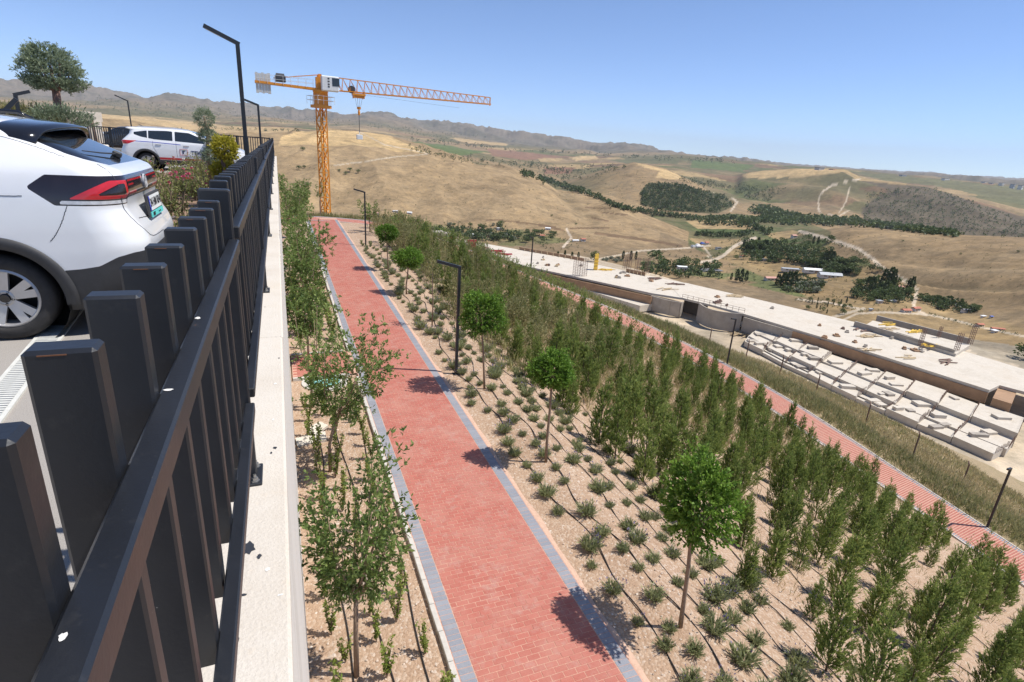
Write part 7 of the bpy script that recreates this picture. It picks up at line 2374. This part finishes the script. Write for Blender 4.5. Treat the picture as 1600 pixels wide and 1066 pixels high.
for px, py, h in [(1287, 414, 24), (1293, 415, 25), (1299, 413, 20)]: vtree(px, py, h, 'poplar', 'tall poplar of the trio beside the long white shed', 'poplars beside the white shed', 1.1)
for px, py, h in [(1150, 440, 20), (1157, 442, 22), (1165, 440, 17), (1142, 438, 12)]: vtree(px, py, h, 'poplar', 'poplar standing close behind the middle of the main slab', 'poplars behind the main slab')
for px, py, h in [(1214, 446, 18), (1222, 449, 24), (1231, 449, 25), (1239, 446, 22)]: vtree(px, py, h, 'poplar', 'leafy poplar in front of the long white shed', 'poplars in front of the shed', 1.4)
for i in range(16): vtree(random.uniform(1226, 1282), random.uniform(440, 458), random.uniform(8, 13), 'grey', 'silvery willow bush in front of the long shed', 'willow bushes before the shed', 1.5)
for i in range(40): vtree(random.uniform(1282, 1342), 408 + random.uniform(0, 24) + 0, random.uniform(8, 13), 'round', 'tree of the orchard right of the long white shed', 'orchard right of the white shed', 1.3)
for px, py, h in [(1378, 452, 32), (1386, 453, 36), (1392, 450, 30), (1381, 462, 24)]: vtree(px, py, h, 'poplar', 'very tall dark poplar beside the bend of the pale road', 'tall poplars at the road bend', 1.1)
for px, py, h in [(1353, 458, 26), (1360, 459, 27), (1418, 455, 20), (1423, 454, 22)]: vtree(px, py, h, 'poplar', 'slim poplar flanking the tall group at the road bend', 'slim poplars at the road bend', 1.1)
for i in range(34): vtree(random.uniform(1335, 1424), random.uniform(446, 474), random.uniform(9, 17), 'round', 'broad garden tree among the houses at the road bend', 'garden trees at the road bend', 1.25)
for i in range(26):
    f = random.random(); vtree(1436 + 95 * f, 466 + 20 * f + random.uniform(-3, 3), random.uniform(5, 9), 'round', 'small tree in the garden strip right of the road', 'trees of the right garden strip', 1.3)
for px, py, h in [(1351, 416, 12), (1362, 426, 13), (1340, 428, 9), (1374, 424, 8)]: vtree(px, py, h, 'round', 'solitary tree beside the pale road on the hillside', 'solitary trees by the pale road', 1.2)
vtree(1602, 560, 26, 'round', 'dark round tree cut by the right image edge', 'edge tree', 1.3)
for i in range(46): vtree(random.uniform(640, 812), random.uniform(352, 378), random.uniform(6, 11), random.choice(['round', 'round', 'grey']), 'bushy tree among the small houses left of the site', 'bushy trees left of the site', 1.25)
for i in range(16): vtree(random.uniform(820, 870), random.uniform(362, 380), random.uniform(6, 11), 'round', 'tree beside the red-roofed houses on the hill foot', 'trees at the hill foot', 1.2)
for i in range(10): vtree(random.uniform(935, 975), random.uniform(404, 411), random.uniform(5, 8), 'grey', 'silvery bush along the track behind the left slab', 'silvery bushes behind the slab', 1.3)
for px, py, h in [(473, 236, 7), (468, 266, 7), (475, 263, 5), (546, 269, 7), (560, 271, 6), (480, 290, 6), (540, 273, 5), (530, 268, 4), (900, 352, 4), (862, 338, 3), (722, 356, 4), (1410, 378, 3), (1436, 392, 3), (1500, 398, 3), (1590, 395, 4)]: vtree(px, py, h, 'round', 'dark lone bush on a bare brown hillside', 'lone hillside bushes', 1.3)
for i in range(20): vtree(random.uniform(1260, 1330), random.uniform(470, 492), random.uniform(6, 10), random.choice(['poplar', 'round']), 'young tree in the fenced plot behind the main slab', 'young trees in the fenced plot', .9)


# ---- far woods: nobody could count these
def wood(name, label, pts, seed, hpx=(4, 7), mat='vtree', per=16):
    g = np.random.default_rng(seed); Lv = Leaves(); n_ = 0
    for px, py in pts:
        v = ground_hit(px, py)
        if v is None: continue
        dep = proj(v)[2]; h = g.uniform(*hpx) * dep / FPX
        d = rdir(per, .3, g); P = np.array(v)[None] + d * np.array([.34, .34, .42]) * h * g.uniform(.3, 1, (per, 1)) + np.array([0, 0, .5 * h])
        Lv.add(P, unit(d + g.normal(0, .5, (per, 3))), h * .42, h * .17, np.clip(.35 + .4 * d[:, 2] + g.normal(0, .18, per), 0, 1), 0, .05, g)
    o = link(name, Lv.mesh(name, M[mat])); return tag(o, label, 'trees', kind='stuff')


def inside(poly, n, seed):
    g = np.random.default_rng(seed); xs = [p[0] for p in poly]; ys = [p[1] for p in poly]; out = []
    while len(out) < n:
        x = g.uniform(min(xs), max(xs), 400); y = g.uniform(min(ys), max(ys), 400); k = inpoly(x, y, poly); out += list(zip(x[k], y[k]))
    return out[:n]


def along(pts, n, w, seed):
    g = np.random.default_rng(seed); P = np.array(pts, float); d = np.r_[0, np.cumsum(np.hypot(*np.diff(P, axis=0).T))]; s = g.uniform(0, d[-1], n)
    return list(zip(np.interp(s, d, P[:, 0]) + g.normal(0, w, n), np.interp(s, d, P[:, 1]) + g.normal(0, w * .5, n)))


wood('hill_wood', 'dark planted wood on the flank of the middle hill', inside([(1015, 287), (1060, 290), (1128, 307), (1146, 322), (1120, 333), (1040, 331), (1002, 322), (1000, 303)], 900, 1), 1, (3, 5.5))
wood('valley_belt', 'green belt of trees along the stream behind the right hill', along([(1178, 330), (1215, 338), (1250, 346), (1300, 350), (1345, 350)], 420, 5, 2) + along([(1345, 352), (1400, 358), (1450, 364), (1500, 369)], 260, 3, 3) + along([(1150, 352), (1200, 345), (1240, 352)], 150, 4, 4), 2, (5, 10))
wood('stream_belt', 'line of trees in the valley behind the big brown hill', along([(815, 272), (860, 286), (900, 298), (930, 308), (958, 322), (985, 330)], 300, 3, 5) + along([(985, 330), (1040, 338), (1100, 344), (1150, 342)], 200, 3, 6), 3, (4, 7))
wood('scrub', 'scattered scrub on the dark right-hand hill', inside([(1350, 300), (1450, 294), (1530, 320), (1620, 356), (1620, 374), (1480, 368), (1350, 346)], 900, 7), 4, (2, 4.5), 'vtree', 9)
wood('plain_hedges', 'hedges and tree rows across the distant plain', along([(640, 232), (700, 246), (760, 254), (830, 260), (900, 272)], 260, 5, 8) + inside([(830, 262), (960, 258), (985, 262), (940, 276), (880, 286), (840, 276)], 160, 9) + along([(1060, 282), (1100, 288), (1160, 296), (1180, 310)], 130, 5, 10) + inside([(1160, 290), (1230, 296), (1200, 315), (1165, 312)], 110, 11) + along([(640, 218), (800, 236), (1000, 246), (1150, 254)], 200, 3, 12) + along([(260, 205), (330, 203), (470, 206)], 60, 1.5, 13), 5, (2, 4.5), 'vtree', 9)
wood('ridge_scrub', 'dark scrub patches on the distant ridge', inside([(300, 165), (430, 178), (640, 200), (760, 215), (700, 222), (560, 198), (400, 192), (250, 182), (120, 168), (130, 150)], 500, 14), 6, (1.5, 3), 'vtree', 7)


wood('valley_thicket', 'green thicket and hedges filling the valley floor gardens', inside([(1155, 392), (1205, 380), (1260, 392), (1300, 402), (1330, 418), (1335, 430), (1290, 424), (1240, 412), (1180, 408)], 520, 21) + inside([(1000, 420), (1060, 412), (1120, 420), (1130, 436), (1060, 436), (1015, 430)], 120, 22) + inside([(1335, 452), (1380, 446), (1424, 456), (1424, 474), (1370, 474), (1330, 466)], 150, 23) + inside([(1436, 464), (1480, 468), (1530, 484), (1525, 490), (1470, 486), (1440, 474)], 110, 24) + inside([(640, 356), (720, 358), (810, 368), (800, 378), (700, 376), (650, 370)], 190, 25) + inside([(560, 340), (640, 345), (650, 352), (570, 348)], 50, 27) + inside([(1205, 440), (1250, 430), (1290, 448), (1280, 460), (1220, 456)], 80, 26) + along([(1100, 350), (1160, 352), (1200, 366)], 90, 3, 28) + along([(1085, 368), (1150, 370), (1172, 366)], 70, 2, 29), 8, (4, 9), 'vtree', 16)


wood('valley_shrubs', 'small shrubs and hedges scattered over the valley floor', inside([(1000, 404), (1080, 372), (1150, 362), (1280, 372), (1345, 408), (1425, 440), (1440, 484), (1340, 490), (1240, 466), (1130, 438), (1010, 424)], 420, 51) + along([(1165, 372), (1110, 404), (1040, 410)], 50, 2, 52) + along([(1245, 366), (1330, 390), (1380, 424)], 60, 2, 53) + along([(1240, 468), (1300, 478), (1350, 488)], 50, 2, 54) + along([(1450, 492), (1530, 512), (1590, 524)], 50, 2, 55) + inside([(600, 342), (760, 352), (880, 372), (930, 398), (820, 388), (680, 366)], 170, 56), 10, (1.6, 4.2), 'vtree', 10)
wood('hillside_scrub', 'tiny bushes dotted over the bare brown hillsides', inside([(450, 250), (640, 245), (800, 275), (950, 320), (1040, 362), (900, 390), (720, 370), (560, 340), (450, 320)], 260, 41) + inside([(1290, 365), (1400, 365), (1600, 380), (1620, 480), (1500, 470), (1420, 430)], 150, 42) + inside([(900, 285), (985, 262), (1060, 285), (1140, 320), (1020, 330)], 120, 43), 9, (1.0, 2.4), 'vtree', 8)
# ---- houses
M['hwhite'] = plain('house_plaster', (.66, .63, .57), .85, .1, .5); M['hroof'] = plain('roof_tile', (.44, .16, .10), .85, .2, .8); M['hgrey'] = plain('roof_sheet', (.40, .42, .44), .6, .15, .5); M['hdark'] = plain('roof_dark', (.16, .16, .17), .7, .15, .5); M['hwr'] = plain('roof_white', (.78, .78, .76), .6, .06, .5)
M['hpink'] = plain('roof_faded_red', (.55, .30, .24), .85, .15, .8); M['hblue'] = plain('tarp_blue', (.06, .12, .42), .6, .1, .5)


def house(px, py, wpx, dpx, hpx, roof, label, rz=0.0, gable=True, win=True):
    v = ground_hit(px, py)
    if v is None: return
    k = proj(v)[2] / FPX; w, d, h = wpx * k, dpx * k, hpx * k
    t_ = empty('house', tuple(v), rz, label, 'house')
    m = MB(); m.box((0, 0, h * .5 - .3), (w, d, h + .6)); wl = m.build('wall', M['hwhite'], t_)
    m = MB(); e = .25
    if gable:
        r_ = h + d * .28
        a = [(-w / 2 - e, -d / 2 - e, h), (w / 2 + e, -d / 2 - e, h), (w / 2 + e, 0, r_), (-w / 2 - e, 0, r_), (-w / 2 - e, d / 2 + e, h), (w / 2 + e, d / 2 + e, h)]
        for f in ((0, 1, 2, 3), (3, 2, 5, 4)): m.face(*[a[i] for i in f])
        for f in ((0, 3, 4), (1, 5, 2), (0, 4, 5, 1)): m.face(*[(a[i][0], a[i][1], a[i][2] - .06) for i in f])
    else: m.box((0, 0, h + .12), (w + 2 * e, d + 2 * e, .25))
    m.build('roof', M[roof], t_)
    if win:
        for sx in (-.28, .05, .3):
            m = MB(); m.box((sx * w, -d / 2 - .02, h * .55), (w * .13, .06, h * .35)); m.build('window', M['glass_dark'], t_)
        m = MB(); m.box((-.1 * w, -d / 2 - .02, h * .36), (w * .09, .06, h * .7)); m.build('door', M['formply'], t_)
    return t_


HS = [(752, 360, 7, 5, 3, 'hpink', 'orange-roofed cottage among the bushes left of the site'), (781, 359, 9, 4, 2.5, 'hwr', 'white-roofed shed among the bushes left of the site'), (737, 371, 6, 5, 5, 'hwr', 'small white hut beside the track left of the site'), (856, 359, 8, 4, 2.5, 'hwr', 'white shed on the terraced hill foot'),
      (847, 371, 7, 5, 3, 'hroof', 'red-roofed cottage on the hill foot'), (911, 377, 7, 5, 3.5, 'hroof', 'small bright red-roofed house below the brown hill'), (899, 377, 10, 4, 1.5, 'hwr', 'long white roof beside the small red-roofed house'), (588, 336, 8, 5, 3, 'hpink', 'orange-roofed house seen beside the far lamp post'), (618, 332, 8, 4, 2.5, 'hwr', 'white hut at the foot of the quarry'), (640, 334, 7, 4, 2, 'hwr', 'second white hut at the foot of the quarry'),
      (1068, 424, 20, 9, 7, 'hwr', 'white-roofed house between dark trees behind the slab'), (1110, 424, 34, 16, 2, 'hdark', 'wide grey sheet roof right of the white-roofed house'), (1104, 383, 5, 5, 4, 'hroof', 'red-roofed farmhouse above the track fork'), (1093, 387, 12, 4, 2, 'hwr', 'row of white greenhouses at the track fork'), (1122, 390, 8, 5, 3, 'hdark', 'dark cabin beside the dry field'),
      (1160, 402, 8, 4, 2.5, 'hroof', 'long red roof below the grove'), (1211, 390, 8, 5, 3, 'hroof', 'red-roofed house right of the grove'), (1228, 390, 9, 4, 3, 'hgrey', 'grey-roofed house in the garden colony'), (1240, 391, 8, 4, 3, 'hwr', 'white-roofed house in the garden colony'), (1240, 372, 8, 5, 4, 'hpink', 'pale house above the garden colony'), (1256, 395, 8, 4, 2.5, 'hwr', 'low white hut at the right of the garden colony'), (1262, 411, 9, 4, 2, 'hwr', 'white hut beside the poplar trio'), (1193, 408, 8, 4, 3, 'hdark', 'dark barn at the end of the grey yard'),
      (1204, 438, 20, 7, 4, 'hpink', 'faded red-roofed building among trees behind the slab'), (1274, 455, 8, 6, 4, 'hgrey', 'small grey hut behind the slab'), (1407, 452, 10, 7, 4, 'hpink', 'pink-roofed house among the tall poplars'), (1373, 474, 8, 5, 4, 'hgrey', 'grey shed in the dry field'), (1394, 472, 11, 4, 3, 'hwr', 'white-walled huts under the poplars'), (1360, 486, 4, 3, 3, 'hgrey', 'tiny grey hut beside the track'),
      (1415, 488, 14, 7, 4, 'hroof', 'left half of the dark red barn by the road'), (1430, 486, 14, 7, 5, 'hroof', 'right half of the dark red barn by the road'), (1471, 482, 14, 5, 3.5, 'hroof', 'red-roofed house in the garden strip'), (1463, 468, 12, 5, 2.5, 'hgrey', 'green-grey sheet roof in the garden strip'), (1513, 487, 22, 6, 3, 'hdark', 'long dark sheet roof at the end of the garden strip'), (1500, 478, 14, 5, 2.5, 'hdark', 'dark low roof in the garden strip'),
      (1530, 510, 11, 6, 3.5, 'hroof', 'red-roofed hut in the fenced yard'), (1558, 516, 18, 5, 3, 'hroof', 'long red roof at the right of the fenced yard'), (1553, 520, 8, 5, 3.5, 'hwr', 'white hut in front of the long red roof'), (1536, 496, 8, 3, 2, 'hwr', 'white caravan above the fenced yard'), (1548, 497, 4, 3, 3, 'hblue', 'blue tarpaulin hut above the fenced yard')]
for i, (px, py, w, d, h, rf, lb) in enumerate(HS): house(px, py, w, d, h, rf, lb, random.uniform(-.5, .1), rf not in ('hgrey', 'hdark', 'hwr') or i % 3 == 0)
house(1278, 426, 46, 9, 4, 'hwr', 'very long white shed roof in the middle of the valley', -.42, True)
house(1296, 433, 34, 12, 4, 'hgrey', 'long grey-blue shed roof beside the white one', -.42, True)
house(1235, 423, 26, 9, 3, 'hgrey', 'grey roof at the left end of the long white shed', -.42, False)
# apartment blocks on the far skyline
for i, (px, py, w, h) in enumerate([(1476, 283, 24, 5), (1410, 275, 18, 2.5), (1536, 287, 8, 4), (1547, 289, 9, 4), (1563, 291, 13, 6), (1581, 292, 9, 5), (1594, 293, 12, 4), (1280, 264, 18, 3), (1302, 266.5, 20, 2.5)]):
    v = onr(px, py + 1.5, 3300 if i < 7 else 2050); k = proj(v)[2] / FPX
    zg = tz_at(v.x, v.y); b = empty('apartment_block', (v.x, v.y, min(zg, v.z) - 2), .3, 'hazy apartment block on the right skyline, %s' % ['wide pale one', 'low row left of the wide one', 'first of the right group', 'second of the right group', 'tallest blue-grey one of the right group', 'one right of the tallest', 'last before the image edge', 'pale one above the wheat cap', 'red-roofed hall above the wheat cap'][i], 'building')
    H = (v.z - min(zg, v.z)) + 2 + h * k
    m = MB(); m.box((0, 0, H / 2), (w * k, 14, H)); m.build('wall', M['hwhite'] if i % 2 == 0 else M['hgrey'], b)
    m = MB(); m.box((0, 0, H + .8), (w * k + 1, 15, 1.6)); m.build('roof', M['hroof'] if i == 8 else M['hdark'], b)
    for q in range(4):
        m = MB(); m.box((w * k * (-.36 + .24 * q), -7.05, H - h * k * .5), (w * k * .1, .2, h * k * .5)); m.build('window', M['glass_dark'], b)
# parked vehicles at the track fork
for i, (px, py, c_) in enumerate([(1090, 385, 'hwr'), (1083, 387, 'hgrey'), (1097, 382, 'hblue')]):
    v = ground_hit(px, py)
    if v: m = MB(); m.box((0, 0, .8), (5, 2, 1.2), .3, bev=.2); m.box((-.3, 0, 1.6), (2.6, 1.8, .8), .3, bev=.2); o = m.build('parked_van', M[c_], None, tuple(v)); tag(o, ['white van at the track fork', 'grey van left of the white one at the track fork', 'blue van nearest the farmhouse'][i], 'van', 'vans at the track fork')
# ================================================================== HAZE
HAZE_DENS = 6.0e-5
t = NT('haze_air')
pv = t.n('VolumePrincipled')
pv.inputs['Color'].default_value = (.90, .95, 1.0, 1)
pv.inputs['Density'].default_value = HAZE_DENS
pv.inputs['Anisotropy'].default_value = 0.0
t.l(pv.outputs[0], t.out.inputs['Volume'])
m = MB(); m.box((0, 0, 140), (33500, 33500, 1240))
o = m.build('haze', t.m); tag(o, 'thin summer haze filling the valley air', 'haze', kind='stuff')
